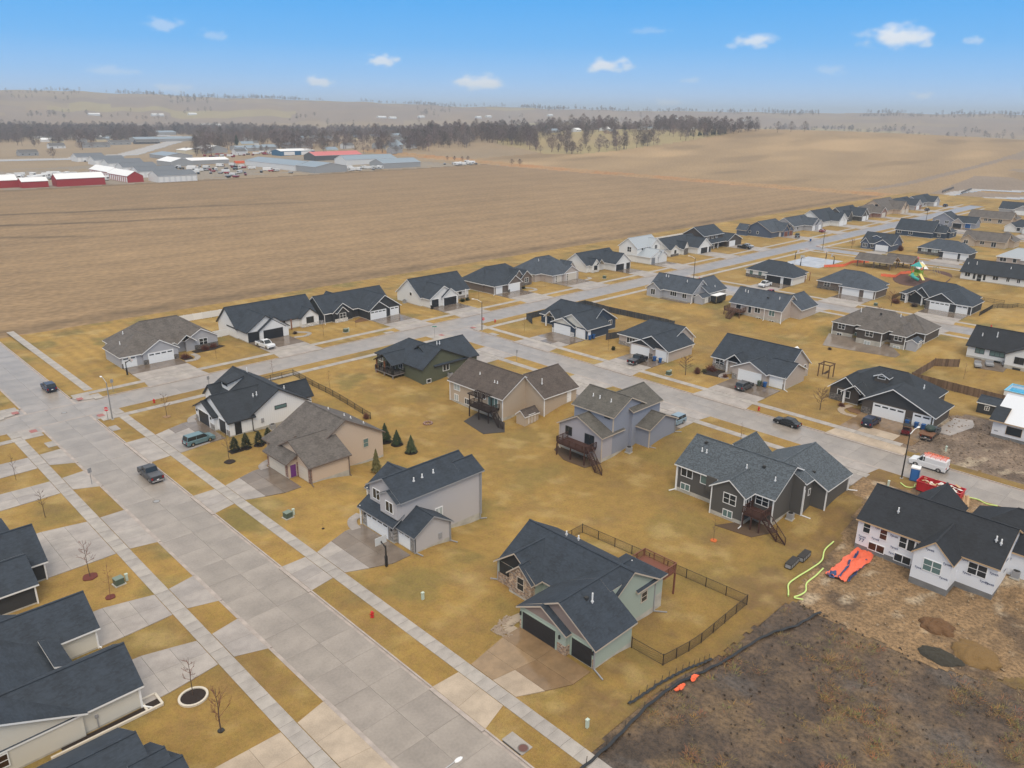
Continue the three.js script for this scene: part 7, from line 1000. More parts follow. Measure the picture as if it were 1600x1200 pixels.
  // folded tarp: a rumpled sheet of orange with blue edges
  const rump = (l, cx, cz, w, d, turn, mat, name, amp) => { const g = new THREE.PlaneGeometry(w, d, 26, 14); g.rotateX(-Math.PI / 2); const p = g.attributes.position; for (let i = 0; i < p.count; i++) { const x = p.getX(i), z = p.getZ(i); p.setY(i, 0.18 + amp * Math.abs(fbm(x * 0.5 + cx, z * 1.6 + cz, 3)) * 2); p.setX(i, x + 0.35 * noise(z * 1.3, cx)); p.setZ(i, z * (1 + 0.25 * noise(x * 0.6, cz)) + 0.35 * noise(x * 0.7, 2 + cz)); } g.computeVertexNormals(); const m = solo(name, g, mat, l, 'tarp'); m.position.set(cx, lie(cx, cz), cz); m.rotation.y = turn; return m; };
  rump('rumpled orange tarp spread at the unfinished house\'s corner', 94.4, -31.8, 9.2, 2.7, 0.0, plain('orange tarp', [0.80, 0.15, 0.075], 0.5), 'orange_tarp', 0.5); rump('blue tarp strip twisted across the orange tarp', 93.6, -31.9, 8.4, 0.26, 0.12, plain('blue tarp', [0.03, 0.06, 0.16], 0.5), 'blue_tarp', 0.5).position.y += 0.16; rump('blue tarp strip along the orange tarp\'s near edge', 93.4, -30.6, 7.0, 0.24, 0.05, plain('blue tarp', [0.03, 0.06, 0.16], 0.5), 'blue_tarp', 0.4); rump('crumpled blue tarp end nearest the shorter lime sock', 90.2, -32.6, 1.4, 1.1, 0.4, plain('blue tarp', [0.03, 0.06, 0.16], 0.5), 'blue_tarp', 0.5);
  for (const [l, x, z] of [['black window-well cage lying nearer the lime sock', 88.8, -37.3], ['black window-well cage beside the first, towards the unfinished house', 91.6, -37.0]]) { const c = thing('window_well_cage', l, 'cage', x, lie(x, z), z, 0.06), m = new MB(); m.box(-1.25, 1.25, 0.62, 0.7, -0.45, 0.45).box(-1.25, 1.25, 0, 0.06, -0.45, 0.45); part(c, 'frame', m.geo(), MT.darkmetal); for (let i = 0; i < 5; i++) { for (const s of [-1, 1]) part(c, 'post', new MB().bar([-1.2 + i * 0.6, 0, s * 0.42], [-1.2 + i * 0.6, 0.66, s * 0.42], 0.07).geo(), MT.darkmetal); if (i < 4) part(c, 'panel', new MB().box(-1.13 + i * 0.6, -0.67 + i * 0.6, 0.12, 0.56, 0.38, 0.42).geo(), MT.greytrim); } part(c, 'end_panel', new MB().box(-1.24, -1.2, 0.1, 0.58, -0.36, 0.36).geo(), MT.greytrim); }
  const silt = (l, pts, h, lean) => { const g = new MB(), t = thing('silt_fence', l, 'silt fence', pts[0][0], 0, pts[0][1]), V = new THREE.CatmullRomCurve3(pts.map(([x, z]) => new THREE.Vector3(x, 0, z))).getPoints(90), st = plain('black silt cloth', [0.018, 0.021, 0.026], 0.6), top = V.map((p, i) => { const s = 0.6 + 0.7 * fbm(i * 0.13, h * 9, 2) + 0.25 * Math.sin(i * 1.1); return [p.x - pts[0][0] + 0.05 + 0.12 * noise(i * 0.3, 1), lie(p.x, p.z) + 0.03 + h * clamp(s, 0.22, 1), p.z - pts[0][1] + lean * (0.4 + 0.4 * noise(i * 0.2, 4))]; }), bot = V.map(p => [p.x - pts[0][0], lie(p.x, p.z) - 0.12, p.z - pts[0][1]]); for (let i = 0; i + 1 < V.length; i++) g.face([bot[i], bot[i + 1], top[i + 1], top[i]]).face([top[i], top[i + 1], [top[i + 1][0], top[i + 1][1] - 0.05, top[i + 1][2] + 0.28], [top[i][0], top[i][1] - 0.05, top[i][2] + 0.28]]); part(t, 'cloth', g.geo(), st); for (let i = 3; i < 90; i += 7) part(t, 'stake', new MB().bar([bot[i][0], bot[i][1], bot[i][2]], [bot[i][0], bot[i][1] + 0.9, bot[i][2] + 0.06], 0.05).geo(), plain('stake', [0.1, 0.075, 0.05], 0.9)); };
  silt('sagging black silt fence running the length of the bare plot\'s edge', [[41.4, -33.4], [46, -33.5], [51, -33.9], [56.6, -33.9], [61.8, -33.6], [67.4, -33.2], [73, -32.4], [77, -31.0], [81.6, -30.2]], 0.28, 0.2); silt('shorter black silt fence between the wire fence and the bare plot', [[51.0, -35.4], [56, -35.0], [61, -34.8], [64.6, -34.4]], 0.22, 0.15);
  for (const [l, x, z] of [['crumpled orange plastic caught on the silt fence, higher piece', 59.3, -33.2], ['crumpled orange plastic by the silt fence, lower piece', 56.6, -33.1]]) { const g = new THREE.IcosahedronGeometry(0.36, 3), p = g.attributes.position; for (let i = 0; i < p.count; i++) { const q = 1 + 1.5 * fbm(p.getX(i) * 5 + x, p.getZ(i) * 5 + p.getY(i) * 3, 3); p.setXYZ(i, p.getX(i) * q * 1.6, p.getY(i) * q * 0.42, p.getZ(i) * q * 0.7); } g.computeVertexNormals(); solo('orange_plastic', g, MT.orange, l, 'plastic sheet').position.set(x, lie(x, z) + 0.25, z); }
  const rocks = (l, name, n, fn, mat) => { const g = new THREE.DodecahedronGeometry(1, 0), im = new THREE.InstancedMesh(g, mat, n), o = new THREE.Object3D(); for (let i = 0; i < n; i++) { const [x, z, s] = fn(i); o.position.set(x, lie(x, z) + s * 0.2, z); o.rotation.set(rr(0, 3), rr(0, 3), rr(0, 3)); o.scale.set(s * rr(0.7, 1.4), s * rr(0.4, 0.8), s * rr(0.7, 1.3)); o.updateMatrix(); im.setMatrixAt(i, o.matrix); } shade(im); im.name = name; im.userData.kind = 'stuff'; scene.add(im); };
  rocks('', 'clay_clods', 500, () => { const x = rr(82, 118), z = rr(-33, -6); return [x, z, rr(0.03, 0.22) * rr(0.5, 1)]; }, M('clod', [0.30, 0.22, 0.14], { rough: 1 })); rocks('', 'soil_clods', 700, () => { const x = rr(48, 82), z = rr(-33, 10); return [x, z, rr(0.04, 0.16)]; }, M('soil clod', [0.07, 0.052, 0.038], { rough: 1 })); rocks('', 'dirt_clods', 500, () => [rr(135, 158), rr(-40, -14), rr(0.06, 0.24)], M('clod b', [0.22, 0.165, 0.12], { rough: 1 }));
  rocks('', 'river_stones', 420, () => { const a = rr(0, 1); const c = a < 0.55 ? [mix(52.2, 49.6, a / 0.55), mix(-53.2, -52.4, a / 0.55)] : [mix(49.6, 49.9, (a - 0.55) / 0.45), mix(-52.4, -50.9, (a - 0.55) / 0.45)]; return [c[0] + rr(-0.45, 0.45), c[1] + rr(-0.45, 0.45), rr(0.06, 0.13)]; }, M('river stone', [0.32, 0.25, 0.19], { rough: 0.9 }));
}
{ // the big tan soil heap and the slabs of pale clay in front of the unfinished house
  const mound = (l, x, z, w, d, h, mat) => { const g = new THREE.SphereGeometry(1, 36, 14, 0, 6.2832, 0, Math.PI / 2), p = g.attributes.position; for (let i = 0; i < p.count; i++) { const q = 1 + 0.45 * fbm(p.getX(i) * 2 + x, p.getZ(i) * 2 + z, 4); p.setXYZ(i, p.getX(i) * w * q, Math.max(-0.2, p.getY(i) * h * q + 0.3 * fbm(p.getX(i) * 5, p.getZ(i) * 5, 2) - 0.1), p.getZ(i) * d * q); } g.computeVertexNormals(); const m = shade(new THREE.Mesh(g, mat)); m.name = numbered('soil_heap'); m.position.set(x, lie(x, z) - 0.05, z); scene.add(m); tag(m, l, 'soil heap'); };
  mound('low rust-brown soil heap in front of the unfinished house', 88.8, -19.4, 1.7, 1.9, 0.9, M('rust soil', [0.16, 0.085, 0.04], { rough: 1, bump: G.grain, bumpScale: 0.3, size: 2 })); mound('low black soil heap below the rust-brown heap', 83.4, -17.4, 1.5, 2.2, 0.5, M('dark heap', [0.045, 0.04, 0.03], { rough: 1 })); mound('low tan soil heap scattered with dark clumps', 86.6, -14.6, 2.4, 2.6, 0.8, M('tan heap', [0.24, 0.145, 0.055], { rough: 1, map: G.speck, size: 1.4 }));
}
// ---------------------------------------------------------------- trees and shrubs
function bareTree(H, o = {}) { // trunk, limbs and a crown of twigs; returns geometries
  const tr = new MB(), cr = new MB(), r0 = o.r ?? H * 0.016, lean = [rr(-0.04, 0.04), rr(-0.04, 0.04)];
  const top = [lean[0] * H, H * 0.93, lean[1] * H]; let q = [0, -0.1, 0]; const seg = 5; for (let i = 1; i <= seg; i++) { const f = i / seg, n = [top[0] * f + rr(-0.03, 0.03) * H * 0.3, H * 0.93 * f, top[2] * f + rr(-0.03, 0.03) * H * 0.3]; tr.tube(q, n, mix(r0, r0 * 0.25, (i - 1) / seg), mix(r0, r0 * 0.25, f), 6); q = n; }
  const twig = (p, d, L, r, k) => { const e = [p[0] + d[0] * L, p[1] + d[1] * L, p[2] + d[2] * L]; cr.tube(p, e, r, r * 0.55, k > 1 ? 4 : 3); if (k <= 0) return; const n = k > 1 ? 4 : 3; for (let i = 0; i < n; i++) { const f = rr(0.35, 1), b = [mix(p[0], e[0], f), mix(p[1], e[1], f), mix(p[2], e[2], f)], s = [d[0] + rr(-0.55, 0.55), d[1] + rr(-0.1, 0.5), d[2] + rr(-0.55, 0.55)], l = Math.hypot(...s); twig(b, s.map(v => v / l), L * rr(0.45, 0.65), r * 0.6, k - 1); } };
  const nb = o.n ?? 11; for (let i = 0; i < nb; i++) { const f = mix(o.lo ?? 0.35, 0.92, i / nb), a = i * 2.4 + rr(-0.4, 0.4), up = rr(0.55, 1.0) * (o.up ?? 1), c = Math.cos(Math.atan(up)), L = H * (o.spread ?? 0.2) * (1.15 - f * 0.6) * rr(0.8, 1.2); twig([top[0] * f, H * 0.93 * f, top[2] * f], [Math.cos(a) * c, Math.sin(Math.atan(up)), Math.sin(a) * c], L, r0 * 0.42, 2); }
  return [tr.geo(), cr.geo()];
}
function conifer(H, Rd, o = {}) { const c = new MB(), n = o.n ?? 700; for (let i = 0; i < n; i++) { const f = rnd() ** 0.8, y = 0.12 * H + f * H * 0.88, r = Rd * (1 - f) ** (o.p ?? 0.85) * (0.55 + 0.45 * rnd()) * (1 + 0.16 * Math.sin(f * 34)), a = rr(0, 6.283), s = (o.s ?? 0.3) * (1 - f * 0.6) * rr(0.6, 1.3), x = Math.cos(a) * r, z = Math.sin(a) * r, t = [-Math.sin(a), Math.cos(a)], d = o.d ?? 0.5; c.face([[x * 0.72 + t[0] * s * 0.4, y + s * 0.35, z * 0.72 + t[1] * s * 0.4], [x * 0.72 - t[0] * s * 0.4, y + s * 0.35, z * 0.72 - t[1] * s * 0.4], [x + Math.cos(a) * s * 0.6, y - s * d, z + Math.sin(a) * s * 0.6]]); } return [new MB().tube([0, -0.1, 0], [0, H * 0.9, 0], H * 0.025, 0.02, 6).geo(), c.geo()]; }
function shrub(w, h) { const c = new MB(); for (let i = 0; i < 260; i++) { const a = rr(0, 6.283), e = rr(0.15, 1.4), L = rr(0.5, 1), b = [rr(-0.3, 0.3) * w, 0, rr(-0.3, 0.3) * w], d = [Math.cos(a) * Math.cos(e) * w * L, Math.sin(e) * h * L, Math.sin(a) * Math.cos(e) * w * L]; c.tube(b, [b[0] + d[0], d[1], b[2] + d[2]], 0.022, 0.012, 3); } return c.geo(); }
const rustTwig = M('rust twigs', [0.17, 0.062, 0.042], { rough: 0.95 }), darkGreen = M('arborvitae green', [0.028, 0.042, 0.017], { rough: 0.9 }), pineGreen = M('pine green', [0.05, 0.064, 0.026], { rough: 0.9 }), oliveGreen = M('yellowing conifer', [0.12, 0.105, 0.035], { rough: 0.9 });
function tree(name, label, cat, [tg, cg], x, z, o = {}) { const t = thing(name, label, cat, x, lie(x, z), z, rr(0, 6.28)); part(t, 'trunk', tg, o.bark ?? MT.bark); part(t, 'crown', cg, o.crown ?? MT.twig); if (o.mulch) { const r = o.mr ?? 0.75, P = []; for (let i = 0; i < 18; i++) { const a = i / 18 * 6.283; P.push([Math.cos(a) * r * (1 + 0.08 * Math.sin(a * 5 + x)), Math.sin(a) * r * (1 + 0.08 * Math.cos(a * 4))]); } part(t, 'mulch_ring', new MB().prism(P, -0.1, 0.07).geo(), o.mulch); } return t; }
const young = [4.6, 5.2, 5.6, 6.0, 4.2].map(H => bareTree(H, { spread: 0.17, r: 0.055, n: 10 })), thin = [4.2, 4.8].map(H => bareTree(H, { spread: 0.12, r: 0.035, n: 8 })), round = [4.6, 3.8].map(H => bareTree(H, { spread: 0.34, r: 0.085, n: 16, lo: 0.28, up: 0.8 })), red = M('reddish twigs', [0.21, 0.088, 0.058], { rough: 0.95 });
tree('young_tree', 'bare young tree in a dark mulch disc, lawn before the four evergreens', 'tree', young[2], 48.2, -114.0, { mulch: MT.mulch, mr: 0.85 });
tree('young_tree', 'bare young tree on the corner lawn by the white corner house', 'tree', young[1], 48.7, -140.7, { mulch: M('leaf litter', [0.28, 0.17, 0.09], { rough: 1 }), mr: 0.7 });
tree('young_tree', 'cut-back sapling stub in a small mulch disc, lawn before the grey two-storey', 'tree', thin[0], 47.7, -84.9, { mulch: MT.mulch, mr: 0.5 }).scale.set(0.4, 0.35, 0.4);
tree('young_tree', 'bare young tree in a red mulch disc near the dark grey house', 'tree', young[2], 20.9, -94.2, { mulch: MT.redmulch, mr: 0.85, crown: red });
tree('young_tree', 'bare slim tree in a small red mulch disc near the green transformer box', 'tree', thin[1], 21.2, -88.1, { mulch: MT.redmulch, mr: 0.55, crown: red, bark: red });
tree('young_tree', 'bare young tree on the patch of lawn above the dark grey house', 'tree', young[0], 21.3, -114.2);
tree('young_tree', 'small bare tree on the lawn beside the upper near-side driveway', 'tree', thin[1], 21.5, -130.0);
tree('young_tree', 'bare tree growing in the oval stone-ringed mulch bed', 'tree', young[0], 21.3, -65.6, { crown: red });
tree('young_tree', 'bare tree with upright reddish limbs below the oval mulch bed', 'tree', bareTree(5.2, { spread: 0.24, r: 0.07, n: 12, lo: 0.2, up: 1.7 }), 21.2, -59.2, { crown: red, mulch: MT.darkmetal, mr: 0.3 });
for (const [l, x, z, k] of [['thin sapling on the taupe-roofed house\'s green-tinged lawn', 71.3, -169.2, 0], ['thin bare tree on the striped lawn between white and charcoal houses', 99.5, -169.1, 1], ['thin staked sapling in front of the charcoal house', 110.4, -171.0, 0], ['thin reddish tree on the lawn past the black twin garage doors', 153.8, -170.6, 1], ['thin bare tree on the lawn of the hip-roofed greige house', 184.2, -171.8, 1], ['slim bare sapling on the navy house\'s corner lawn', 140.6, -138.2, 0], ['slim bare sapling between navy and mushroom houses', 143.2, -112.2, 1], ['thin reddish tree behind the metal railing fence', 79.4, -134.0, 1], ['thin bare tree by the long street\'s walk, near the railing corner', 74.6, -148.9, 0], ['slim sapling in the yard between lavender and dark grey houses', 116.0, -60.8, 0], ['slim bare sapling by the white-and-black house', 244.4, -132.4, 1], ['slim sapling behind the taupe hip-roofed house', 263.0, -92.6, 0], ['thin bare sapling in the yard inside the board fence', 190.4, -47.2, 0]]) tree('young_tree', l, 'tree', thin[k], x, z, { crown: red });
tree('young_tree', 'rounded bare tree on the lawn right of the green box by the mushroom house', 'tree', round[0], 140.8, -88.6); tree('young_tree', 'rounded bare tree on the lawn before the dark brown house', 'tree', round[0], 142.0, -58.6, { bark: MT.bark }); tree('young_tree', 'full bare tree before the very dark house', 'tree', round[0], 243.0, -83.6, { crown: rustTwig }); tree('young_tree', 'small rust-coloured tree behind the dark brown walkout roof', 'tree', round[1], 222.6, -79.4, { crown: rustTwig }); tree('young_tree', 'rusty round bush-tree beside the small blue house', 'tree', round[1], 343, -138.4, { crown: rustTwig });
tree('young_tree', 'staked bare sapling with an orange guard behind the dark grey house', 'tree', thin[0], 86.8, -47.8, { mulch: M('orange guard', [0.55, 0.13, 0.03], { rough: 0.8 }), mr: 0.45 });
const arb = [2.5, 2.7].map(H => conifer(H, 0.95, { n: 900, s: 0.28, p: 0.6, d: -0.5 }));
['leftmost of four small evergreens in a row', 'second from the left of four small evergreens in a row', 'third from the left of four small evergreens in a row', 'rightmost of four small evergreens, against the tan house'].forEach((l, i) => tree('evergreen_shrub', l, 'evergreen', arb[i % 2], [50.8, 52.7, 54.9, 56.8][i], [-117.5, -117.3, -117.0, -117.3][i], { crown: darkGreen, mulch: MT.mulch, mr: 0.9 }));
tree('pine_tree', 'small pine in a mulch disc standing alone on the back lawn', 'pine', conifer(3.2, 1.1, { n: 1000, s: 0.36 }), 74.4, -100.2, { crown: pineGreen, mulch: MT.mulch, mr: 1.1 }); tree('pine_tree', 'dark pine at the far corner of the tan house', 'pine', conifer(3.6, 1.2, { n: 1000, s: 0.4 }), 73.8, -107.0, { crown: darkGreen, mulch: MT.mulch, mr: 1.2 }); tree('pine_tree', 'second pine in the mulch bed at the tan house\'s far corner', 'pine', conifer(2.8, 1.0, { n: 900, s: 0.36 }), 74.6, -104.6, { crown: darkGreen, mulch: MT.mulch, mr: 1.1 }); tree('pine_tree', 'yellow-green upright conifer against the tan house\'s side wall', 'pine', conifer(4.2, 0.85, { n: 900, s: 0.42 }), 65.2, -97.4, { crown: oliveGreen });
const sg = [shrub(0.9, 0.9), shrub(0.7, 1.2)];
for (const [l, x, z, k, s, mt] of [['red-brown bush cluster under the front window, taupe-roofed corner house', 72.4, -177.6, 0, 1.5, rustTwig], ['red-brown bush beside it at the window\'s end', 74.8, -178.2, 0, 1.3, rustTwig], ['dark red bush between garage and path, taupe-roofed corner house', 66.2, -174.0, 0, 1.5, rustTwig], ['dark bush by the white house\'s stone path', 95.2, -175.8, 0, 0.9, MT.bark], ['dark round bush under the twin-gabled white house\'s porch', 150.6, -174.4, 0, 1.3, darkGreen], ['second dark round bush along the twin-gabled white house\'s porch', 152.8, -174.6, 0, 1.2, darkGreen], ['dark bush right of the brown hip-roofed house\'s garage', 177.4, -175.0, 0, 1.1, darkGreen], ['red-brown bush at the greige house\'s corner, nearest the lawn', 143.6, -87.4, 1, 1.4, rustTwig], ['wide red-brown bush under the greige house\'s front window', 147.6, -86.4, 0, 1.7, rustTwig], ['low yellow-green bush between the two red-brown ones', 145.6, -87.0, 0, 0.9, oliveGreen], ['small rusty bush by the greige house\'s garage', 145.8, -81.8, 0, 1.0, rustTwig], ['rusty bush beside the dark brown house\'s stone base', 147.0, -56.6, 0, 1.0, rustTwig], ['wide brown bush before the very dark house\'s window', 247.6, -84.0, 0, 1.9, rustTwig], ['sprawling brown shrub bed beside the very dark house\'s steps', 247.0, -78.4, 0, 1.5, MT.bark], ['reddish bush at the end of the railing fence', 77.0, -117.6, 1, 1.1, red], ['dark bush at the walkout house\'s patio edge', 190.4, -78.4, 0, 0.8, MT.bark], ['evergreen bush at the mushroom house\'s bed', 144.2, -111.4, 1, 1.0, darkGreen], ['rusty column bush at the small blue house\'s corner', 351, -120.8, 1, 2.2, rustTwig]]) { const m = solo('garden_bush', sg[k], mt, l, 'bush'); m.position.set(x, lie(x, z), z); m.scale.setScalar(s); m.rotation.y = x; }
// ---------------------------------------------------------------- beds and pads
function bed(name, P, mat, rim, label) { const g = struct(name, label), m = new MB().prism(P, (x, z) => lie(x, z) - 0.1, (x, z) => lie(x, z) + 0.04); part(g, 'mulch', m.geo(), mat); if (rim) for (let i = 0; i < P.length; i++) { const a = P[i], b = P[(i + 1) % P.length]; part(g, 'edging_stone', new MB().bar([a[0], lie(...a) + 0.06, a[1]], [b[0], lie(...b) + 0.06, b[1]], 0.22, 0.2).geo(), rim); } }
const ovalP = (cx, cz, a, b, n = 26) => [...Array(n)].map((_, i) => [cx + Math.cos(i / n * 6.283) * a, cz + Math.sin(i / n * 6.283) * b]), PALE = plain('pale edging', [0.62, 0.56, 0.47], 0.85);
bed('planting_bed', ovalP(21.2, -65.2, 1.3, 1.25), MT.mulch, PALE); bed('planting_bed', [[10, -67.1], [17.2, -67.1], [17.2, -66.3], [10, -66.3]], MT.mulch); bed('planting_bed', [[17.3, -68.2], [18.7, -68.2], [18.7, -66.3], [17.3, -66.3]], MT.mulch, PALE);
{ const m = new MB(); m.bar([9, 0.12, -66.2], [18.7, 0.12, -66.2], 0.22, 0.24); solo('timber_edging', m.geo(), PALE, 'pale timber edging along the white house\'s narrow side bed', 'edging'); }
bed('planting_bed', [[69.5, -178.4], [76.6, -179.4], [77.4, -177.6], [74, -176.2], [69.6, -176.4]], MT.mulch); bed('planting_bed', [[65.3, -175.2], [67.8, -175], [67.6, -172.8], [65.4, -172.6]], MT.mulch); bed('planting_bed', [[149.4, -87.9], [146.8, -88], [144.4, -86.4], [145, -82], [149.6, -84]], MT.mulch); bed('planting_bed', [[55, -118.2], [58.2, -118.2], [58.2, -116.4], [49.8, -116.6], [49.8, -118.2]], MT.mulch);
bed('planting_bed', [[90.5, -104.8], [95.6, -106.4], [95.8, -99], [92.5, -95.6], [89.0, -97.6]], M('black mulch', [0.07, 0.062, 0.06], { map: G.speck, size: 1.5, rough: 1 })); bed('planting_bed', [[93.4, -84], [95, -84.6], [95, -74.6], [91.6, -75.4], [91.4, -80]], M('damp brown soil', [0.12, 0.075, 0.045], { map: G.speck, size: 1.5, rough: 1 })); bed('planting_bed', [[90.6, -50], [96, -47], [95.6, -42.8], [91.4, -44.6]], M('damp brown soil', [0.12, 0.075, 0.045])); bed('planting_bed', ovalP(283.5 + 16, -94, 15.5, 8.6, 22), M('playground bark', [0.12, 0.062, 0.05], { map: G.speck, size: 2, rough: 1 }));
bed('planting_bed', [[145.4, -54.4], [147.6, -56.4], [147.8, -52.8], [145.2, -52]], M('bark chips', [0.21, 0.11, 0.055], { map: G.speck, size: 1, rough: 1 })); bed('planting_bed', [[113.6, -176.4], [117.1, -178.6], [117.1, -174.6], [112.8, -174.8]], M('bark chips', [0.21, 0.11, 0.055]));
const arc = (pts, w, mat, name = 'garden_path') => { const g = struct(name), V = new THREE.CatmullRomCurve3(pts.map(p => new THREE.Vector3(p[0], 0, p[1]))).getPoints(pts.length * 3); for (let i = 0; i + 1 < V.length; i++) { const a = V[i], b = V[i + 1], d = b.clone().sub(a).normalize(), n = new THREE.Vector3(-d.z, 0, d.x).multiplyScalar(w / 2); part(g, 'slab', new MB().prism([[a.x + n.x, a.z + n.z], [b.x + n.x, b.z + n.z], [b.x - n.x, b.z - n.z], [a.x - n.x, a.z - n.z]], (x, z) => lie(x, z) - 0.15, (x, z) => lie(x, z) + 0.055).geo(), mat); } };
arc([[50.9, -81.6], [51.2, -83.0], [52.0, -84.2], [53.6, -84.8]], 1.3, DRV[0]); arc([[51.0, -107.6], [51.2, -108.8], [52.6, -109.8], [54.6, -110.2]], 1.3, DRV[1]); arc([[50.9, -51.0], [51.0, -52.0], [51.8, -52.4], [53.6, -52.2]], 1.3, NEWD[0]); arc([[50.9, -134.8], [51.6, -136.6], [53.4, -137.6], [55.4, -137.6]], 1.4, DRV[0]); arc([[65.2, -171.8], [67.4, -171.6], [68.8, -173.4], [68.8, -176.4]], 1.2, WALK[1]); arc([[93.4, -173.0], [96.4, -172.4], [98.4, -174.4], [96.0, -177.4]], 1.1, WALK[1]); arc([[143.6, -52.2], [143.6, -54.6], [145.6, -56.0], [149.0, -55.4]], 1.2, NEWD[2]); arc([[146.0, -81.0], [145.2, -82.4], [147.4, -83.2], [149.6, -82.6]], 1.1, DRV[1]); arc([[175.8, -171.0], [178.6, -170.8], [180.0, -172.8], [178.8, -175.8]], 1.2, WALK[1]); arc([[203.4, -170.8], [206.2, -171], [207.4, -173]], 1.2, WALK[0]);
pad('side_pad', [[146.8, -39.2], [156.6, -39.0], [157.8, -36.2], [154.6, -34.8], [146.6, -36.6]], DRV[1], 0.05); pad('back_patio', [[199.6, -139.2], [202.2, -139.8], [202.2, -127.4], [199.8, -127.6]], WETD[0], 0.03);
// ---------------------------------------------------------------- playthings
{
  const y = lie(174.6, -80.4), t = thing('play_house', 'white and teal toy play house with slide behind the greige house', 'play house', 175.6, y, -80.6); part(t, 'tower', new MB().box(-0.8, 0.8, 1.2, 2.5, -0.8, 0.8).geo(), plain('play red', [0.3, 0.03, 0.05], 0.5)); part(t, 'roof', new MB().face([[-1, 2.4, 1], [1, 2.4, 1], [1, 3.2, 0], [-1, 3.2, 0]]).face([[1, 2.4, -1], [-1, 2.4, -1], [-1, 3.2, 0], [1, 3.2, 0]]).geo(), MT.trim); const l = new MB(); for (const a of [-0.7, 0.7]) for (const b of [-0.7, 0.7]) l.bar([a, 0, b], [a, 1.3, b], 0.12); part(t, 'legs', l.geo(), MT.deck).name = 'leg'; const c = new THREE.CatmullRomCurve3([[0.8, 1.5, 0], [1.8, 1.3, 0.6], [2.1, 0.8, 1.6], [1.2, 0.4, 2.1], [0.4, 0.2, 1.8]].map(p => new THREE.Vector3(...p))); part(t, 'slide', new THREE.TubeGeometry(c, 20, 0.4, 8), plain('play teal', [0.05, 0.3, 0.4], 0.4));
  const s = thing('garden_arbor', 'brown timber swing arbor in a mulch ring at the greige house\'s back corner', 'arbor', 165.4, lie(165, -69), -68.2), m = new MB(); for (const [a, b] of [[-1.2, -1.2], [1.2, -1.2], [-1.2, 1.2], [1.2, 1.2]]) m.bar([a, 0, b], [a, 3.0, b], 0.2); m.bar([-1.4, 3, -1.2], [1.4, 3, -1.2], 0.2).bar([-1.4, 3, 1.2], [1.4, 3, 1.2], 0.2).bar([-1.2, 3.1, -1.4], [-1.2, 3.1, 1.4], 0.2).bar([1.2, 3.1, -1.4], [1.2, 3.1, 1.4], 0.2); part(s, 'frame', m.geo(), plain('timber', [0.13, 0.075, 0.04], 0.9)); part(s, 'bench', new MB().box(-0.9, 0.9, 0.9, 1.0, -0.3, 0.3).box(-0.9, 0.9, 1.0, 1.5, 0.25, 0.32).geo(), MT.bark);
  const b = thing('tower_playset', 'green and yellow playground set with teal-and-yellow pyramid roof', 'playground set', 293.6, 0.05, -94.2), grn = plain('play lime', [0.24, 0.42, 0.05], 0.4), teal = plain('play teal roof', [0.03, 0.32, 0.3], 0.4), yel = plain('play yellow', [0.72, 0.62, 0.22], 0.4); const ps = new MB(); for (const x of [-1.4, 1.4]) for (const z of [-1.4, 1.4]) ps.bar([x, 0, z], [x, 4.4, z], 0.2); part(b, 'frame', ps.geo(), grn); part(b, 'platform', new MB().box(-1.5, 1.5, 1.7, 1.9, -1.5, 1.5).box(-4.6, -1.4, 1.3, 1.5, -1.2, 1.2).geo(), grn);
  for (let i = 0; i < 4; i++) { const a = i * Math.PI / 2, c = (r, q) => [Math.cos(q) * r, Math.sin(q) * r], [x1, z1] = c(2.9, a + Math.PI / 4), [x2, z2] = c(2.9, a + 3 * Math.PI / 4); part(b, 'roof_panel', new MB().face([[x1, 4.3, z1], [x2, 4.3, z2], [0, 5.9, 0]]).geo(), i % 2 ? teal : yel); }
  part(b, 'slide', new MB().bar([-1.2, 1.9, 1.4], [-3.4, 0.2, 3.6], 0.9, 0.14).geo(), yel); part(b, 'slide', new THREE.TubeGeometry(new THREE.CatmullRomCurve3([[-4.4, 1.8, 0], [-6, 1.6, 0.5], [-6.6, 1.1, 1.8], [-5.8, 0.5, 2.6]].map(p => new THREE.Vector3(...p))), 20, 0.55, 8), teal); const la = new MB(); for (let i = 0; i < 3; i++) la.bar([1.4, 1.8, -1 + i], [4, 0.1, -0.4 + i * 1.3], 0.16); part(b, 'ladder', la.geo(), grn); part(b, 'panel', new MB().box(-1.5, 1.5, 1.9, 2.7, 1.38, 1.46).box(1.38, 1.46, 1.9, 2.7, -1.5, 1.5).geo(), grn);
  const sw = thing('swing_set', 'yellow climbing arch set beyond the playground tower', 'swing set', 306.4, 0.05, -92.4), w = new MB(); for (const x of [-2.2, 0, 2.2]) { w.bar([x, 0, -1.3], [x, 2.8, 0], 0.12).bar([x, 0, 1.3], [x, 2.8, 0], 0.12); } w.bar([-2.2, 2.8, 0], [2.2, 2.8, 0], 0.14); part(sw, 'frame', w.geo(), plain('dull yellow', [0.35, 0.3, 0.14], 0.5)); part(sw, 'seat', new MB().box(-1.4, -0.9, 0.6, 0.66, -0.15, 0.15).box(0.9, 1.4, 0.6, 0.66, -0.15, 0.15).geo(), MT.blackdoor); part(sw, 'chain', new MB().bar([-1.35, 0.6, 0], [-1.35, 2.8, 0], 0.04).bar([1.35, 0.6, 0], [1.35, 2.8, 0], 0.04).geo(), MT.steel);
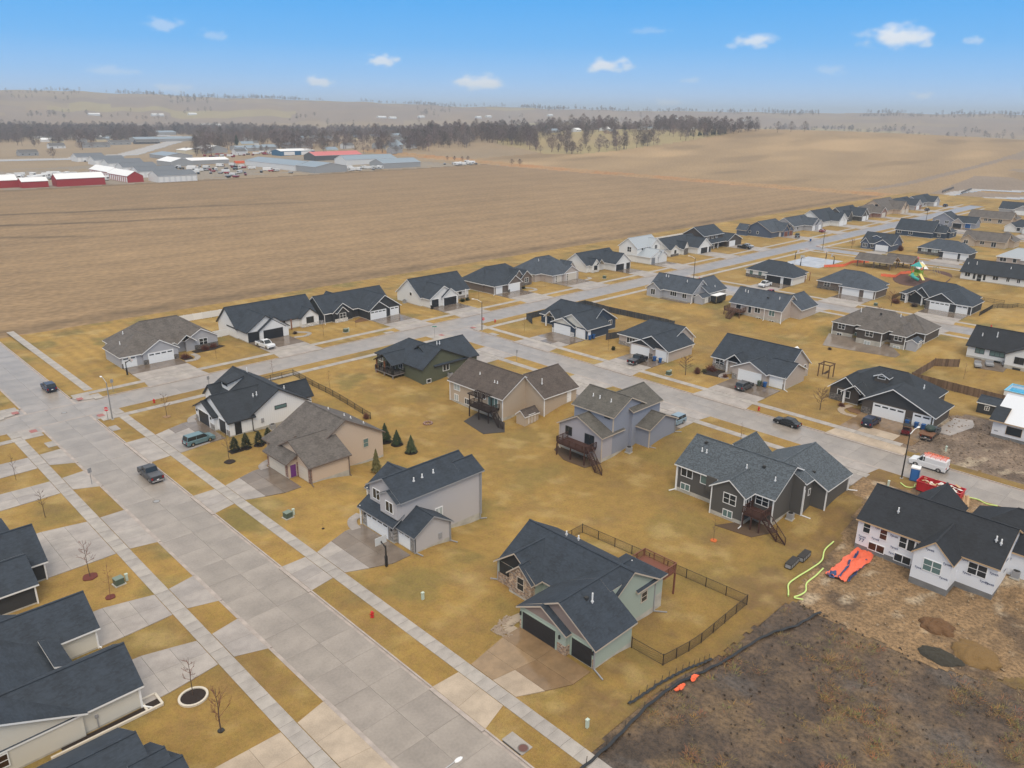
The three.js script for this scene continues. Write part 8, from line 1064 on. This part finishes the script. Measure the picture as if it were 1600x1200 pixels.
  const open = (name, label, x, z, a, b2, tall) => { const t2 = new House('W', 0, label, { name, cat: 'shelter', t: z, d: x, wall: WL.dkbrown, roof: RF.taupe, trim: MT.tantrim }); t2.wing(z - b2, z + b2, x - a, x + a, { ry: tall + 1.8, e: tall, noWall: 1, o: 0.7 }); for (const i of [-1, 0, 1]) for (const j of [-1, 1]) t2.post(z + i * b2 * 0.94, x + j * a * 0.92, 0, tall, 0.35, MT.browntrim); t2.box(t2.bin('table', MT.deck), z - b2 * 0.6, z + b2 * 0.6, 0.72, 0.8, x - 0.4, x + 0.4); t2.done(); };
  open('picnic_shelter', 'open park shelter with taupe roof behind the taupe hip-roofed house', 304.4, -112.4, 3.4, 6.4, 3.0); open('picnic_shelter', 'second park shelter, lower roof farther towards the street', 312.6, -106.6, 2.6, 4.6, 2.8);
  const orange = plain('orange safety mesh', [0.82, 0.17, 0.08], 0.7); const om = (l, pts) => fence('board', l, pts, { h: 1.0, mat: orange, step: 2, board: 2, post: 0.06, name: 'safety_fence' }); om('orange safety fence sagging beside the sports court', [[288.6, -125.6], [296, -121.2], [306, -122.4], [312, -118.4]]); om('orange safety fence around the playground\'s upper edge', [[289.4, -104.8], [293, -101], [299, -101.6], [304.6, -97.6], [314, -98.6]]);
  const kiosk = (l, x, z, c, top) => { const k = thing('portable_toilet', l, 'portable toilet', x, 0.02, z); part(k, 'cabin', new MB().box(-0.8, 0.8, 0, 2.3, -0.8, 0.8).geo(), c); part(k, 'roof', new MB().box(-0.85, 0.85, 2.3, 2.5, -0.85, 0.85).geo(), top); part(k, 'door', new MB().box(-0.86, -0.8, 0.1, 2.1, -0.5, 0.5).geo(), MT.greytrim); }; kiosk('purple portable toilet with white roof by the court', 317.6, -120.8, plain('plum', [0.16, 0.02, 0.08], 0.5), MT.trim);
  const bx = thing('storage_container', 'bright red container behind the park shelters', 'container', 321.6, 0, -104.8, 0.3); part(bx, 'body', new MB().box(-2, 2, 0, 2.7, -1.3, 1.3).geo(), plain('container red', [0.4, 0.015, 0.03], 0.5)); part(bx, 'door', new MB().box(-2.06, -2, 0.1, 2.6, -1.2, 1.2).geo(), plain('container red', [0.4, 0.015, 0.03])); part(bx, 'emblem', new MB().box(-1.2, -0.9, 1.9, 2.2, 1.3, 1.32).geo(), yel); const cv = new THREE.ConeGeometry(2.6, 2.6, 4, 1); solo('white_canopy', cv, MT.trim, 'white peaked canopy below the red container', 'canopy').position.set(313.4, 1.6, -99.4);
  const p = thing('swimming_pool', 'blue above-ground pool behind the brown board fence', 'pool', 187.2, lie(187, -36) , -34.6), F = (a, b, y0, y1, c, d) => new MB().box(a, b, y0, y1, c, d).geo(); part(p, 'wall', new MB().box(-3, -2.9, 0, 1.3, -3, 4).box(2.9, 3, 0, 1.3, -3, 4).box(-2.9, 2.9, 0, 1.3, -3, -2.9).box(-2.9, 2.9, 0, 1.3, 3.9, 4).geo(), MT.trim); part(p, 'liner', F(-2.9, 2.9, 0.2, 0.55, -2.9, 3.9), plain('pool blue', [0.05, 0.36, 0.62], 0.1)); part(p, 'rim', new MB().box(-3.1, -2.75, 1.3, 1.36, -3.1, 4.1).box(2.75, 3.1, 1.3, 1.36, -3.1, 4.1).box(-2.75, 2.75, 1.3, 1.36, -3.1, -2.75).box(-2.75, 2.75, 1.3, 1.36, 3.75, 4.1).geo(), plain('pool rim', [0.15, 0.5, 0.72], 0.3));
  for (const [l, x, z, w2, d2] of [['grey covered patio sofa behind the white two-level house', 199.8, -47.2, 1.2, 0.7], ['grey covered patio table behind the white two-level house', 201.2, -45.2, 0.9, 0.8], ['grey patio grill by the white two-level house\'s door', 202.6, -42.6, 0.5, 0.4]]) { const t2 = thing('patio_furniture', l, 'patio furniture', x, lie(x, z) + 0.03, z, 0.4); part(t2, 'seat', new MB().box(-w2, w2, 0.1, 0.5, -d2, d2).geo(), MT.greytrim); part(t2, 'back', new MB().box(w2 - 0.25, w2, 0.5, 1.0, -d2, d2).geo(), MT.greytrim); }
  for (const [l, x, z, a, b3] of [['dark patio chairs on the olive house\'s covered deck', 94.6, -132.8, 0.4, 0.5], ['round dark table on the olive house\'s covered deck', 94.0, -134.4, 0.5, 0.5]]) { const t2 = thing('patio_furniture', l, 'patio furniture', x, 0.5, z); part(t2, 'seat', new MB().box(-a, a, 0.4, 0.5, -b3, b3).geo(), MT.darkmetal); part(t2, 'leg', new MB().box(-0.06, 0.06, 0, 0.4, -0.06, 0.06).geo(), MT.darkmetal); }
  const fp = thing('fire_pit', 'low ring of reddish stones on the tan ranch\'s back lawn', 'fire pit', 84.8, lie(84.8, -108.6), -108.6); for (let i = 0; i < 10; i++) { const a = i * 0.628; const q = part(fp, 'stone', new THREE.DodecahedronGeometry(0.24, 0), ST.red); q.position.set(Math.cos(a) * 0.8, 0.08, Math.sin(a) * 0.7); }
}
// dead grass standing in tufts on the bare plot
{
  const g = new MB(); for (let i = 0; i < 16; i++) { const a = rr(0, 6.28), r = rr(0.02, 0.2), L = rr(0.15, 0.4), x = Math.cos(a) * r, z = Math.sin(a) * r; g.face([[x - 0.02, 0, z], [x + 0.02, 0, z], [x + Math.cos(a) * L * 0.8, L * rr(0.3, 0.9), z + Math.sin(a) * L * 0.8]]); }
  const n = 9000, im = new THREE.InstancedMesh(g.geo(), M('dead grass', [0.30, 0.20, 0.085], { rough: 1 }), n), o = new THREE.Object3D(), c = new THREE.Color(); let k = 0, guard = 0;
  while (k < n && guard++ < 120000) { const x = rr(46, 116), z = rr(-36, 12), d = fbm(x / 5 + 50, z / 3.4, 4) + 0.25 * smooth(-20, 10, z - (x - 80) * 0.2) + 0.14 * noise(x / 1.3, z / 1.3); if (!inPoly(x, z, SOIL) || inPoly(x, z, CLAY) || d < 0.02 + rr(0, 0.22)) continue; o.position.set(x, lie(x, z) - 0.16, z); o.rotation.set(0, rr(0, 6.28), 0); const s = rr(0.6, 1.7); o.scale.set(s * 1.2, s * 0.8, s * 1.2); o.updateMatrix(); im.setMatrixAt(k, o.matrix); im.setColorAt(k, c.setRGB(rr(0.6, 1.25), rr(0.6, 1.15), rr(0.6, 1.1))); k++; }
  im.count = k; shade(im); im.name = 'dead_grass_tufts'; im.userData.kind = 'stuff'; scene.add(im);
}
// ---------------------------------------------------------------- the storage yards and town across the field
const FW = { red: plain('far red steel', [0.36, 0.025, 0.03], 0.6), white: plain('far white steel', [0.68, 0.69, 0.7], 0.6), grey: plain('far grey steel', [0.33, 0.335, 0.345], 0.6), blue: plain('far blue steel', [0.03, 0.13, 0.25], 0.6), char: plain('far charcoal steel', [0.10, 0.10, 0.105], 0.6), cream: plain('far cream', [0.62, 0.55, 0.4], 0.7), tan: plain('far tan', [0.4, 0.29, 0.2], 0.7) }, FR = { white: plain('far white roof', [0.8, 0.8, 0.8], 0.5), grey: plain('far grey roof', [0.125, 0.14, 0.165], 0.6), blue: plain('far blue-grey roof', [0.22, 0.28, 0.34], 0.5), red: plain('far red roof', [0.55, 0.13, 0.13], 0.5), shingle: plain('far shingle', [0.12, 0.115, 0.115], 0.8) };
function hall(name, label, cat, x0, lx, z1, lz, ax, e, ry, wall, rf, o = {}) { // x from x0, z back from z1
  const y = -0.45 + farLie(x0 + lx / 2, z1 - lz / 2), h = new House('W', 0, label, { name, cat, t: z1 - lz / 2, d: x0 + lx / 2, wall, roof: rf, trim: o.trim ?? FW.white, found: wall, group: o.group });
  h.wing(z1 - lz, z1, x0, x0 + lx, { ax: ax === 'x' ? 'd' : 't', e, ry, o: 0.3, y0: -1 }); h.g.position.y = y;
  const n = o.doors ?? 0; for (let i = 0; i < n; i++) { const s = o.side ?? 'r', L = s === 'r' ? lx : lz, w = L / n * 0.62, c = (s === 'r' ? x0 : z1 - lz) + (i + 0.5) * L / n, m = new MB(); h.plate(m, s, s === 'r' ? z1 : x0, c - w / 2, c + w / 2, 0.1, e * 0.8, 0.02, 0.09); part(h.g, 'roller_door', m.geo(...h.c), o.dm ?? FR.white); }
  for (let i = 0; i < (o.wins ?? 0); i++) { const c = x0 + (i + 0.5) * lx / o.wins, m = new MB(); h.plate(m, 'r', z1, c - 0.6, c + 0.6, 1.2, 2.4, 0.02, 0.08); part(h.g, 'window', m.geo(...h.c), MT.pane); }
  h.done(); return h;
}
hall('storage_building', 'red storage building with white roof, its gable nearest the picture\'s edge', 'storage building', 118, 32, -662, 14, 'x', 5.4, 8.8, FW.red, FR.white); hall('storage_building', 'small red storage building beside the edge one', 'storage building', 150, 17, -652, 11, 'x', 4.6, 7, FW.red, FR.white); hall('storage_building', 'long red storage building with white roof, middle of the red three', 'storage building', 172, 33, -649, 13, 'x', 5.6, 9, FW.red, FR.white); hall('storage_building', 'sliver of red storage building behind at the picture\'s edge', 'storage building', 122, 26, -726, 14, 'x', 4, 6, FW.red, FR.red);
hall('storage_building', 'white-roofed building with red gable and a row of white doors, nearer one', 'storage building', 223, 12, -654, 44, 'z', 5, 8.4, FW.red, FR.white, { doors: 10, side: 'f' }); hall('storage_building', 'white-roofed building with red gable and white doors, farther one', 'storage building', 226, 12, -706, 46, 'z', 5, 8.4, FW.red, FR.white, { doors: 10, side: 'f' });
hall('storage_building', 'grey-roofed storage building with seven white doors, nearest of its row', 'storage building', 241, 31, -640, 20, 'x', 5, 8.4, FW.white, FR.grey, { doors: 7 });
[['second grey-roofed storage building of the row', 246, 33, -694], ['third grey-roofed storage building of the row', 254, 30, -752], ['fourth grey-roofed storage building of the row', 262, 33, -814], ['fifth grey-roofed storage building of the row', 268, 30, -872], ['farthest grey-roofed storage building of the row', 270, 28, -932]].forEach(([l, x, w, z]) => hall('storage_building', l, 'storage building', x, w, z, 20, 'x', 5, 8.4, FW.white, FR.grey, { doors: 6 }));
hall('workshop', 'white-roofed workshop with pale walls behind the grey storage row', 'workshop', 318, 22, -806, 36, 'z', 4.6, 8, FW.grey, FR.white); hall('workshop', 'long low white-roofed workshop with cream wall', 'workshop', 342, 42, -818, 20, 'x', 4.2, 6.4, FW.grey, FR.white); hall('workshop', 'big white-roofed workshop set farther back', 'workshop', 436, 28, -990, 36, 'z', 5, 9, FW.grey, FR.white); hall('workshop', 'small cream workshop left of the big white roof', 'workshop', 410, 24, -988, 30, 'z', 4.6, 6.6, FW.cream, FR.white); hall('workshop', 'blue-grey roofed workshop behind the white-roofed one', 'workshop', 356, 30, -914, 48, 'z', 4, 6.6, FW.grey, FR.blue); hall('workshop', 'flat grey workshop beside the scrap yard road', 'workshop', 486, 60, -1010, 20, 'x', 4, 5.4, FW.grey, FR.blue);
hall('warehouse', 'long grey-blue roofed warehouse with white wall facing the field', 'warehouse', 384, 30, -684, 98, 'z', 5, 8.2, FW.white, FR.blue, { doors: 0 }); hall('warehouse', 'grey warehouse at the near end of the long one', 'warehouse', 386, 34, -650, 36, 'z', 5.4, 8.6, FW.grey, FR.blue); hall('workshop', 'blue-walled shop with white roof and white door', 'workshop', 480, 46, -884, 22, 'x', 5, 7, FW.blue, FR.white, { doors: 2 }); hall('workshop', 'charcoal building with long red roof', 'workshop', 470, 62, -790, 24, 'x', 5, 8.6, FW.char, FR.red); hall('warehouse', 'white warehouse with grey roof and small gable windows', 'warehouse', 462, 64, -716, 22, 'x', 5.2, 9, FW.white, FR.blue); hall('warehouse', 'grey warehouse with blue-grey roof closest to the field corner', 'warehouse', 466, 46, -656, 24, 'x', 5, 8.6, FW.grey, FR.blue); hall('farmhouse', 'old green-grey house under the trees behind the warehouses', 'house', 628, 20, -866, 14, 'x', 6, 9, FW.grey, FR.blue, { wins: 4 });
hall('shop_building', 'long low grey building beside the curving highway', 'building', 500, 100, -1400, 30, 'x', 5, 8, FW.grey, FR.blue); hall('shop_building', 'grey building farther up the curving highway', 'building', 640, 90, -1800, 34, 'x', 6, 9, FW.grey, FR.blue); hall('shop_building', 'white gas station canopy beside the highway curve', 'building', 650, 22, -1330, 14, 'x', 4.4, 5.2, FW.white, FR.white);
['grey ranch house left of the highway building', 'dark-roofed house beside the grey ranch', 'low long house by the small road', 'pale house at the picture\'s left edge', 'white house beside the low long one'].forEach((l, i) => hall('far_house', l, 'house', [430, 470, 372, 252, 330][i], [30, 36, 34, 20, 20][i], [-1310, -1316, -1240, -1080, -1250][i], 14, 'x', 3.6, 7, [FW.grey, FW.char, FW.grey, FW.grey, FW.white][i], FR.shingle, { wins: 3 }));
[['green-grey house on the knoll at its left', 972, -905, FW.grey, FR.blue, 24], ['tan house with orange-brown front on the knoll', 1003, -806, FW.tan, FR.shingle, 18], ['small white house on the knoll', 1010, -880, FW.white, FR.white, 12], ['white gabled house right of the tan one on the knoll', 1061, -862, FW.white, FR.white, 14], ['long white house on the knoll', 1112, -822, FW.white, FR.blue, 26], ['grey-roofed house on the knoll by the evergreens', 1140, -796, FW.grey, FR.shingle, 22], ['white hip-roofed house at the knoll\'s right end', 1166, -770, FW.white, FR.white, 20], ['brown ranch among the knoll\'s trees', 905, -985, FW.tan, FR.shingle, 24], ['second brown ranch among the knoll\'s trees', 936, -960, FW.tan, FR.shingle, 26], ['blue-grey roofed house at the knoll\'s wooded end', 840, -1050, FW.char, FR.blue, 24]].forEach(([l, x, z, w, r, n]) => hall('hill_house', l, 'house', x, n, z, 12, 'x', 3.4, 6, w, r, { wins: 3 }));
{ // farmsteads and town houses in the valley and on the bluffs
  const at = (b, d) => { const q = b * R - 0.79238; return [Math.cos(q) * d, Math.sin(q) * d]; };
  for (const [b, d, n, c] of [[-27.4, 3100, 36, 0], [-23.8, 3050, 40, 0], [-20.9, 2700, 60, 0], [-21.6, 3300, 30, 0], [-9.4, 3150, 36, 0], [-8.6, 3200, 30, 0], [-6.6, 3250, 26, 0], [-2.6, 3300, 24, 0], [-1.9, 3400, 24, 0], [11.2, 3500, 40, 0], [15.4, 3500, 36, 0], [2.4, 3600, 26, 0]]) { const [x, z] = at(b, d); hall('farm_building', 'small white farm building far off on the open slope', 'farm building', x, n, z, 14, 'x', 5, 8, FW.white, FR.white, { group: 'white farm buildings on the far slopes' }); }
  for (let i = 0; i < 46; i++) { const [x, z] = at(rr(-31.6, -25), rr(1500, 2150)); hall('town_house', 'small pale house among the bare trees of the far town', 'house', x, rr(12, 18), z, 10, 'x', 3.6, 6.4, pick([FW.white, FW.grey, FW.cream]), pick([FR.shingle, FR.white, FR.blue]), { group: 'houses of the far town' }); }
  for (let i = 0; i < 26; i++) { const [x, z] = at(rr(-19, -6), rr(1000, 1400)); hall('town_house', 'pale house glimpsed between the bare trees behind the yards', 'house', x, rr(12, 20), z, 11, 'x', 4.4, 7.4, pick([FW.white, FW.grey, FW.cream]), pick([FR.shingle, FR.blue]), { group: 'houses behind the storage yards' }); }
}
{ // campers, trailers and cars stored in the yards: boxes with cab and wheels at this distance
  const proto = {}, mk = (k, c, w, h, l) => { const t = thing(k, '', 'vehicle'), m = new MB(); m.box(-l / 2, l / 2, 0.6, h, -w / 2, w / 2); part(t, 'body', m.geo(), c); part(t, 'windscreen', new MB().box(-l / 2 - 0.04, -l / 2, h * 0.5, h * 0.8, -w * 0.4, w * 0.4).geo(), MT.pane); for (const s of [-1, 1]) part(t, 'wheel', new MB().tube([s * l * 0.3, 0.4, -w / 2 - 0.02], [s * l * 0.3, 0.4, w / 2 + 0.02], 0.42, 0.42, 8).geo(), MT.rubber); return t; };
  const kinds = [['stored_camper', FR.white, 2.5, 3.1, 8, 'white camper'], ['stored_car', PT.black, 1.9, 1.6, 4.6, 'dark car'], ['stored_car', PT.silver, 1.9, 1.6, 4.6, 'silver car'], ['stored_truck', FW.white, 2.3, 2.7, 7, 'white box truck'], ['stored_car', PT.red, 1.9, 1.6, 4.6, 'red car']], list = [];
  const add = (k, x, z, where, group) => { const q = kinds[k], y = -0.4 + farLie(x, z), label = `${q[5]} parked in ${where}`, g = `${q[5]}s in ${where}`; if (!proto[k]) { proto[k] = mk(...q.slice(0, 5)); proto[k].position.set(x, y, z); proto[k].rotation.y = rr(0, 3); proto[k].userData.label = label; proto[k].userData.group = g; } else place(proto[k], label, x, y, z, rr(0, 3), g); };
  for (let i = 0; i < 44; i++) add(pick([0, 0, 0, 3, 2]), rr(152, 224), rr(-770, -682), 'the yard behind the red storage buildings'); for (let i = 0; i < 60; i++) add(pick([0, 1, 1, 2, 3, 4]), rr(300, 372), rr(-790, -650), 'the scrap yard between the storage row and warehouses'); for (let i = 0; i < 46; i++) add(pick([1, 2, 4, 4, 3]), rr(410, 520), rr(-960, -900), 'the dealer lot near the blue shop'); for (let i = 0; i < 16; i++) add(pick([0, 0, 2, 3]), rr(424, 462), rr(-680, -650), 'the gap between two grey warehouses'); for (let i = 0; i < 14; i++) add(pick([0, 3, 2]), rr(520, 578), rr(-660, -640), 'the strip beyond the last warehouse'); for (let i = 0; i < 10; i++) add(pick([1, 2]), rr(270, 330), rr(-985, -900), 'the gravel by the far storage row');
  const oc = thing('storage_container', 'orange container beside the long white-roofed workshop', 'container', 392, -0.4, -812); part(oc, 'body', new MB().box(-5, 5, 0, 3.4, -2, 2).geo(), MT.orange); part(oc, 'door', new MB().box(-5.1, -5, 0.2, 3.2, -1.8, 1.8).geo(), plain('dull orange', [0.5, 0.12, 0.05], 0.6)); const rs = thing('road_sign', 'pinkish-red roadside sign by the highway curve', 'sign', 388, -0.4, -965); part(rs, 'sign_plate', new MB().box(-7, 7, 1.5, 5, -0.2, 0.2).geo(), plain('pink sign', [0.6, 0.25, 0.28], 0.6)); part(rs, 'post', new MB().box(-0.3, 0.3, 0, 1.6, -0.15, 0.15).geo(), MT.steel);
}
{ // the bridge rail at the end of the long street
  const t = thing('bridge_rail', 'dark railing of the small bridge at the long street\'s end', 'bridge rail', 676, 0, -200), m = new MB(); for (const s of [-6.5, 6.5]) m.bar([-22, 1.2, 4 + s], [22, 1.2, -2 + s], 0.3, 0.9); part(t, 'rail', m.geo(), FW.char); for (let i = 0; i < 8; i++) for (const s of [-6.5, 6.5]) part(t, 'post', new MB().bar([-22 + i * 6.2, -1, 4 - i * 0.86 + s], [-22 + i * 6.2, 1.3, 4 - i * 0.86 + s], 0.4).geo(), FW.char);
}
// ---------------------------------------------------------------- woods
{
  const mk = (H, n, sp) => { const g = new MB(); g.tube([0, -0.5, 0], [0, H * 0.55, 0], H * 0.022, H * 0.01, 5); for (let i = 0; i < n; i++) { const a = rr(0, 6.283), f = rnd() ** 0.7, e = rr(0, 1), r = Math.sqrt(rnd()) * H * sp * Math.sin(Math.PI * clamp(0.12 + 0.85 * e)), y = H * (0.28 + 0.72 * e), x = Math.cos(a) * r, z = Math.sin(a) * r, L = rr(0.7, 1.7), w = rr(0.07, 0.19), t = a + rr(-1, 1); g.face([[x - Math.sin(t) * w, y - L * 0.4, z + Math.cos(t) * w], [x + Math.sin(t) * w, y - L * 0.4, z - Math.cos(t) * w], [x + Math.cos(t) * L * 0.6, y + L * 0.7, z + Math.sin(t) * L * 0.6]]); } return g.geo(); };
  const protos = [mk(17, 460, 0.36), mk(14, 400, 0.42), mk(20, 500, 0.33), mk(11, 360, 0.5)], bark = M('bare woodland', [0.165, 0.128, 0.115], { rough: 1 }), spruce = conifer(13, 3.4, { n: 420, s: 2.0 })[1], spruceM = M('far spruce', [0.03, 0.042, 0.026], { rough: 1 });
  const at = (b, d) => { const q = b * R - 0.79238; return [Math.cos(q) * d, Math.sin(q) * d]; }, spots = [];
  const fill = (n, b0, b1, d0, d1, keep) => { for (let i = 0; i < n; i++) { const b = rr(b0, b1), d = Math.sqrt(rr(d0 * d0, d1 * d1)), [x, z] = at(b, d); if (d < 2300 && (nearLine(x, z, HWY, 42) || (x > 250 && x < 700 && z > -1420 && z < -980 && x - 250 < (-980 - z) * 0.62 + 60 && rnd() < 0.94))) continue; if (!keep || keep(x, z, b, d)) spots.push([x, z, rr(0.6, 1.25)]); } };
  const patch = (x, z, s, t) => fbm(x / s, z / s, 3) > t;
  fill(4300, -33, -1, 1850, 2350, (x, z) => patch(x, z, 150, -0.14)); fill(3000, -2, 14, 1750, 2700, (x, z) => patch(x, z, 200, -0.15)); fill(2600, -21.5, -3, 1020, 1800, (x, z) => patch(x, z, 90, 0.02)); fill(1900, -33, -22, 1450, 2000, (x, z) => patch(x, z, 80, 0.0)); fill(700, -32, -25, 1150, 1500, (x, z) => patch(x, z, 90, 0.16)); fill(700, 12, 33, 2500, 3300, (x, z) => patch(x, z, 160, 0.12));
  fill(3600, -33, 20, 2600, 4600, (x, z) => patch(x, z, 240, 0.26)); fill(2400, -33, 33, 4100, 4900, (x, z) => patch(x, z, 260, 0.0));
  fill(900, -7.4, 1.6, 1000, 1350, (x, z, b, d) => d > edge(b) + 8 && d < edge(b) + 210 && patch(x, z, 60, -0.18)); fill(1500, 1.6, 14.5, 1000, 1500, (x, z, b, d) => d > edge(b) && (d < edge(b) + 34 + 30 * noise(b, 2) ? b > 5 || rnd() < 0.4 : d > 1330 || rnd() < 0.16) && patch(x, z, 50, -0.1)); fill(420, -6.5, 14.5, 1000, 1450, (x, z, b, d) => d > edge(b) - 4 && d < edge(b) + 16); fill(160, 14, 16.6, 1270, 1420, (x, z, b, d) => d > edge(b) - 10 && d < edge(b) + 30);
  const o = new THREE.Object3D(); protos.forEach((g, k) => { const mine = spots.filter((_, i) => i % 4 === k), im = new THREE.InstancedMesh(g, bark, mine.length), c = new THREE.Color(); mine.forEach(([x, z, s], i) => { o.position.set(x, -0.6 + farLie(x, z), z); o.rotation.y = rr(0, 6.28); o.scale.set(s, s * rr(0.85, 1.15), s); o.updateMatrix(); im.setMatrixAt(i, o.matrix); const v = rr(0.6, 1.45); im.setColorAt(i, c.setRGB(v * rr(0.95, 1.1), v, v * rr(0.9, 1.1))); }); shade(im); im.name = ['bare_woods', 'valley_woods', 'river_woods', 'hillside_woods'][k]; im.userData.kind = 'stuff'; scene.add(im); });
  // trees one can tell apart
  const single = (g, m, l, x, z, s, grp, nm) => { const t = shade(new THREE.Mesh(g, m)); t.name = numbered(nm); scene.add(t); tag(t, l, 'tree', grp); t.position.set(x, -0.6 + farLie(x, z), z); t.scale.setScalar(s); t.rotation.y = rr(0, 6); };
  for (let i = 0; i < 30; i++) { const b = rr(-1, 13), [x, z] = at(b, edge(b) + rr(40, 240)); single(pick(protos), bark, 'bare tree standing on the grassy knoll', x, z, rr(0.7, 1.05), 'bare trees on the knoll', 'bare_tree'); }
  for (const [l, x, z, s] of [['broad dark spruce at the knoll\'s left part', 925, -960, 1.4], ['spruce behind the knoll\'s green-grey house', 985, -925, 1.0], ['tall spruce near the tan knoll house', 1000, -850, 1.2], ['spruce between the knoll\'s white houses', 1085, -840, 1.1], ['tall spruce at the knoll\'s right, first of two', 1190, -735, 0.9], ['tall spruce at the knoll\'s right, second of two', 1215, -712, 1.05], ['large spruce behind the warehouses', 610, -1000, 1.3], ['spruce amid the bare trees behind the yards', 540, -1120, 1.2]]) single(spruce, spruceM, l, x, z, s, undefined, 'spruce_tree');
  for (let i = 0; i < 22; i++) single(spruce, spruceM, 'small evergreen in the dark row along the knoll\'s slope', 1060 + i * 3.6 + rr(-3, 3), -690 + i * 0.6 + rr(-6, 6), rr(0.4, 0.6), 'evergreens in the row on the knoll', 'spruce_tree');
  for (const [x, z] of [[1225, -640], [1250, -630], [1280, -622]]) single(protos[0], bark, 'bare tree where the knoll runs out into the field', x, z, 1.0, 'bare trees at the knoll\'s end', 'bare_tree');
  for (const [l, x, z, s] of [['roadside bush at the ditch, leftmost pair', 588, -704, 0.42], ['second bush of the leftmost ditch pair', 590, -694, 0.46], ['bush of the middle ditch pair, nearer', 596, -678, 0.5], ['bush of the middle ditch pair, farther', 598, -690, 0.42], ['bush of the right-hand ditch pair', 600, -612, 0.55], ['round bush ending the right-hand ditch pair', 602, -602, 0.6], ['dark bare tree by the small road left of the storage row', 268, -1010, 1.1], ['bare tree at the highway curve', 420, -1010, 0.7], ['tall bare tree at the picture\'s left edge by the pale house', 210, -1030, 1.0]]) single(protos[3], bark, l, x, z, s, undefined, 'bare_tree');
}
renderer.render(scene, camera);
